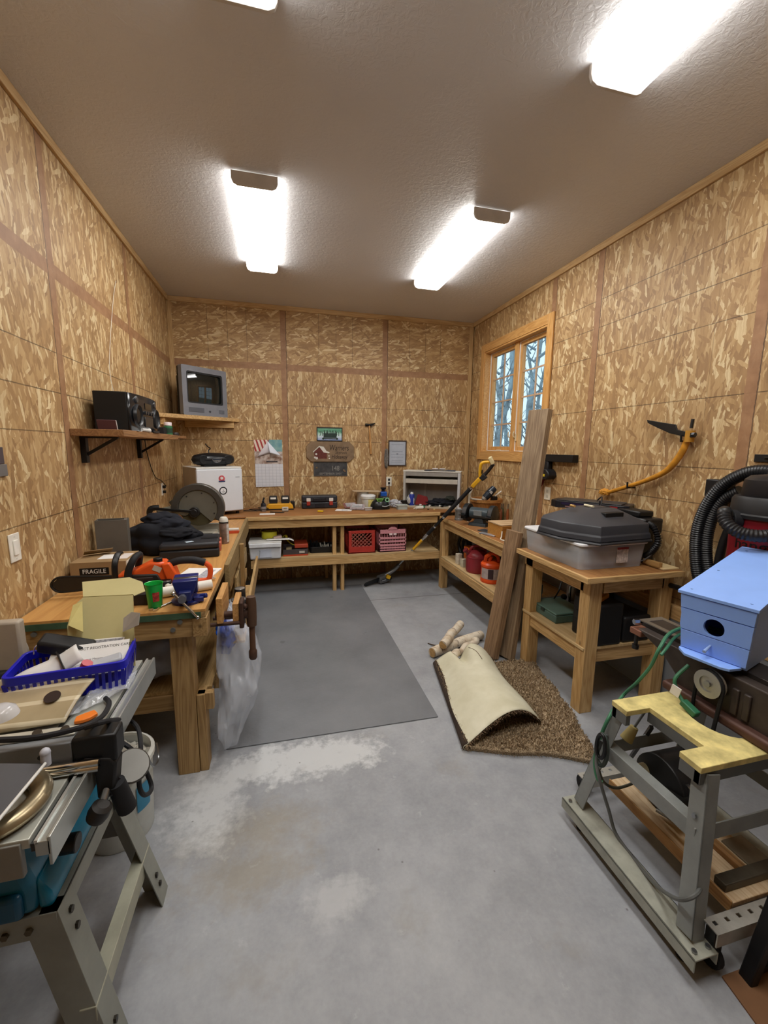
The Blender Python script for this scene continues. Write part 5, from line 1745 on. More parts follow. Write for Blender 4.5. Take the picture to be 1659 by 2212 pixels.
mb.hose([(-.05, -.10, .27), (-.07, -.17, .25), (-.07, -.20, .17), (-.06, -.15, .09), (-.04, -.09, .05)], .022, .014, .35, 10)
obj('coiled_cord', mb, BLACK, t)
obj('thin_wire', MB().tube([(-.09, -.02, .2), (-.12, -.06, .1), (-.11, -.12, .03), (-.06, -.16, .08)], .004, 6), mat('#5A5A5E', .4), t)
t = thing('plywood_offcut', 'pale plywood offcut standing behind the tote on the side table', 'board', (3.49, -3.17, ZT2), 0)
obj('sheet', MB().box(-.06, .06, -.045, .085, .0, .012), wood('#DCC79A', '#C4AA78', 0, knots=False), t, bev=.002)
obj('cleat', MB().box(-.075, -.045, -.02, .1, .012, .042), wood('#B89058', '#96703E', 1), t, bev=.002)
for i, u in enumerate((1237, 1272)):
    y = P(u, 1095, z=ZT2 + .366).y
    tag(obj('wood_peg', MB(MX.Translation((P(u, 1095, z=ZT2 + .366).x, y, ZT2 + .365))).cyl((0, -.02 - .02 * i, .008), (0, .02 + .02 * i, .008), .008), wood('#CFA86A', '#B08A4C', 1, knots=False) if i == 0 else mat('#D8CFB0', .5)), ('short tan' if i == 0 else 'longer pale') + ' peg in front of the media player', 'peg')
t = thing('tape_roll', 'white roll with a black hoop at the left end of the side table', 'roll', (3.30, -2.44 + .02, ZT2))
obj('roll', MB().lathe([(.03, 0), (.06, 0), (.06, .09), (.03, .09)], (0, 0, .0)), mat('#D8D6D0', .5), t)
obj('hoop', MB().tube([(.0 - .07, .075 * math.cos(a), .11 + .09 * math.sin(a)) for a in [k_ * PI / 6 for k_ in range(12)]], .010, 8, 3, closed=True), BLACK, t)

# under the side table
ZU = .4385
t = thing('green_case', 'flat grey green metal case on the lower shelf of the side table', 'case', (3.10, -2.73, ZU), .0)
obj('body', MB().box(-.12, .13, -.10, .20, 0, .055), mat('#4E6A62', .45), t, bev=.006)
obj('lid', MB().box(-.12, .13, -.10, .20, .057, .072), mat('#557268', .45), t, bev=.005)
obj('clasp', MB().box(-.125, -.119, .03, .07, .04, .065), mat('#3A4A46', .4, .5), t)
t = thing('router', 'silver power router with black cords on the lower shelf', 'power tool', (3.02, -2.30 - .22, ZU))
t.location = (3.33, -2.56, ZU)
obj('base', MB().lathe([(0, 0), (.075, 0), (.075, .012), (.02, .014), (0, .014)]), DSTEEL, t)
for a in (-.05, .05):
    obj('post', MB().cyl((a, -.02, .012), (a, -.02, .17), .009), CHROME, t)
obj('motor', MB().lathe([(0, .05), (.045, .05), (.05, .07), (.05, .15), (.04, .18), (0, .185)]), mat('#8E8C88', .35, .6), t)
for a in (-.085, .085):
    obj('knob', MB().ball((a, 0, .08), .024), BLACK, t)
obj('cord', MB().tube([(0, .04, .17), (-.06, .06, .19), (-.14, .0, .12), (-.2, .02, .02), (-.26, .06, .012), (-.22, .10, .012)], .006, 6), BLACK, t)
t = thing('chuck_wrench', 'upright steel rod tool left of the green case', 'tool', (3.08, -2.5, ZU))
obj('shaft', MB().cyl((0, 0, .0), (0, 0, .17), .010).cyl((0, 0, .10), (0, 0, .17), .014), STEEL, t)
obj('foot', MB().box(-.02, .02, -.03, .03, 0, .012), BLACK, t)
BC_ = mat('#111113', .5, bump=.2, bscale=300)
t = thing('tool_case', 'tall black tool case with a yellow handle on the lower shelf', 'case', (3.10, -3.07, ZU))
obj('case', MB().box(-.09, .09, -.12, .12, 0, .27), BC_, t, bev=.015)
obj('handle', MB().bar((-.05, -.06, .285), (.06, .0, .285), .034, .03), mat('#D9962A', .4), t, bev=.006)
for y in (-.06, .06):
    obj('latch', MB().box(-.097, -.09, y - .02, y + .02, .12, .17), BLACK, t, bev=.002)
t = thing('tool_case', 'lower black tool case right of the tall one under the side table', 'case', (3.32, -3.06, ZU))
obj('case', MB().box(-.11, .10, -.12, .2, 0, .17), BC_, t, bev=.015)
obj('handle', MB().tube([(-.05, -.125, .09), (-.05, -.15, .09), (.05, -.15, .09), (.05, -.125, .09)], .01, 8, 1), BLACK, t)
t = thing('tool_case', 'black tool case behind the green metal case', 'case', (3.40, -2.70, ZU))
obj('case', MB().box(-.08, .09, -.10, .06, 0, .23), BC_, t, bev=.012)
obj('latch', MB().box(-.087, -.08, -.03, .0, .12, .16), BLACK, t)

# ------------------------------------------------------------------ right wall: cordless tool, scythe, outlet, hook
WR = lambda u, v, d=.0: P(u, v, x=W - d)
c = WR(1190, 986, .0)
t = thing('cordless_tool', 'black cordless tool hung on the right wall with a long flat bar', 'power tool', (W, c.y, c.z))
e = WR(1250, 986)
L_ = c.y - e.y
obj('bar', MB().box(-.06, 0, -L_, .03, -.045, .02), BLACK, t, bev=.003)
obj('white_tab', MB().box(-.064, -.055, .0, .03, -.012, .012), WHITE, t)
obj('grip', MB().box(-.06, -.01, -.045, .035, -.20, -.04), mat('#16161A', .5), t, bev=.012)
z2 = WR(1195, 1025).z - c.z
obj('battery', MB().prism([(.075, z2 + .05), (.075, z2 - .02), (.03, z2 - .05), (-.08, z2 - .045), (-.11, z2 - .01), (-.10, z2 + .02), (-.06, z2 + .05)], -.09, -.0, 'yz'), mat('#17171A', .5), t, bev=.008)
obj('yellow_label', MB().box(-.093, -.089, -.055, .005, z2 - .018, z2 + .004), mat('#C9B02E', .4), t)
obj('red_clip', MB().bar((-.04, .05, z2 - .04), (-.05, .09, z2 - .12), .05, .045), mat('#6A1E24', .45), t, bev=.008)
c = WR(1183, 1066)
t = thing('wall_outlet', 'small white outlet on the right wall above the media player', 'outlet', (W, c.y, c.z))
obj('plate', MB().box(-.006, 0, -.045, .045, -.06, .06), mat('#DDD8C6', .4), t, bev=.002)
for z in (.024, -.024):
    obj('socket', MB().box(-.009, -.006, -.014, .014, z - .014, z + .014), mat('#BDB8A6', .4), t)
sc = thing('scythe', 'old scythe with a curved yellow shaft and dark blade on the right wall', 'scythe', (0, 0, 0))
d_ = .04
pts = [WR(u, v, d_) for u, v in ((1306, 1066), (1340, 1056), (1390, 1040), (1432, 1022), (1455, 1002), (1474, 975), (1484, 952))]
obj('shaft', MB().tube(pts, [.015, .015, .016, .018, .02, .02, .019], 12), mat('#C8892A', .4, var=.15, vscale=20), sc)
bl = [(1397, 907), (1432, 913), (1459, 917), (1462, 928), (1487, 934), (1502, 937), (1500, 945), (1480, 944), (1446, 936), (1415, 922), (1399, 914)]
v0 = [WR(u, v, .06) for u, v in bl]
mb = MB()
A_ = [mb.bm.verts.new(p) for p in v0]
B_ = [mb.bm.verts.new(p + V((.010, 0, 0))) for p in v0]
mb.bridge(A_, B_)
mb._f(A_)
mb._f(B_[::-1])
obj('blade', mb, mat('#2E2C2A', .45, .6), sc, bev=.002)
a, b_ = WR(1488, 955, d_), WR(1492, 930, d_)
obj('ferrule', MB().cyl(a, b_, .026), mat('#B8842E', .5), sc)
a, b_ = WR(1493, 925, d_), WR(1497, 905, d_)
obj('tang', MB().cyl(a, b_, .009), DSTEEL, sc)
obj('bolt', MB().cyl(WR(1496, 939, .075), WR(1502, 939, .075), .014, n=6), DSTEEL, sc)
a = WR(1306, 1064, d_)
obj('rag_tie', blob(MB(), (a.x, a.y, a.z), (.06, .09, .055), .4, 3, 2, 12), mat('#D09030', .6), sc)
for u, v in ((1372, 1050), (1490, 950)):
    p = WR(u, v, 0)
    obj('hook', MB().cyl((W, p.y, p.z - .01), (W - .07, p.y, p.z - .01), .006).cyl((W - .068, p.y, p.z - .01), (W - .07, p.y, p.z + .03), .006), BLACK, sc)
p = WR(1655, 990)
t = thing('wall_hook', 'small black hook high on the right wall above the vacuum', 'hook', (W, p.y, p.z))
obj('plate', MB().box(-.012, 0, -.09, .05, -.02, .02), BLACK, t, bev=.002)
obj('prong', MB().cyl((-.012, -.02, 0), (-.05, -.02, 0), .007), BLACK, t)

# ------------------------------------------------------------------ wall-hung vacuum
vx, vy = 3.425, -3.755
zt = P(1640, 1024, x=vx).z
vc = thing('shop_vacuum', 'red and black vacuum hung on the right wall with a thick black hose', 'vacuum', (vx, vy, .90))
zz = lambda v: P(1600, v, x=vx - .1).z - .90
zb, zc, zh = zz(1110), zz(1072), zz(1026)
VR = mat('#7E1822', .35)
obj('tank', MB().lathe([(0, 0), (.135, 0), (.145, .02), (.158, zb), (0, zb)], n=40), VR, vc)
obj('collar', MB().lathe([(.0, zb - .012), (.168, zb - .012), (.17, zb + .005), (.163, zb + .012), (.160, zc - .01), (.150, zc + .005), (0, zc + .005)], n=40), mat('#1A1A1C', .5), vc)
obj('motor_head', MB().lathe([(0, zc), (.125, zc), (.130, zc + .015), (.122, zh - .02), (.10, zh), (.04, zh + .008), (0, zh + .008)], n=36), mat('#1B1A1D', .4), vc)
obj('top_cap', MB().lathe([(0, zh), (.05, zh), (.052, zh + .014), (.03, zh + .02), (0, zh + .02)], (.02, 0, 0)), mat('#6A5A48', .4), vc)


def curvetext(name, s, size, m, R, z, a0, sx=1):
    """letters set round the cylinder, one after the other"""
    mbs = []
    a = a0
    for ch in s:
        o = text(name, ch, size, m, None, (0, 0, 0), align='LEFT', sx=1)
        me = o.data
        xs = [v.co.x for v in me.vertices] or [0, size * .3]
        wd_ = max(xs) - min(xs)
        for v in me.vertices:
            ang = a + (v.co.x - min(xs)) * sx / R
            v.co = V(((R + v.co.z) * math.cos(ang), (R + v.co.z) * math.sin(ang), z + v.co.y))
        a += (wd_ * sx + size * .07) / R
        mbs.append(me)
        bpy.data.objects.remove(o)
    mb = MB()
    for me in mbs:
        mb.bm.from_mesh(me)
    return mb.bm


def letters(s, size, m, R, z, a0, sx=1):
    bm = curvetext('lettering', s, size, m, R, z, a0, sx)
    me = bpy.data.meshes.new('lettering')
    bm.to_mesh(me)
    me.materials.append(m)
    o = bpy.data.objects.new('lettering', me)
    COL.objects.link(o)
    o.parent = vc
    return o


aw = math.atan2(CAM.y - vy, CAM.x - vx)
LW = mat('#E8E6E2', .4)
letters('3.0', .052, LW, .131, zc + (zh - zc) * .58, aw - .12, 1.1)
letters('horsepower', .016, LW, .131, zc + (zh - zc) * .28, aw - .16, .9)
zl = zz(1170)
letters('hang', .075, mat('#0E0C0E', .4), .1545, zl, aw - .86, 1.0)
letters('up', .085, LW, .1545, zl, aw + .22, 1.15)
letters('••••••', .02, LW, .154, zl - .055, aw - .8, 1)
ad = aw - .95
pd = V((.15 * math.cos(ad), .15 * math.sin(ad), zz(1122)))
obj('inlet', MB().cyl(pd, pd * 1.0 + V((math.cos(ad) * .04, math.sin(ad) * .04, 0)), .05), BLACKM, vc, bev=.004)
L_ = lambda u, v, x: P(u, v, x=x) - V((vx, vy, .90))
hp = [pd + V((math.cos(ad) * .03, math.sin(ad) * .03, 0)), L_(1565, 1106, 3.20), L_(1570, 1130, 3.17), L_(1597, 1150, 3.18), L_(1640, 1158, 3.22), L_(1690, 1155, 3.3)]
obj('inlet_hose', MB().hose(hp, .030, .014, .12, 14), mat('#1C1D20', .4), vc)
hp = [L_(u, v, 3.50) for u, v in ((1700, 1030), (1650, 1018), (1605, 1025), (1560, 1050), (1528, 1090), (1508, 1140), (1503, 1195), (1510, 1250), (1530, 1300), (1545, 1330))]
obj('outer_hose', MB().hose(hp, .034, .013, .12, 14), mat('#1A1B1E', .35), vc)
hp = [L_(u, v, 3.52) for u, v in ((1600, 1060), (1566, 1078), (1542, 1110), (1528, 1160), (1527, 1210), (1538, 1260), (1550, 1310))]
obj('inner_hose', MB().hose(hp, .030, .013, .10, 12), mat('#151619', .4), vc)
hp = [L_(u, v, 3.54) for u, v in ((1575, 1140), (1560, 1180), (1550, 1230), (1548, 1290))]
obj('wand', MB().tube(hp, .022, 10), BLACK, vc)
q = L_(1555, 1055, 3.57)
obj('hose_hook', MB().bx(q, (.07, .12, .10)), BLACK, vc, bev=.006)
obj('wall_bracket', MB().box(.06, W - vx, -.12, .12, .3, .42), BLACK, vc, bev=.006)
tag(obj('pipe_stub', MB().cyl(P(1440, 1262, x=3.55), P(1500, 1280, x=3.4), .016), BLACK), 'dark rod lying on the stem wall ledge beside the side table', 'rod')

# ------------------------------------------------------------------ jointer on its stand
GS = mat('#8E9290', .42, .15, var=.1)
js = thing('machine_stand', 'grey splayed steel machine stand with a notched plywood top', 'stand')
ZP = .64
px = lambda u, v: (lambda p: (p.x, p.y))(P(u, v, z=ZP))
arc = [(2.636 + .085 - .085 * math.cos(a) * 1.0, -4.125 + .115 * math.sin(a)) for a in [PI * .5 - k_ * PI / 12 for k_ in range(13)]]
poly = [(2.423, -3.931), (2.422, -4.008), (2.533, -4.008), (2.533, -4.228), (2.425, -4.228), (2.422, -4.308), (2.93, -4.308), (2.93, -4.24), (2.80, -4.24)] + [(2.72 - .085 * math.sin(a), -4.125 - .105 * math.cos(a)) for a in [k_ * PI / 10 for k_ in range(11)]] + [(2.80, -4.01), (2.93, -4.01), (2.93, -3.931)]
obj('plywood_top', MB().prism(poly, ZP - .022, ZP), mat('#D6C684', .55, var=.22, vscale=14), js, bev=.002)
mb = MB()
for x0, x1, y0, y1 in ((2.425, 2.445, -4.305, -4.232), (2.425, 2.445, -4.005, -3.934), (2.425, 2.92, -4.303, -4.285), (2.425, 2.92, -3.955, -3.937), (2.535, 2.55, -4.235, -4.0)):
    mb.box(x0, x1, y0, y1, ZP - .065, ZP - .0225)
obj('top_frame', mb, mat('#6E706E', .4, .3), js)
LEG = [((2.375, -3.855, .10), (2.455, -3.945, ZP - .03)), ((2.365, -4.365, .10), (2.45, -4.285, ZP - .03)), ((2.945, -3.855, .10), (2.90, -3.945, ZP - .03)), ((2.945, -4.365, .10), (2.90, -4.285, ZP - .03))]
for k_, (a, b_) in enumerate(LEG):
    a, b_ = V(a), V(b_)
    sx = -1 if k_ % 2 else 1
    sd = 1 if k_ < 2 else -1
    mb = MB()
    up = (0, 1, 0)
    mb.bar(a, b_, .006, .058, up) if False else None
    z = (b_ - a).normalized()
    x = V((1, 0, 0))
    x = (x - z * x.dot(z)).normalized()
    y = z.cross(x)
    m = MX((x, y, z)).transposed().to_4x4()
    m.translation = a
    L = (b_ - a).length
    sgn = -1 if k_ in (1, 3) else 1
    mb.box(0 if sd > 0 else -.005, .005 if sd > 0 else 0, -.028, .028, 0, L, m)
    mb.box(0 if sd > 0 else -.05, .05 if sd > 0 else 0, -.028 if sgn < 0 else .023, -.023 if sgn < 0 else .028, 0, L, m)
    obj('leg', mb, GS, js, bev=.0015)
    q = a.lerp(b_, .72) + V((-.003 * sd, 0, 0))
    obj('bolt', MB().cyl(q, q + V((-.007 * sd, 0, 0)), .008, n=6), STEEL, js)
bz = .40
f = (bz - .10) / (ZP - .13)
pA, pB = V(LEG[0][0]).lerp(V(LEG[0][1]), f), V(LEG[1][0]).lerp(V(LEG[1][1]), f)
obj('brace', MB().box(pA.x + .004, pA.x + .009, pB.y, pA.y, bz - .03, bz + .03).box(pA.x + .009, pA.x + .05, pB.y, pA.y, bz + .025, bz + .03), GS, js, bev=.001)
pC, pD = V(LEG[2][0]).lerp(V(LEG[2][1]), f), V(LEG[3][0]).lerp(V(LEG[3][1]), f)
obj('brace', MB().box(pC.x - .009, pC.x - .004, pD.y, pC.y, bz - .03, bz + .03), GS, js, bev=.001)
for a, b_ in ((pB, pD), (pA, pC)):
    obj('brace', MB().box(a.x, b_.x, a.y - .0025, a.y + .0025, bz - .03, bz + .03), GS, js, bev=.001)
for x0, x1 in ((2.335, 2.43), (2.89, 2.985)):
    obj('base_rail', MB().box(x0, x1, -4.43, -3.80, .085, .091).box(x0, x0 + .005, -4.43, -3.80, .045, .091).box(x1 - .005, x1, -4.43, -3.80, .045, .091), mat('#A6A89C', .45, .1, var=.12, vscale=14), js, bev=.0015)
    for y in (-4.41, -3.83):
        for x in (x0 + .02, x1 - .02):
            obj('bolt', MB().cyl((x, y, .091), (x, y, .099), .008, n=6), STEEL, js)
    for y in (-4.36, -3.88):
        obj('foot', MB().cyl(((x0 + x1) / 2, y, 0), ((x0 + x1) / 2, y, .087), .022), RUBBER, js)
mbs_ = thing('mobile_base', 'perforated angle iron rolling base under the grey machine stand', 'base')
for k_, (x0, x1, y) in enumerate(((2.50, 3.24, -3.70), (2.415, 2.86, -4.385))):
    mb = MB()
    z = .088 if k_ == 0 else .158
    mb.box(x0, x1, y - .045, y - .041, z - .045, z + .004)
    # the top flange is built round its slots
    n = int((x1 - x0) / .048)
    for i in range(n):
        xa = x0 + (x1 - x0) * i / n
        xb = x0 + (x1 - x0) * (i + 1) / n
        xm = (xa + xb) / 2
        mb.box(xa, xm - .007, y - .041, y + .004, z, z + .004)
        mb.box(xm + .007, xb, y - .041, y + .004, z, z + .004)
        mb.box(xm - .007, xm + .007, y - .041, y - .022, z, z + .004)
        mb.box(xm - .007, xm + .007, y - .010, y + .004, z, z + .004)
    obj('angle_bar', mb, mat('#B4B2AA', .4, .4, var=.15), mbs_, clean=False)
    for x in (x0 + .03, x1 - .04):
        obj('wheel', MB().cyl((x - .012, y - .01, .042), (x + .012, y - .01, .042), .041), RUBBER, mbs_, bev=.004)
        obj('wheel_fork', MB().box(x - .018, x + .018, y - .03, y + .0, .06, z), DSTEEL, mbs_)
obj('strut', MB().bar((2.80, -3.69, .09), (2.62, -3.95, .5), .014, .014), DSTEEL, mbs_)
mbd = thing('motor_board', 'pine board carrying the black motor under the machine stand', 'board', (2.68, -4.05, .145))
obj('board', MB().box(-.125, .13, -.32, .215, 0, .02), wood('#EAD3B0', '#D4B488', 1, knots=False), mbd, bev=.003)
obj('side_lip', MB().box(-.132, -.1255, -.32, .215, -.02, .026), wood('#C89E68', '#A87C48', 1, knots=False), mbd, bev=.002)
obj('cross_bar', MB().box(-.12, .28, -.29, -.25, .0205, .05), mat('#5A5448', .5, .5, var=.2), mbd, bev=.003)
obj('cleat', MB().box(.0, .03, -.25, -.1, .0205, .045), wood('#A87C48', '#7E5A34', 1), mbd, bev=.003)
obj('hinge_plate', MB().box(.06, .16, -.245, -.14, .0205, .028), mat('#8A7E6A', .5, .5, var=.2), mbd, bev=.002)
mo = thing('motor', 'black electric motor with a pulley on the pine board', 'motor', (2.67, -4.01, .166))
obj('body', MB().cyl((-.05, 0, .12), (.12, 0, .12), .112, n=28), mat('#2A2A2C', .4), mo, bev=.008)
obj('end_bell', MB().lathe([(0, .03), (.03, .03), (.07, .015), (.112, 0)], (-.05, 0, .12), Euler((0, -PI / 2, 0)).to_matrix().to_4x4()), mat('#141414', .5), mo)
obj('base', MB().box(-.03, .13, -.08, .08, 0, .02), BLACK, mo, bev=.003)
obj('capacitor', MB().cyl((-.095, .05, .13), (-.05, .05, .13), .038), mat('#B8AE8C', .4), mo, bev=.004)
obj('terminal_box', MB().box(-.09, -.02, -.125, -.05, .05, .15), mat('#1A1816', .5), mo, bev=.005)
obj('lower_pulley', MB().cyl((-.025, -.09, .155), (-.01, -.09, .155), .032), STEEL, mo)
obj('switch_rod', MB().cyl((-.08, -.03, .03), (-.02, -.16, .03), .008), mat('#8A8A84', .4, .6), mo)

JI = mat('#423A36', .5, .25, var=.2, vscale=12)
jt = thing('jointer', 'cast iron jointer with a grey pulley on the yellow plywood top', 'jointer')
zb_ = .85
obj('foot_flange', MB().box(2.70, 2.765, -4.36, -3.90, ZP + .001, ZP + .038), mat('#583C33', .5, .2, var=.15), jt, bev=.012, seg=3)
obj('foot_flange', MB().box(2.84, 2.90, -4.36, -3.90, ZP + .001, ZP + .038), mat('#583C33', .5, .2, var=.15), jt, bev=.012, seg=3)
mb = MB().prism([(-4.33, ZP + .02), (-3.93, ZP + .02), (-3.93, ZP + .07), (-3.86, zb_ - .08), (-3.72, zb_ - .024), (-4.75, zb_ - .02), (-4.60, zb_ - .07), (-4.36, ZP + .09)], 2.735, 2.865, 'yz')
obj('body', mb, JI, jt, bev=.006)
obj('outfeed_table', MB().box(2.785, 2.905, -4.03, -3.69, zb_ - .025, zb_), mat('#4A4644', .3, .7, var=.1), jt, bev=.003)
obj('table_rim', MB().frame([(2.78, -4.03), (2.91, -4.03), (2.91, -3.685), (2.78, -3.685)], [(2.805, -4.02), (2.885, -4.02), (2.885, -3.715), (2.805, -3.715)], zb_ - .004, zb_ + .0015), mat('#9A968E', .3, .8), jt)
obj('infeed_table', MB().box(2.785, 2.905, -4.78, -4.06, zb_ - .028, zb_ - .003), mat('#4A4644', .3, .7, var=.1), jt, bev=.003)
obj('fence_rail', MB().cyl((2.76, -4.30, zb_ - .03), (2.92, -4.42, zb_ + .03), .018), mat('#4C4E52', .3, .6), jt)
obj('adjust_bracket', MB().box(2.76, 2.83, -3.72, -3.655, zb_ - .075, zb_ - .045), mat('#8A5E4C', .5, .2), jt, bev=.004)
obj('adjust_bolt', MB().cyl((2.79, -3.67, zb_ - .14), (2.79, -3.67, zb_ - .05), .009).cyl((2.79, -3.67, zb_ - .155), (2.79, -3.67, zb_ - .135), .015), DSTEEL, jt)
obj('lock_nut', MB().cyl((2.755, -3.68, zb_ - .012), (2.80, -3.69, zb_ - .012), .014, n=6), CHROME, jt)
pc = V((2.70, -4.10, .775))
obj('pulley', MB().lathe([(.012, -.012), (.03, -.012), (.03, -.018), (.052, -.018), (.046, -.004), (.052, .012), (.012, .012)], pc, Euler((0, PI / 2, 0)).to_matrix().to_4x4(), n=32), mat('#A8A8A2', .35, .6), jt)
obj('shaft', MB().cyl(pc + V((-.02, 0, 0)), pc + V((.05, 0, 0)), .012), STEEL, jt)
lp = V((2.66, -4.10, .32))
n1 = []
for k_ in range(9):
    a = PI * k_ / 8
    n1.append(pc + V((-.004, .05 * math.cos(a), .05 * math.sin(a))))
for k_ in range(9):
    a = PI + PI * k_ / 8
    n1.append(V((lp.x, lp.y + .034 * math.cos(a), lp.z + .034 * math.sin(a))))
obj('drive_belt', MB().tube(n1, .007, 6, 1, closed=True), RUBBER, jt)
for y in (-4.17, -4.21):
    obj('rib', MB().box(2.725, 2.74, y - .012, y + .012, ZP + .05, zb_ - .06), JI, jt, bev=.004)

# blue bird house
HL = V((2.687, -3.943, 1.095))
hz_ = math.atan2(-.954, .30)
bh = thing('birdhouse', 'big blue wooden birdhouse with a round hole resting on the jointer', 'birdhouse', (HL.x, HL.y, zb_ + .0025), hz_)
BLU = mat('#86ABF2', .45, var=.02)
BLU_LIT = mat('#8CB2F8', .4, var=.02)  # lit copy of the same blue paint, slightly paler for upward faces
hh = HL.z - zb_ - .0025
fwid = .25
sl = .185            # roof rise over its depth
# local x runs along the front, local y goes back into the house
mb = MB()
dep = .56
t0, t1 = .004, fwid - .002
b0l, b1l = .028, fwid - .012


def wall_ring(z, k_):
    a, b = t0 + (b0l - t0) * (1 - k_), t1 + (b1l - t1) * (1 - k_)
    return a, b


ho = V((.135, .0, hh * .50))
# front made of three boards with a real hole through the middle one
zs = [.012, hh * .36, hh * .72, hh - .012]
for i in range(3):
    z0, z1 = zs[i], zs[i + 1] - .003
    a0, a1 = wall_ring(z0, z0 / hh)
    c0, c1 = wall_ring(z1, z1 / hh)
    if i != 1:
        obj('front_board', MB().prism([(a0, z0), (a1, z0), (c1, z1), (c0, z1)], 0, .014, 'xz'), BLU, bh, bev=.001)
    else:
        n = 32
        outer, inner = [], []
        cx0, cz0, rr = .128, (z0 + z1) / 2 - .003, .034
        for k_ in range(n):
            a = 2 * PI * k_ / n
            dx, dz = math.cos(a), math.sin(a)
            inner.append((cx0 + rr * dx, cz0 + rr * dz))
            ts = []
            for (xx, sg) in (((a0 + c0) / 2, -1), ((a1 + c1) / 2, 1)):
                if dx * sg > 1e-6:
                    ts.append((xx - cx0) / dx)
            for (zz_, sg) in ((z0, -1), (z1, 1)):
                if dz * sg > 1e-6:
                    ts.append((zz_ - cz0) / dz)
            tt = min(ts)
            outer.append((cx0 + tt * dx, cz0 + tt * dz))
        # corners
        for cxn, czn in ((a0, z0), (a1, z0), (c1, z1), (c0, z1)):
            j = min(range(n), key=lambda q_: (outer[q_][0] - cxn) ** 2 + (outer[q_][1] - czn) ** 2)
            outer[j] = (cxn, czn)
        obj('front_board', MB().frame(outer, inner, 0, .014, 'xz'), BLU, bh)
a0, a1 = wall_ring(0, 0)
mb = MB()
for (xa, xb) in ((t0, b0l), (t1, b1l)):
    s_ = 1 if xa < .1 else -1
    v = mb._v([(xb, .015, 0), (xb + s_ * .012, .015, 0), (xb + s_ * .012, dep, 0), (xb, dep, 0), (xa, .015, hh - .012), (xa + s_ * .012, .015, hh - .012), (xa + s_ * .012, dep, hh - .012 + sl * dep), (xa, dep, hh - .012 + sl * dep)])
    for f_ in ((3, 2, 1, 0), (4, 5, 6, 7), (0, 1, 5, 4), (1, 2, 6, 5), (2, 3, 7, 6), (3, 0, 4, 7)):
        mb._f([v[i] for i in f_])
obj('side_walls', mb, BLU, bh)
obj('back_wall', MB().box(b0l, b1l, dep - .012, dep, 0, hh + sl * dep - .02), BLU, bh)
mb = MB()
v = mb._v([(-.004, -.006, hh - .012), (fwid + .004, -.006, hh - .012), (fwid + .004, dep + .03, hh - .012 + sl * (dep + .03)), (-.004, dep + .03, hh - .012 + sl * (dep + .03)),
           (-.004, -.006, hh), (fwid + .004, -.006, hh), (fwid + .004, dep + .03, hh + sl * (dep + .03)), (-.004, dep + .03, hh + sl * (dep + .03))])
for f_ in ((3, 2, 1, 0), (4, 5, 6, 7), (0, 1, 5, 4), (1, 2, 6, 5), (2, 3, 7, 6), (3, 0, 4, 7)):
    mb._f([v[i] for i in f_])
rf_ = obj('roof', mb, BLU_LIT, bh, bev=.001)
for x, y in ((.03, .03), (.22, .03), (.03, .26), (.03, .54), (.22, .54)):
    obj('screw_head', MB().cyl((x, y, hh + sl * y), (x, y, hh + sl * y + .0012), .005, n=10), mat('#5A78B8', .4), rf_)
obj('floor_ledge', MB().prism([(b0l - .004, .0), (b0l - .002, -.012), (b0l + .035, -.052), (b1l - .055, -.058), (b1l - .03, -.048), (b1l - .012, -.0), (b1l - .012, dep - .02), (b0l + .002, dep - .02)], 0, .010), BLU_LIT, bh, bev=.001)
obj('perch', MB().cyl((.125, .002, zs[1] * .62), (.125, -.05, zs[1] * .62 - .012), .004, .006), mat('#8FA8D8', .5), bh)

# cords
GC = mat('#3F7A5A', .5)
o = obj('extension_cable', MB().tube([P(1560, 1362, z=.90), P(1500, 1352, z=.89), P(1450, 1366, z=.88), P(1425, 1400, z=.84), P(1405, 1440, z=.75), P(1375, 1475, z=.66), P(1345, 1503, z=.56), P(1318, 1545, x=2.44), P(1298, 1590, x=2.41), P(1285, 1640, x=2.38), P(1290, 1680, x=2.37), P(1302, 1690, x=2.38)], .007, 8), GC)
tag(o, 'green extension cord looping over the jointer table and down its stand', 'cable')
o = obj('extension_cable', MB().tube([P(1570, 1372, z=.89), P(1505, 1360, z=.88), P(1462, 1374, z=.86), P(1440, 1400, z=.84), P(1428, 1415, z=.82)], .006, 8), GC)
tag(o, 'second short loop of green cord beside the blue birdhouse', 'cable')
o = thing('power_cable', 'long grey power cord drooping from the stand leg down to the board', 'cable')
obj('cord', MB().tube([P(1300, 1600, x=2.40), P(1288, 1640, x=2.38), P(1294, 1680, x=2.36), P(1315, 1750, x=2.40), P(1330, 1800, x=2.42), P(1365, 1850, x=2.42), P(1410, 1905, x=2.40), P(1450, 1936, x=2.37), P(1480, 1943, x=2.34), P(1508, 1928, x=2.38), P(1520, 1895, x=2.50)], .0065, 8), mat('#5E605E', .5), o)
obj('wound_loop', MB().tube([P(1300 + 12 * math.cos(a), 1620 + 34 * math.sin(a), x=2.385) for a in [k_ * PI / 5 for k_ in range(10)]], .008, 8, 4, closed=True), mat('#3A4440', .5), o)
obj('wound_loop', MB().tube([P(1298 + 9 * math.cos(a), 1612 + 26 * math.sin(a), x=2.37) for a in [k_ * PI / 5 for k_ in range(10)]], .007, 8, 4, closed=True), BLACK, o)
o = obj('motor_cable', MB().tube([P(1292, 1660, x=2.39), P(1305, 1690, x=2.45), P(1330, 1702, x=2.5), P(1362, 1694, x=2.56), P(1385, 1680, x=2.60)], .006, 8), mat('#4A4A3E', .5))
tag(o, 'short dark cord running from the stand leg to the black motor', 'cable')
t = thing('hanging_plug', 'beige cord plug hanging under the notched plywood top', 'plug')
a, b_ = P(1371, 1570, x=2.56), P(1352, 1598, x=2.53)
obj('plug_body', MB().cyl(a, b_, .016, .026), mat('#B0A068', .5), t, bev=.003)
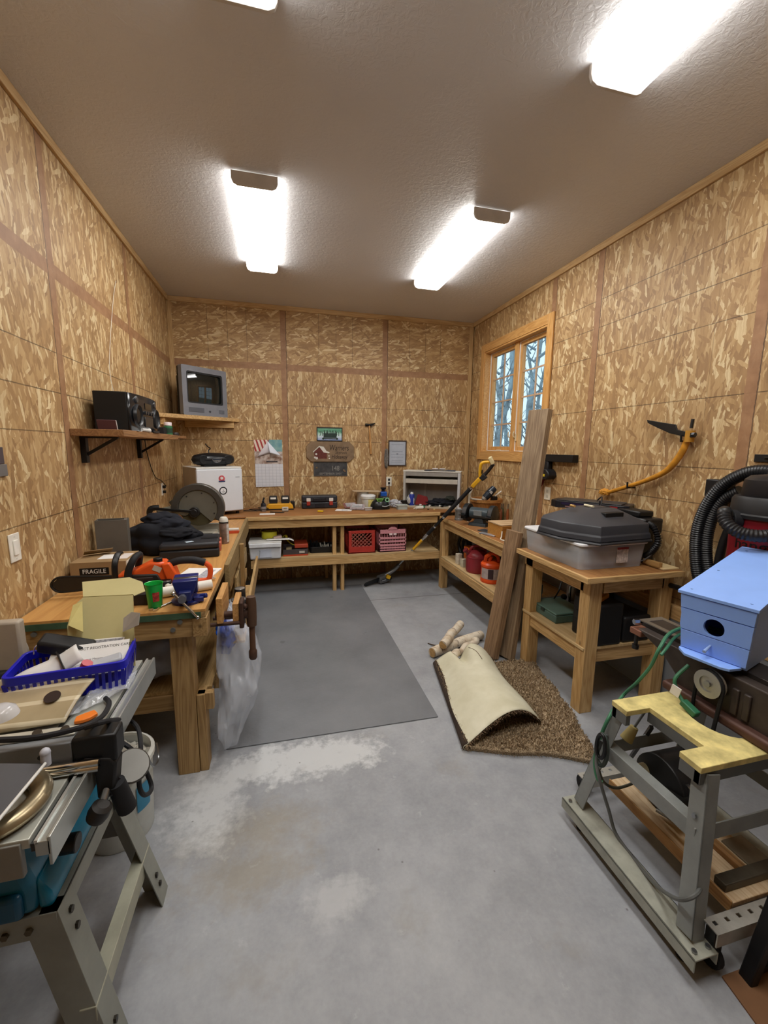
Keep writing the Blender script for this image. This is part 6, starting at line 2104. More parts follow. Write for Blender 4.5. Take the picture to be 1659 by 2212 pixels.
obj('cord', MB().tube([a + (a - b_) * 1.6, a + (a - b_) * .7, a], .005, 6), mat('#5A5C5A', .5), t)
t = thing('cord_connector', 'green cord connector with a white tag beside the jointer foot', 'plug')
a = [P(u, v, x=2.655) for u, v in ((1466, 1440), (1459, 1465), (1462, 1490), (1475, 1515), (1490, 1535))]
a[0].x += .05
obj('cord', MB().tube(a, .007, 8), GC, t)
obj('connector', MB().bar(a[3], a[4] + V((0, -.03, 0)), .03, .025), mat('#2F6A4C', .45), t, bev=.004)
obj('tag', MB().bx(a[2] + V((-.012, -.005, .0)), (.004, .035, .04), (.2, 0, .2)), PAPER, t)

# black folding frame and a sheet of brown board at the photo's lower corner
bs = thing('folding_stand', 'black steel folding stand at the lower right corner of the photo', 'stand')
mA = P(1605, 2115, z=.01)
mb_ = mat('#0E0E11', .5)
A0 = V((2.52, -4.462, 0))
A1 = V((2.78, -4.56, .62))
obj('leg', MB().bar(A0, V((2.66, -4.47, .62)), .04, .03), mb_, bs, bev=.004)
obj('leg', MB().bar(V((2.80, -4.44, 0)), V((2.86, -4.47, .62)), .04, .03), mb_, bs, bev=.004)
obj('cross_bar', MB().bar((2.55, -4.461, .14), (2.83, -4.445, .14), .022, .022), mb_, bs)
obj('cross_bar', MB().bar((2.525, -4.461, .03), (2.81, -4.445, .03), .022, .022), mb_, bs)
obj('top_rail', MB().bar((2.62, -4.47, .62), (2.92, -4.47, .62), .04, .03), mb_, bs, bev=.004)
t = thing('brown_board', 'sheet of brown hardboard lying on the floor at the lower right corner', 'board', (0, 0, 0))
p0, p1 = P(1545, 2095, z=0), P(1659, 2250, z=0)
obj('sheet', MB().prism([(p0.x, p0.y - .02), (p1.x, p1.y), (p1.x + .4, p1.y), (p0.x + .5, p0.y - .02)], .0005, .006), mat('#7A5638', .6, var=.15, vscale=4), t)
# ------------------------------------------------------------------ things on the vise workbench
ZV = ZL + .0004
KR = mat('#9A7E58', .75, var=.06)
t = thing('cardboard_box', 'brown cardboard box with a FRAGILE label behind the chainsaw', 'box', (.03, -2.72, ZV))
bw, bd_, bh_ = .27, .23, .13
obj('box', MB().box(0, bw, 0, bd_, 0, bh_), KR, t, bev=.002)
obj('flap', MB().bx((bw * .3, bd_ * .7, bh_ + .022), (bw * .5, .003, .07), (1.1, 0, .5)), mat('#8E7450', .75), t)
obj('shipping_label', MB().box(.11, .2, .06, .16, bh_, bh_ + .001), PAPER, t)
obj('shipping_label', MB().box(.21, .26, .05, .17, bh_, bh_ + .001), mat('#DCD4D0', .7), t)
obj('white_side', MB().box(bw - .001, bw + .002, .005, bd_ - .005, .03, bh_ - .004), mat('#D8D4C8', .7), t)
fl_ = obj('fragile_label', MB().box(.045, .185, -.0015, 0, .058, .098), BLACK, t)
text('lettering', 'FRAGILE', .034, WHITE, fl_, (.115, -.0022, .078), (PI / 2, 0, 0), sx=.9)
obj('lower_label', MB().box(.05, .185, -.0012, 0, .03, .05), PAPER, t)

cs = thing('chainsaw', 'orange and black cordless chainsaw lying on the vise bench', 'chainsaw', (.50, -2.86, ZV), .06)
ORG = mat('#E2571E', .35)
obj('guide_bar', MB().prism([(-.17, .045), (-.42, .03), (-.455, .035), (-.475, .055), (-.475, .075), (-.455, .095), (-.42, .10), (-.17, .085)], -.004, .004, 'xz'), mat('#33302C', .4, .5), cs, bev=.001)
obj('chain', MB().tube([(-.17, 0, .088), (-.3, 0, .095), (-.42, 0, .103), (-.46, 0, .098), (-.48, 0, .075), (-.48, 0, .055), (-.46, 0, .032), (-.42, 0, .027), (-.3, 0, .033), (-.17, 0, .042)], .006, 6), mat('#1E1C1A', .5, .4), cs)
obj('bar_cover', MB().prism([(-.20, .03), (.0, .02), (.02, .06), (.0, .10), (-.12, .105), (-.19, .09)], -.05, -.005, 'xz'), mat('#2A2622', .5), cs, bev=.008)
obj('body', MB().prism([(-.19, .02), (.06, .01), (.10, .04), (.08, .11), (.03, .155), (-.03, .16), (-.10, .125), (-.19, .10)], -.045, .06, 'xz'), ORG, cs, bev=.014, seg=3)
obj('rear_strut', MB().prism([(.02, .15), (.06, .155), (.12, .04), (.09, .01), (.05, .02)], -.055, -.02, 'xz'), ORG, cs, bev=.008)
obj('side_vents', MB().box(-.14, -.02, -.054, -.046, .06, .085), mat('#3A2A24', .5), cs, bev=.003)
obj('battery', MB().box(-.06, .06, -.02, .075, .02, .05).box(-.07, .07, -.095, -.05, .01, .07), BLACK, cs, bev=.006)
obj('front_handle', MB().tube([(-.13, -.06, .03), (-.125, -.075, .12), (-.10, -.06, .185), (-.09, .0, .195), (-.10, .06, .17), (-.12, .08, .08)], .017, 10), BLACKM, cs)
obj('hand_guard', MB().tube([(-.19, -.05, .05), (-.185, -.06, .16), (-.18, -.02, .205), (-.18, .04, .205)], .014, 8, sq=.5), BLACK, cs)
obj('rear_handle', MB().tube([(.05, 0, .135), (.10, 0, .15), (.17, 0, .148), (.225, 0, .13)], .020, 10), BLACKM, cs)
obj('handle_loop', MB().tube([(.225, 0, .13), (.25, 0, .10), (.245, 0, .045), (.22, 0, .03), (.14, 0, .035), (.08, 0, .03)], .014, 10), ORG, cs)
obj('oil_cap', MB().cyl((-.0, -.01, .155), (-.0, -.01, .175), .022), BLACK, cs, bev=.003)
obj('sticker', MB().bx((-.0, -.046, .125), (.04, .002, .028), (0, .5, 0)), mat('#C8B8A8', .5), cs)

t = thing('manual_sheet', 'white printed manual lying under the chainsaw handle', 'paper', (.66, -2.62, ZV), -.2)
obj('sheet', MB().box(-.11, .09, -.14, .10, 0, .008), PAPER, t, bev=.001)
obj('picture', MB().box(-.09, .0, -.10, -.03, .008, .0088), mat('#2A2A2C', .6), t)
obj('text_block', MB().box(.01, .07, -.1, .06, .008, .0086), mat('#A8A8B0', .7, var=.3, vscale=90), t)
tag(obj('safety_glasses', MB().tube([(.70, -2.80, ZV + .012), (.74, -2.79, ZV + .03), (.76, -2.76, ZV + .012), (.73, -2.74, ZV + .006)], .004, 6), mat('#D8D4CC', .3)), 'clear bent wire piece beside the white tube', 'wire')

# white cardboard tubes
tag(obj('paper_tube', MB(MX.Translation((0, 0, 0))).lathe([(.020, 0), (.026, 0), (.026, .24), (.020, .24), (.020, 0)], (.54, -3.00, ZV + .027), V((0, 0, 1)).rotation_difference(V((.93, .36, 0)).normalized()).to_matrix().to_4x4()), mat('#E8E4DA', .6)), 'long white paper tube lying behind the blue vise', 'tube')
tag(obj('small_bottle', MB().lathe([(0, 0), (.018, 0), (.018, .05), (.01, .06), (.01, .07), (0, .07)], (.56, -2.94, ZV)), mat('#DDD8D0', .4)), 'small white bottle between the green cup and the white tube', 'bottle')

# blue bench vise
bv = thing('bench_vise', 'dark blue machinist vise on the corner of the vise bench', 'vise', (.675, -3.075, ZV), .12)
BV = mat('#1B2566', .32)
obj('base', MB().lathe([(0, 0), (.07, 0), (.072, .012), (.05, .02), (.042, .045), (0, .045)]), BV, bv)
obj('fixed_jaw', MB().prism([(-.05, .045), (.05, .045), (.048, .075), (.055, .13), (-.055, .13), (-.045, .075)], -.02, .04, 'xz'), BV, bv, bev=.005)
obj('moving_jaw', MB().prism([(-.03, .05), (.03, .05), (.045, .09), (.055, .13), (-.055, .13), (-.045, .09)], -.09, -.045, 'xz'), BV, bv, bev=.005)
obj('slide', MB().box(-.026, .026, -.12, .02, .04, .085), mat('#232B60', .35), bv, bev=.004)
obj('anvil', MB().box(-.035, .035, .04, .08, .05, .10), BV, bv, bev=.006)
obj('jaw_plate', MB().box(-.054, .054, -.045, -.02, .105, .1305), STEEL, bv, bev=.001)
obj('screw_boss', MB().cyl((-.01, -.12, .06), (-.01, -.148, .06), .018), mat('#8C8E98', .3, .8), bv)
obj('lever', MB().cyl((-.045, -.142, .092), (.05, -.142, -.035), .006).ball((-.045, -.142, .092), .010, n=8).ball((.05, -.142, -.035), .010, n=8), CHROME, bv)
obj('swivel_lock', MB().cyl((.06, -.02, .025), (.09, -.03, .03), .012).box(.03, .075, -.05, .01, .006, .03), BV, bv, bev=.003)

cu = thing('plastic_cup', 'green plastic cup standing beside the blue vise', 'cup', (.545, -3.13, ZV))
GR = mat('#1FAE4A', .3)
obj('cup', MB().lathe([(0, 0), (.028, 0), (.03, .004), (.038, .118), (.040, .12), (.0365, .118), (.028, .006), (0, .005)], n=32), GR, cu)
obj('printed_patch', MB().sheet(lambda i, j: ((.0325 + .0065 * (.35 + .4 * j)) * math.cos(-1.55 + .8 * i), (.0325 + .0065 * (.35 + .4 * j)) * math.sin(-1.55 + .8 * i), .038 + .045 * j), 8, 3), mat('#A83A34', .4, var=.45, vscale=60), cu)
wr = thing('wrench', 'chrome open-ended wrench on the bench in front of the vise', 'wrench', (.585, -3.115, ZV), .95)
obj('shaft', MB().box(-.05, .05, -.006, .006, .002, .008), CHROME, wr, bev=.002)
for s_ in (-1, 1):
    mb = MB().prism([(s_ * .045, -.008), (s_ * .06, -.017), (s_ * .08, -.014), (s_ * .068, -.005), (s_ * .068, .005), (s_ * .08, .014), (s_ * .06, .017), (s_ * .045, .008)], .001, .010)
    obj('open_end', mb, CHROME, wr, bev=.001)
tag(obj('dark_block', MB().box(.44, .505, -3.09, -3.03, ZV, ZV + .055), mat('#231E1C', .5), bev=.004), 'dark block on the bench left of the green cup', 'block')

# tall grey channel, garment heap, tool case
t = thing('metal_channel', 'tall open grey metal channel leaning near the left wall', 'metal channel', (.115, -2.33, ZV), .15)
ch_ = .30
obj('channel', MB().frame([(-.085, -.04), (.085, -.04), (.085, .04), (-.085, .04)], [(-.082, -.037), (.082, -.037), (.082, .037), (-.082, .037)], 0, ch_), mat('#6E6C66', .45, .3), t, bev=.001)
obj('inner_edge', MB().box(.070, .084, -.03, -.02, 0, ch_ + .006), mat('#B4B2AA', .4, .5), t)
DEN = mat('#12141C', .9, bump=.3, bscale=400)
tc = thing('tool_case', 'black blow-moulded tool case under the heap of black cloth', 'case', (.53, -2.08, ZV), .1)
obj('lower_shell', MB().box(-.20, .17, -.16, .16, 0, .06), mat('#1E1F23', .5), tc, bev=.012, seg=3)
obj('upper_shell', MB().box(-.20, .17, -.16, .16, .062, .105), mat('#26272C', .5), tc, bev=.016, seg=3)
for y in (-.09, .05):
    obj('latch', MB().box(.165, .182, y - .025, y + .025, .03, .09), mat('#C86A52', .45), tc, bev=.004)
obj('grip_hollow', MB().box(.05, .16, -.03, .02, .1035, .1075), mat('#101013', .5), tc)
obj('sticker', MB().bx((-.02, -.10, .1058), (.05, .035, .001), (0, 0, .5)), mat('#C4D4E2', .5), tc)


def folds(seed, c, d, amp):
    mb = MB()

    def f(i, j):
        a, b = 2 * PI * i, PI * (j - .5)
        p = V((math.cos(a) * math.cos(b), math.sin(a) * math.cos(b), math.sin(b)))
        k_ = 1 + amp * noise.noise(p * 2 + V((seed, 0, 0))) + .05 * math.sin(7 * p.x + 3 * p.y + 3 * noise.noise(p * 1.6 + V((0, seed, 0))))
        p = p * k_
        p.z = max(p.z, -.75)
        return V(c) + V((p.x * d[0], p.y * d[1], p.z * d[2]))
    return mb.sheet(f, 72, 36)


tag(obj('black_jacket', folds(3, (.30, -2.02, ZV + .10), (.25, .13, .13), .3), DEN), 'heap of black cloth jackets in front of the miter saw', 'cloth')
t = thing('folded_jacket', 'folded dark navy jacket on top of the black tool case', 'cloth', (0, 0, 0))
obj('fold', folds(8, (.36, -2.0, ZV + .20), (.13, .10, .06), .2), mat('#161924', .9), t)
obj('fold', folds(5, (.40, -2.05, ZV + .150), (.13, .10, .045), .2), mat('#11131B', .9), t)
obj('fold', folds(11, (.30, -1.97, ZV + .235), (.12, .08, .05), .2), mat('#141721', .9), t)

# miter saw
ms = thing('miter_saw', 'grey miter saw with a big round blade guard in front of the fridge', 'miter saw', (.42, -1.50, ZV), 0)
MG = mat('#8A8A84', .35, .5)
obj('base', MB().box(-.22, .22, -.04, .24, 0, .035), mat('#A8A69C', .4, .3), ms, bev=.006)
obj('turntable', MB().lathe([(0, .0), (.15, .0), (.155, .01), (.155, .04), (.15, .048), (0, .048)], (.04, -.0, 0)), mat('#B8B4A6', .4, .3), ms)
obj('table_arm', MB().prism([(.0, -.16), (.10, -.20), (.19, -.16), (.20, -.12), (.10, -.04), (.0, -.04)], .02, .05), mat('#B4B0A2', .4, .3), ms, bev=.006)
obj('miter_handle', MB().tube([(.18, -.16, .035), (.22, -.18, .03), (.245, -.19, .02)], [.012, .018, .02], 10), mat('#2A1E1C', .5), ms)
obj('miter_slot', MB().box(.06, .17, -.145, -.125, .0505, .052), BLACK, ms)
obj('fence', MB().box(-.20, .22, .05, .075, .035, .10), mat('#A8A69C', .4, .4), ms, bev=.003)
gc = V((.055, -.01, .245))
RT = Euler((PI / 2, 0, 0)).to_matrix().to_4x4()
mb = MB()
ang = [rad(-35) + rad(225) * k_ / 30 for k_ in range(31)]
out = [(.205 * math.cos(a), .205 * math.sin(a)) for a in ang]
inn = [(.15 * math.cos(a), .15 * math.sin(a)) for a in ang][::-1]
obj('blade_guard', MB(MX.Translation(gc)).prism(out + inn, -.045, .03, 'xz'), mat('#5A5854', .35, .5), ms, bev=.008, seg=3)
obj('blade', MB(MX.Translation(gc)).cyl((0, .0, 0), (0, .004, 0), .152, n=48), mat('#7C7A74', .3, .7), ms)
obj('side_plate', MB(MX.Translation(gc)).prism([(.15 * math.cos(a), .15 * math.sin(a)) for a in [rad(-50) + rad(250) * k_ / 26 for k_ in range(27)]] + [(-.10, -.06), (.0, -.02)], -.030, -.02, 'xz'), mat('#77766C', .5, .3), ms, bev=.002)
for a in (20, 75, 130, -20):
    obj('bolt', MB(MX.Translation(gc)).cyl((.13 * math.cos(rad(a)), -.034, .13 * math.sin(rad(a))), (.13 * math.cos(rad(a)), -.03, .13 * math.sin(rad(a))), .006, n=6), DSTEEL, ms)
obj('hub', MB(MX.Translation(gc)).cyl((-.03, -.055, -.03), (-.03, -.02, -.03), .042).cyl((-.03, -.065, -.03), (-.03, -.05, -.03), .026), mat('#1E1C1C', .5), ms, bev=.004)
obj('lower_guard', MB(MX.Translation(gc)).prism([(.145 * math.cos(a), .145 * math.sin(a)) for a in [rad(-150) + rad(120) * k_ / 16 for k_ in range(17)]] + [(.02, -.03)], -.018, -.012, 'xz'), mat('#54503C', .3, alpha=.85), ms)
obj('guard_link', MB(MX.Translation(gc)).bar((-.03, -.05, -.025), (-.33, -.06, .01), .022, .012, (0, 1, 0)), BLACK, ms, bev=.003)
obj('motor_arm', MB(MX.Translation(gc)).bar((-.10, .05, .0), (-.32, .02, -.045), .08, .075, (0, 0, 1)), mat('#7C7C70', .5), ms, bev=.014)
obj('trigger_handle', MB(MX.Translation(gc)).tube([(-.30, .0, .01), (-.36, -.01, .0), (-.37, -.01, -.06), (-.33, -.01, -.10)], [.022, .024, .02, .016], 10), BLACK, ms)
obj('pivot_column', MB().box(.02, .10, .12, .22, .03, .22), mat('#5E5C58', .45, .3), ms, bev=.01)
obj('yellow_tag', MB(MX.Translation(gc)).bx((-.14, -.02, .10), (.04, .03, .06), (0, .4, 0)), mat('#C8A828', .4), ms, bev=.004)
obj('dust_chute', MB(MX.Translation(gc)).bar((-.12, .0, .10), (-.22, .02, .04), .03, .03), mat('#4E4C44', .5), ms, bev=.004)
obj('yellow_label', MB(MX.Translation(gc)).bx((-.235, -.045, -.06), (.03, .004, .03), (0, .3, 0)), mat('#D8C060', .5), ms)
t = thing('spray_can', 'white capped rusty spray can standing on the bench edge', 'spray can', (.70, -1.80, ZV))
obj('can', MB().lathe([(0, 0), (.034, 0), (.035, .004), (.035, .165), (.03, .175), (0, .176)]), mat('#8A7468', .4, .3, var=.3, vscale=25), t)
obj('label', MB().sheet(lambda i, j: (.0358 * math.cos(-.9 + .9 * i), .0358 * math.sin(-.9 + .9 * i), .015 + .14 * j), 8, 1), mat('#C8C4C0', .5, var=.25, vscale=40), t)
obj('cap', MB().lathe([(0, .17), (.034, .172), (.032, .195), (.022, .21), (0, .212)]), mat('#DAD6CC', .4), t)
obj('shoulder_ring', MB().lathe([(.035, .163), (.0365, .165), (.0365, .171), (.035, .173)]), BLACK, t)
c = on(514, 1150, ZL)
t = thing('flat_box', 'small flat red and white box behind the rusty spray can', 'box', (.715, -1.40, ZV), .1)
obj('tray', MB().box(-.06, .06, -.03, .03, 0, .025), mat('#C4502E', .5), t, bev=.003)
obj('sleeve', MB().box(-.058, .058, -.028, .028, .025, .04), mat('#D8D4CC', .5), t, bev=.003)
tag(obj('red_fitting', MB(MX.Translation((.655, -1.93, ZV))).cyl((-.025, 0, .018), (.02, 0, .018), .018).cyl((.02, 0, .018), (.035, 0, .018), .012), mat('#A84A40', .4)), 'small red fitting beside the black tool case', 'fitting')
tag(obj('silver_fitting', MB(MX.Translation((.685, -1.99, ZV))).cyl((0, 0, 0), (0, 0, .03), .017).cyl((0, -.02, .016), (0, .02, .016), .010), STEEL), 'small silver fitting beside the red one on the bench', 'fitting')

# ------------------------------------------------------------------ wooden end vise and things on the side rack
vy0 = -3.13
t = thing('wooden_vise', 'old wooden jawed vise with a brown T handle on the bench end', 'vise', (0, 0, 0))
WJ = ('#C99A5E', '#A6763C')
plank('inner_jaw', .812, .842, vy0, vy0 + .26, .775, .905, t, WJ)
plank('outer_jaw', .885, .915, vy0 + .02, vy0 + .20, .76, .865, t, WJ)
IRN = mat('#4A342A', .6, .4, var=.2)
obj('iron_plate', MB().box(.916, .938, vy0 + .01, vy0 + .10, .735, .872), IRN, t, bev=.006)
for y in (vy0 + .02, vy0 + .10):
    obj('guide_rod', MB().cyl((.78, y, .765), (.93, y, .765), .010), IRN, t)
obj('screw', MB().cyl((.80, vy0 + .055, .80), (.985, vy0 + .055, .80), .016).cyl((.938, vy0 + .055, .80), (.955, vy0 + .055, .80), .028), IRN, t)
obj('bolt', MB().ball((.945, vy0 + .03, .845), .014, n=10), IRN, t)
hx = P(535, 1345, y=vy0 + .05).x
obj('handle_hub', MB().lathe([(0, -.06), (.024, -.06), (.026, -.02), (.026, .06), (.022, .095), (0, .1)], (hx + .02, vy0 + .055, .79)), mat('#4E3626', .6), t)
obj('handle_rod', MB().cyl((hx + .02, vy0 + .055, .59), (hx + .02, vy0 + .055, .74), .015), mat('#5A3C28', .6), t)
obj('handle_knob', MB().lathe([(0, 0), (.016, 0), (.021, .01), (.021, .045), (.015, .055), (0, .055)], (hx + .02, vy0 + .055, .545)), mat('#4A3022', .55), t)

rk = thing('side_rack', 'narrow wooden rack of paint cans hung on the bench side', 'rack', (0, 0, 0))
obj('rack_floor', MB().box(.808, .91, -2.78, -1.75, .50, .515), wood(*PINE, 1), rk, bev=.002)
obj('rack_board', MB().box(.912, .93, -2.72, -1.45, .56, .68), wood('#B89A6A', '#98784A', 1), rk, bev=.002)
obj('rack_post', MB().box(.808, .84, -1.80, -1.755, .516, .87), wood(*PINE_OLD, 2), rk, bev=.002)
for k_, (y, r, h, c, l) in enumerate(((-2.42, .036, .20, '#4A4644', 'farther dark paint can in the bench side rack'), (-2.53, .048, .165, '#6A6A6C', 'middle paint can with a bright lid in the bench side rack'), (-2.66, .044, .13, '#B8B4BC', 'nearest striped paint can in the bench side rack'))):
    t = thing('paint_can', l, 'paint can', (.858, y, .5155), group='cans in the bench side rack')
    obj('can', MB().lathe([(0, 0), (r, 0), (r, .004), (r * .98, .008), (r * .98, h - .008), (r, h - .004), (r, h), (r * .9, h), (r * .88, h - .006), (0, h - .006)]), mat(c, .35, .5), t)
    obj('lid', MB().lathe([(0, h - .004), (r * .82, h - .004), (r * .86, h), (r * .8, h + .001), (0, h - .002)]), mat('#C8CACC', .2, .8), t)
    if k_ == 2:
        for z in (.03, .07):
            obj('stripe', MB().sheet(lambda i, j, z=z: (r * .995 * math.cos(-2.4 + 2.6 * i), r * .995 * math.sin(-2.4 + 2.6 * i), z + .05 * i * .5 + .016 * j), 14, 1), mat('#3A2E34', .4), t)
BAG = mat('#E2E8F2', .16, alpha=.3, var=.03, spec=.9)
t = thing('plastic_sack', 'large crumpled clear plastic sack spilling off the low shelf', 'bag', (0, 0, 0))


def sack(i, j):
    a = 2 * PI * i
    z = .05 + .70 * j
    w = .05 + .10 * math.sin(PI * min(1, (j + .02))) ** .7 + .01 * math.sin(3 * a + 5 * j)
    cx = .835 + .035 * math.sin(PI * j * 1.1) - .03 * (j > .75) * (j - .75) * 4
    cy = -2.97 + .16 * j
    p = V((math.cos(a), math.sin(a), j * 2.2))
    k_ = 1 + .45 * noise.noise(p * 1.5) + .10 * abs(noise.noise(p * 5))
    return V((max(.786, cx + w * .8 * k_ * math.cos(a)), cy + w * 1.3 * k_ * math.sin(a), z + .03 * noise.noise(p * 4)))


obj('film', MB().sheet(sack, 60, 50), BAG, t, solid=.0008)
obj('inner_film', MB().sheet(lambda i, j: sack(i, .08 + .8 * j) * .6 + V((.845, -2.9, .40)) * .4, 30, 30), BAG, t)
tag(obj('white_sack', folds(21, (.42, -2.90, .57), (.22, .16, .16), .35), mat('#9A9AA2', .5, alpha=.85)), 'pale full sack on the low shelf behind the bench leg', 'bag')
t = thing('blue_pack', 'bright blue plastic pack on the low shelf beside the clear sack', 'pack', (0, 0, 0))
obj('pack', folds(14, (.80, -2.74, .51), (.05, .10, .075), .3), mat('#1E4FC0', .3), t)
obj('top_fold', folds(9, (.80, -2.77, .60), (.045, .09, .045), .35), mat('#2A62DA', .25), t)

# ------------------------------------------------------------------ table saw in the foreground
ts = thing('table_saw', 'teal and grey benchtop table saw on a grey steel stand', 'table saw', (0, 0, 0))
SG = mat('#8A8C84', .45, .15, var=.08)
fx, ny, fy, zs_ = .565, -4.18, -3.755, .50
LX = .10
for k_, (sx, sy) in enumerate(((1, -1), (1, 1), (-1, -1), (-1, 1))):
    xt = fx if sx > 0 else .02 + LX
    xb = xt + .115 * sx * (1 if sx > 0 else .6)
    yt = ny if sy < 0 else fy
    yb_ = yt + .03 * sy
    a, b_ = V((xb, yb_, .0)), V((xt, yt, zs_))
    z = (b_ - a).normalized()
    x = V((0, 1, 0))
    x = (x - z * x.dot(z)).normalized()
    y = z.cross(x)
    m = MX((x, y, z)).transposed().to_4x4()
    m.translation = a
    L = (b_ - a).length
    # an angle section: one flange along y, one along x
    f1 = (0, .075) if sy < 0 else (-.075, 0)
    mb = MB()
    v0 = [(f1[0], 0), (f1[1], 0)]
    mb.box(f1[0], f1[1], -.002, .002, .0, L, m)
    e = -1 if sx > 0 else 1
    q = m.to_3x3().inverted() @ V((e, 0, 0))
    ye = q.y / abs(q.y)
    mb.box(0 if sy < 0 else -.003, .003 if sy < 0 else 0, min(0, ye * .075), max(0, ye * .075), 0, L, m)
    obj('leg', mb, SG, ts, bev=.001)
    for zz_ in (.07, .11, L - .09, L - .04):
        q0 = m @ V(((f1[0] + f1[1]) / 2, 0, zz_))
        obj('bolt', MB().cyl(q0 + V((-.004 * sx, 0, 0)), q0 + V((.008 * sx, 0, .001)), .009, n=6), mat('#3A3630', .4, .6), ts)
obj('top_rail', MB().box(fx - .002, fx + .002, ny, fy, zs_ - .06, zs_).box(fx - .04, fx + .002, ny, fy, zs_ - .004, zs_), SG, ts, bev=.001)
obj('top_rail', MB().box(.02, fx, ny - .002, ny + .002, zs_ - .065, zs_).box(.02, fx, ny, ny + .04, zs_ - .004, zs_), SG, ts, bev=.001)
for x in (.25, .40):
    pass
for x in (.455, .505):
    obj('bolt', MB().cyl((x, ny - .002, zs_ - .035), (x, ny - .009, zs_ - .035), .009, n=6), mat('#5A4E3A', .4, .6), ts)
obj('top_rail', MB().box(.02, fx, fy - .002, fy + .002, zs_ - .06, zs_), SG, ts, bev=.001)
zb2 = .19
k2 = zb2 / zs_
xb2 = fx + .115 * (1 - k2)
obj('side_brace', MB().box(xb2 - .005, xb2 - .001, ny - .02, fy + .02, zb2 - .045, zb2 + .02).box(xb2 - .04, xb2 - .002, ny - .02, fy + .02, zb2 + .017, zb2 + .021), mat('#A4A492', .45, .1, var=.1), ts, bev=.001)
obj('cross_brace', MB().box(.06, xb2 - .04, fy + .012, fy + .016, .27, .34), mat('#6E6C66', .5, .1), ts, bev=.001)
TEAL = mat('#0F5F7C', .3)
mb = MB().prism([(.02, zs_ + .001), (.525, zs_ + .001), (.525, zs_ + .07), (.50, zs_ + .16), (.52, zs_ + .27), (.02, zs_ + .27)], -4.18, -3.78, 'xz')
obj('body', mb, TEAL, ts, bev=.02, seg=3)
obj('lit_side_ledge', MB().prism([(.52, zs_ + .001), (.555, zs_ + .001), (.55, zs_ + .04), (.52, zs_ + .09)], -4.17, -3.79, 'xz'), mat('#0F7092', .25), ts, bev=.012, seg=3)  # lighter teal paints the highlight along the slanted edge
obj('recess_shade', MB().box(.05, .44, -4.195, -4.175, zs_ + .11, zs_ + .22), mat('#0A3F58', .4), ts, bev=.01)  # raised plate in darker teal, the recess's shade put into its colour
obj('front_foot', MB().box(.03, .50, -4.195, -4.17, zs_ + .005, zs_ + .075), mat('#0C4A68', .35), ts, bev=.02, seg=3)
obj('rail_bracket', MB().box(.53, .60, -4.05, -3.98, zs_ + .25, zs_ + .30), BLACK, ts, bev=.005)
obj('lock_knob', MB().cyl((.545, -4.09, zs_ + .10), (.585, -4.09, zs_ + .10), .024), BLACK, ts, bev=.003)
zt2 = .85
TT = mat('#B9BAB0', .35, .35, var=.08)
yn, yf = -4.33, -3.585
obj('table_top', MB().box(.015, .615, yn, yf, zt2 - .022, zt2), TT, ts, bev=.002)
obj('front_skirt', MB().box(.02, .60, yn - .004, yn + .01, zt2 - .085, zt2 - .006), mat('#85837C', .5, .2), ts, bev=.002)
obj('miter_slot', MB().box(.500, .512, yn, yf, zt2 - .002, zt2 + .0008), mat('#3A3A36', .6), ts)
obj('gap_shade', MB().box(.616, .628, yn, yf, zt2 - .03, zt2 - .012), mat('#2A2A28', .6), ts)  # solid dark strip painted as the shade between table and rail
obj('side_rail', MB().box(.628, .655, yn - .01, yf, zt2 - .035, zt2 - .002).box(.65, .657, yn - .01, yf, zt2 - .06, zt2 + .006), mat('#B4B8B4', .3, .7), ts, bev=.0015)
obj('rail_lip', MB().box(.628, .634, yn - .01, yf, zt2 - .005, zt2 + .003), mat('#D8DAD6', .3, .7), ts)
yfz = -4.115
obj('rip_fence', MB().box(-.0 + .012, .617, yfz - .025, yfz + .025, zt2 + .006, zt2 + .075), mat('#84878A', .45, .1, var=.06), ts, bev=.003)
obj('fence_top', MB().box(.10, .615, yfz - .0, yfz + .035, zt2 + .0755, zt2 + .082), mat('#C4C2B6', .4, .4), ts, bev=.002)
for x in (.53, .59):
    obj('fence_bolt', MB().cyl((x, yfz + .015, zt2 + .082), (x, yfz + .012, zt2 + .09), .010), mat('#4A443C', .4, .6), ts)
obj('fence_hole', MB().cyl((.55, yfz - .0255, zt2 + .045), (.55, yfz - .0245, zt2 + .045), .006), BLACK, ts)
obj('fence_head', MB().box(.617, .715, yfz - .027, yfz + .03, zt2 + .008, zt2 + .082), BLACK, ts, bev=.006)
obj('guide_bar', MB().cyl((.53, yfz - .04, zt2 + .022), (.68, yfz - .04, zt2 + .022), .010).cyl((.53, yfz - .045, zt2 + .010), (.68, yfz - .045, zt2 + .010), .008), CHROME, ts)
obj('clamp_arm', MB().prism([(.64, zt2 + .03), (.70, zt2 + .02), (.712, zt2 - .0), (.70, zt2 - .09), (.662, zt2 - .09), (.662, zt2 + .004), (.64, zt2 + .004)], yfz - .03, yfz + .02, 'xz'), mat('#1E1E20', .45), ts, bev=.006)
obj('clamp_disc', MB().lathe([(0, 0), (.042, 0), (.046, .004), (.042, .008), (0, .008)], (.715, yfz + .055, zt2 - .075), Euler((.5, .5, 0)).to_matrix().to_4x4()), mat('#5E5C58', .35, .6), ts)
obj('clamp_knob', MB().lathe([(0, 0), (.022, 0), (.025, .015), (.023, .035), (.014, .042), (0, .042)], (.668, yfz - .06, zt2 - .115), Euler((0, .5, 0)).to_matrix().to_4x4()), mat('#26221F', .5), ts)
obj('clamp_bolt', MB().cyl((.68, yfz - .05, zt2 - .09), (.69, yfz + .02, zt2 - .03), .010), STEEL, ts)
g0, g1 = P(250, 1690, x=.70), P(275, 1745, x=.715)
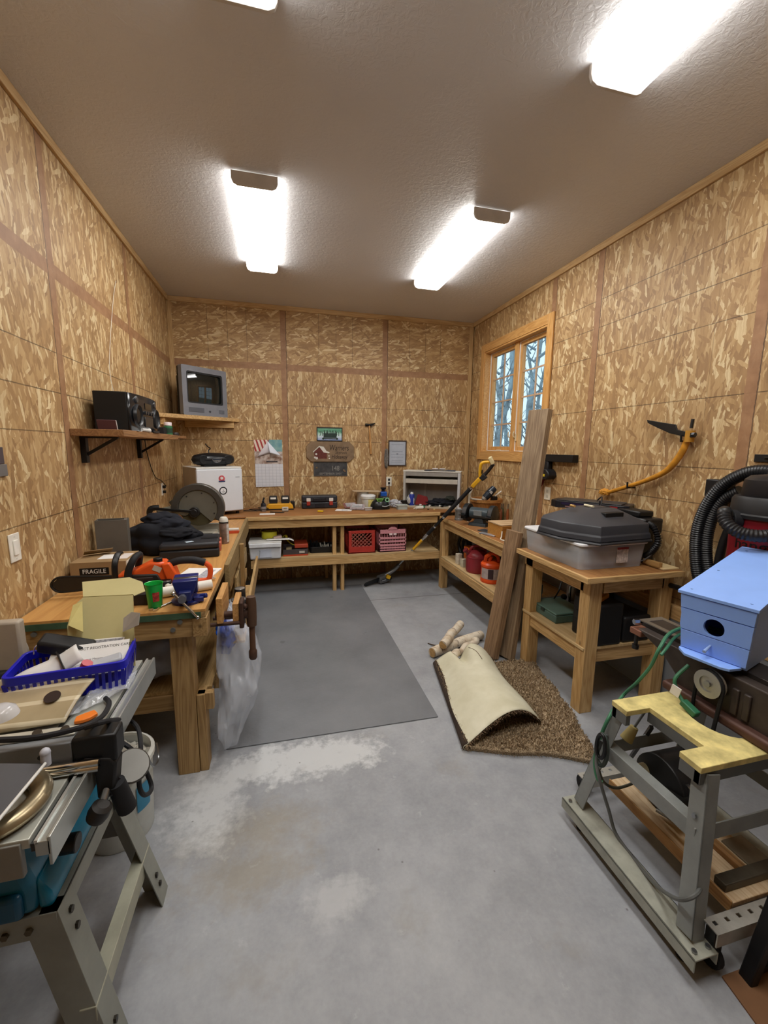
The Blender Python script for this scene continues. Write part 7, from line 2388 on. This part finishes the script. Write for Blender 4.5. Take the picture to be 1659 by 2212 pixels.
obj('lock_lever', MB().cyl(V((.68, yfz + .02, zt2 - .07)), g0, .012).cyl(g0, g1, .021, .023), BLACKM, ts)
# white bucket behind it
t = thing('white_pail', 'white pail with a blue label on the floor behind the table saw', 'pail', (.43, -3.42, 0))
obj('pail', MB().lathe([(0, 0), (.12, 0), (.123, .006), (.138, .36), (.134, .36), (.118, .01), (0, .008)], n=36), mat('#C9CDC8', .4), t)
obj('rim', MB().lathe([(.134, .335), (.147, .337), (.147, .355), (.141, .362), (.133, .362)], n=36), mat('#DCDED8', .35), t)
obj('blue_label', MB().sheet(lambda i, j: ((.1255 + .034 * (.08 + .2 * j) + .004) * math.cos(-.75 + .5 * i), (.1255 + .034 * (.08 + .2 * j) + .004) * math.sin(-.75 + .5 * i), .14 + .12 * j), 14, 2), mat('#2A86AE', .4), t)
obj('bail', MB().tube([(.142, -.05, .345), (.152, -.03, .30), (.154, .03, .29), (.142, .06, .345)], .004, 6), STEEL, t)
tag(obj('crumpled_liner', blob(MB(), (.43, -3.42, .315), (.24, .24, .06), .4, 4, 6), mat('#C8C6BC', .7)), 'crumpled pale liner filling the white pail', 'liner')

# blue basket with papers on the saw table
zb3 = zt2 + .0008
BB = mat('#1A1CB4', .3)
bk = thing('plastic_basket', 'bright blue plastic basket of papers on the saw table', 'basket', (.455, -3.715, zb3), .12)
bw2, bd2, bhh = .165, .095, .10
rim_o, rim_i = rrect(-bw2, bw2, -bd2, bd2, .025), rrect(-bw2 + .010, bw2 - .010, -bd2 + .010, bd2 - .010, .02)
obj('rim', MB().frame(rim_o, rim_i, bhh - .028, bhh), BB, bk, bev=.002)
obj('basket_floor', MB().prism(rrect(-bw2 + .012, bw2 - .012, -bd2 + .012, bd2 - .012, .02), 0, .004), BB, bk)
mb = MB()
n = 17
for i in range(n + 1):
    x = -bw2 + .012 + (2 * bw2 - .024) * i / n
    for s_ in (-1, 1):
        mb.bar((x * .96, s_ * (bd2 - .012), 0), (x, s_ * (bd2 - .004), bhh - .025), .009, .004, (0, 1, 0))
for i in range(9):
    y = -bd2 + .012 + (2 * bd2 - .024) * i / 8
    for s_ in (-1, 1):
        mb.bar((s_ * (bw2 - .012), y * .96, 0), (s_ * (bw2 - .004), y, bhh - .025), .004, .009, (0, 1, 0))
obj('slatted_walls', mb, BB, bk)
bm4 = MX.Translation((.455, -3.715, zb3)) @ MX.Rotation(.12, 4, 'Z')
t = thing('registration_card', 'white registration card with bold heading in the blue basket', 'card', bm4 @ V((.07, -.01, .085)), .1, rot=(.75, 0, .10))
obj('sheet', MB().box(-.10, .085, -.055, .055, 0, .0012), PAPER, t)
text('heading', 'PRODUCT REGISTRATION CARD', .0125, BLACK, t, (.0, .038, .0014), ext=.0002)
text('body_line', 'An Important Message', .009, mat('#5A5A60', .6), t, (-.03, .0, .0014), ext=.0002)
t = thing('folded_invoice', 'folded white invoice held by a black band in the blue basket', 'paper', bm4 @ V((-.06, -.04, .085)), 0, rot=(.55, -.35, .45))
obj('sheet', MB().sheet(lambda i, j: (-.10 + .19 * i, -.035 + .07 * j, .012 * math.sin(PI * j) + .006 * math.sin(7 * i)), 14, 6), mat('#DAD8D6', .8), t, solid=.002)
obj('band', MB().box(.035, .039, -.037, .037, .0, .016), BLACK, t)
t = thing('booklet', 'white booklet standing at the back of the blue basket', 'booklet', bm4 @ V((.03, .035, .09)), 0, rot=(.5, 0, .05))
obj('cover', MB().box(-.11, .10, -.05, .05, 0, .004), PAPER, t)
obj('print_rows', MB().box(.0, .095, .02, .045, .004, .0045), mat('#8A8A90', .7, var=.4, vscale=120), t)
tag(obj('black_pouch', MB(bm4).bx((-.035, .055, .115), (.16, .055, .05), (.35, .28, -.12)), mat('#141416', .6), bev=.01), 'black zipped pouch lying across the back of the blue basket', 'pouch')
tag(obj('clear_packet', MB(bm4).bx((.08, -.055, .085), (.13, .035, .022), (.3, -.15, .12)), mat('#C0C4CC', .15, alpha=.7), bev=.006), 'clear packet with parts at the front of the blue basket', 'packet')
tag(obj('red_lid', MB(bm4).cyl((.045, -.072, .085), (.055, -.075, .105), .016), mat('#B02436', .35)), 'small red cap at the front of the blue basket', 'cap')
tag(obj('wire_clip', MB(bm4).tube([(-.125, .045, .105), (-.12, .05, .13), (-.10, .055, .135), (-.095, .05, .115)], .0022, 6), CHROME), 'bent wire clip on the back rim of the blue basket', 'clip')

# opened beige carton between basket and bench
t = thing('open_carton', 'opened white carton with its beige inside standing behind the blue basket', 'carton', (0, 0, 0))
BEI = mat('#C2B884', .75, var=.03)
yq = -3.63
pp = lambda u, v, y: P(u, v, y=y)
a, b_, c, d = pp(146, 1352, yq), pp(290, 1370, yq), pp(288, 1285, -3.53), pp(180, 1290, -3.53)
l_ = pp(158, 1310, -3.555)


def slab(name, pts, m, th=.003):
    nrm = (pts[1] - pts[0]).cross(pts[-1] - pts[0]).normalized() * th
    mb = MB()
    A_ = [mb.bm.verts.new(p) for p in pts]
    B_ = [mb.bm.verts.new(p + nrm) for p in pts]
    mb.bridge(A_, B_)
    mb._f(A_)
    mb._f(B_[::-1])
    return obj(name, mb, m, t)


dn_ = V((0, -.012, -.115))
slab('back_panel', [a + dn_, b_ + dn_, b_, c, d, l_, a], BEI)
e1, e2, e3, e4, e5 = pp(178, 1258, -3.47), pp(280, 1248, -3.47), pp(308, 1258, -3.47), pp(314, 1278, -3.51), pp(290, 1288, -3.53)
slab('top_flap', [d, c, e5, e4, e3, e2, e1], BEI)
slab('side_flap', [pp(180, 1366, yq - .03), pp(178, 1300, -3.56), pp(158, 1308, -3.565), pp(148, 1352, yq - .01)], mat('#C2B676', .75))
slab('silver_flap', [pp(266, 1365, yq - .02), pp(300, 1350, yq - .03), pp(303, 1324, yq - .02), pp(285, 1322, yq), pp(268, 1335, yq + .0)], mat('#B8B6B2', .35, .3))

# pale slatted plate, clear bag, orange scrap, ring, sheet, cords on the saw table
t = thing('slatted_plate', 'pale translucent banded plate with a dark hole on the saw table', 'plate', (0, 0, 0))
zq = zt2 + .012
a, b_, c, d = P(-60, 1470, z=zq + .05), P(205, 1466, z=zq + .05), P(140, 1560, z=zq), P(-40, 1590, z=zq)
TAN = N('banded_plate')
co = TAN.coord()
s_ = TAN.n('SeparateXYZ')
TAN.l(co, s_.inputs[0])
wv = TAN.math('FRACT', TAN.math('MULTIPLY', s_.outputs[1], 16))
TAN.l(TAN.mix(TAN.math('GREATER_THAN', wv, .78), TAN.ramp(TAN.noise(co, 9, 3), (.3, '#A09070'), (.7, '#B5A484')), srgb('#CFC2A4')), TAN.b.inputs['Base Color'])
TAN.b.inputs['Roughness'].default_value = .3
mb = MB()
mb.sheet(lambda i, j: (a.lerp(b_, i)).lerp(d.lerp(c, i), j) + V((0, 0, .010 * math.sin(PI * j))), 20, 10)
obj('plate', mb, TAN.mat, t, solid=.004)
h0 = P(113, 1505, z=zq + .042)
obj('hole', MB().lathe([(0, 0), (.021, 0), (.021, .0015), (0, .0015)], h0 + V((0, 0, -.0005)), Euler((.35, 0, 0)).to_matrix().to_4x4()), mat('#2A1810', .7), t)
cc = P(205, 1515, z=zt2 + .02)
tag(obj('clear_wrap', MB().sheet(lambda i, j: (lambda p: V((p.x, p.y, zt2 + .006 + .03 * abs(noise.noise(V((i * 3, j * 2, 2)))) + .008 * abs(noise.noise(V((i * 9, j * 5, 7)))))))(P(138 + 140 * i + 22 * j, 1546 - 66 * i - 40 * j, z=zt2 + .02)), 40, 24), mat('#E4E8EE', .1, alpha=.28, spec=.9), solid=.0008), 'crinkled clear wrap lying on the saw table edge', 'wrap')
p = [P(u, v, z=zt2 + .004) for u, v in ((160, 1566), (165, 1554), (185, 1546), (205, 1539), (212, 1546), (196, 1556), (180, 1562))]
mb = MB()
A_ = [mb.bm.verts.new(q) for q in p]
B_ = [mb.bm.verts.new(q + V((0, 0, .010))) for q in p]
mb.bridge(A_, B_)
mb._f(A_[::-1])
mb._f(B_)
tag(obj('orange_scrap', mb, mat('#E2781E', .5), bev=.002), 'flat orange plastic scrap on the saw table', 'scrap')
rc = P(8, 1738, z=zt2 + .02)
t = thing('bronze_ring', 'big bronze coloured ring lying on the saw table', 'ring', (rc.x - .02, rc.y - .0, zt2 + .0005))
BR_ = mat('#94866A', .32, .7, var=.12)
mb = MB().sheet(lambda i, j: (lambda a, b: ((.082 + .022 * math.cos(b)) * math.cos(a), (.082 + .022 * math.cos(b)) * math.sin(a), .019 + .018 * math.sin(b)))(2 * PI * i, 2 * PI * j), 48, 12)
obj('ring', mb, BR_, t)
t = thing('dark_sheet', 'dark grey sheet with a pale edge standing over the bronze ring', 'sheet', (0, 0, 0))
q1, q2, q3, q4 = P(-90, 1648, z=zt2 + .10), P(98, 1650, z=zt2 + .075), P(-5, 1775, z=zt2 + .06), P(-90, 1850, z=zt2 + .06)
slab('sheet', [q1, q2, q3, q4], mat('#55565A', .4, .3), .003)
obj('pale_edge', MB().cyl(q2 + V((0, 0, .001)), q3 + V((0, 0, .001)), .0035), mat('#D8D8D4', .4), t)
obj('knob', MB().cyl(q2 + V((-.004, .01, -.01)), q2 + V((-.004, .012, .018)), .010).ball(q2 + V((-.004, .012, .02)), .011, n=10), mat('#B8BAC4', .3), t)
t = thing('power_cable', 'thick black cord running over the fence and hanging off the saw', 'cable', (0, 0, 0))
zc_ = zt2 + .10
obj('cord', MB().tube([P(-40, 1600, z=zc_), P(60, 1595, z=zc_), P(130, 1583, z=zc_), P(190, 1566, z=zc_), P(222, 1546, z=zt2 + .06), P(236, 1520, z=zt2 + .02), P(228, 1508, z=zt2 + .012)], .007, 8), BLACKM, t)
t = thing('power_cable', 'looped black cord hanging off the right side of the saw table', 'cable', (0, 0, 0))
obj('cord', MB().tube([P(185, 1572, z=zc_), P(230, 1558, z=zc_), P(275, 1555, x=.62), P(297, 1572, x=.68), P(304, 1610, x=.71), P(302, 1660, x=.715), P(301, 1698, x=.72), P(311, 1717, x=.72), P(325, 1710, x=.72), P(326, 1692, x=.715), P(312, 1660, x=.70), P(290, 1625, x=.68), P(268, 1607, x=.65), P(252, 1600, x=.62)], .0065, 8), BLACKM, t)
# left edge clutter
hz = zt2 + .002
t = thing('grey_hose', 'looped grey hose at the left edge of the saw table', 'hose', (0, 0, 0))
obj('hose', MB().tube([P(-40, 1400, z=hz + .05), P(0, 1385, z=hz + .10), P(30, 1378, z=hz + .11), P(48, 1395, z=hz + .09), P(55, 1420, z=hz + .03)], .014, 10), mat('#A8A296', .5), t)
obj('hose', MB().tube([P(-40, 1430, z=hz + .03), P(5, 1412, z=hz + .06), P(30, 1415, z=hz + .05), P(44, 1432, z=hz + .015)], .010, 10), mat('#BDB6A6', .5), t)
p = P(12, 1424, z=hz + .06)
tag(obj('black_grip', MB().bx((p.x + .02, p.y - .02, hz + .02), (.09, .06, .036), (0, 0, .3)), mat('#222226', .5), bev=.010), 'black lumpy grip beside the grey hose on the saw table', 'grip')
p = P(20, 1362, y=-3.66)
tag(obj('tan_case', MB().box(max(.02, p.x - .12), p.x + .015, -3.64, -3.60, hz, p.z + .02), mat('#A89C8C', .5), bev=.008), 'tan case standing at the far left behind the grey hose', 'case')
p = P(14, 1575, z=zt2 + .03)
tag(obj('clear_dome', MB().lathe([(.0, .03), (.02, .028), (.034, .018), (.04, .0), (.038, 0), (.032, .016), (.018, .026), (0, .028)], (p.x, p.y - .015, zt2 + .078)), mat('#D8D8DC', .1, alpha=.55)), 'small clear plastic dome on the fence at the left edge', 'dome')
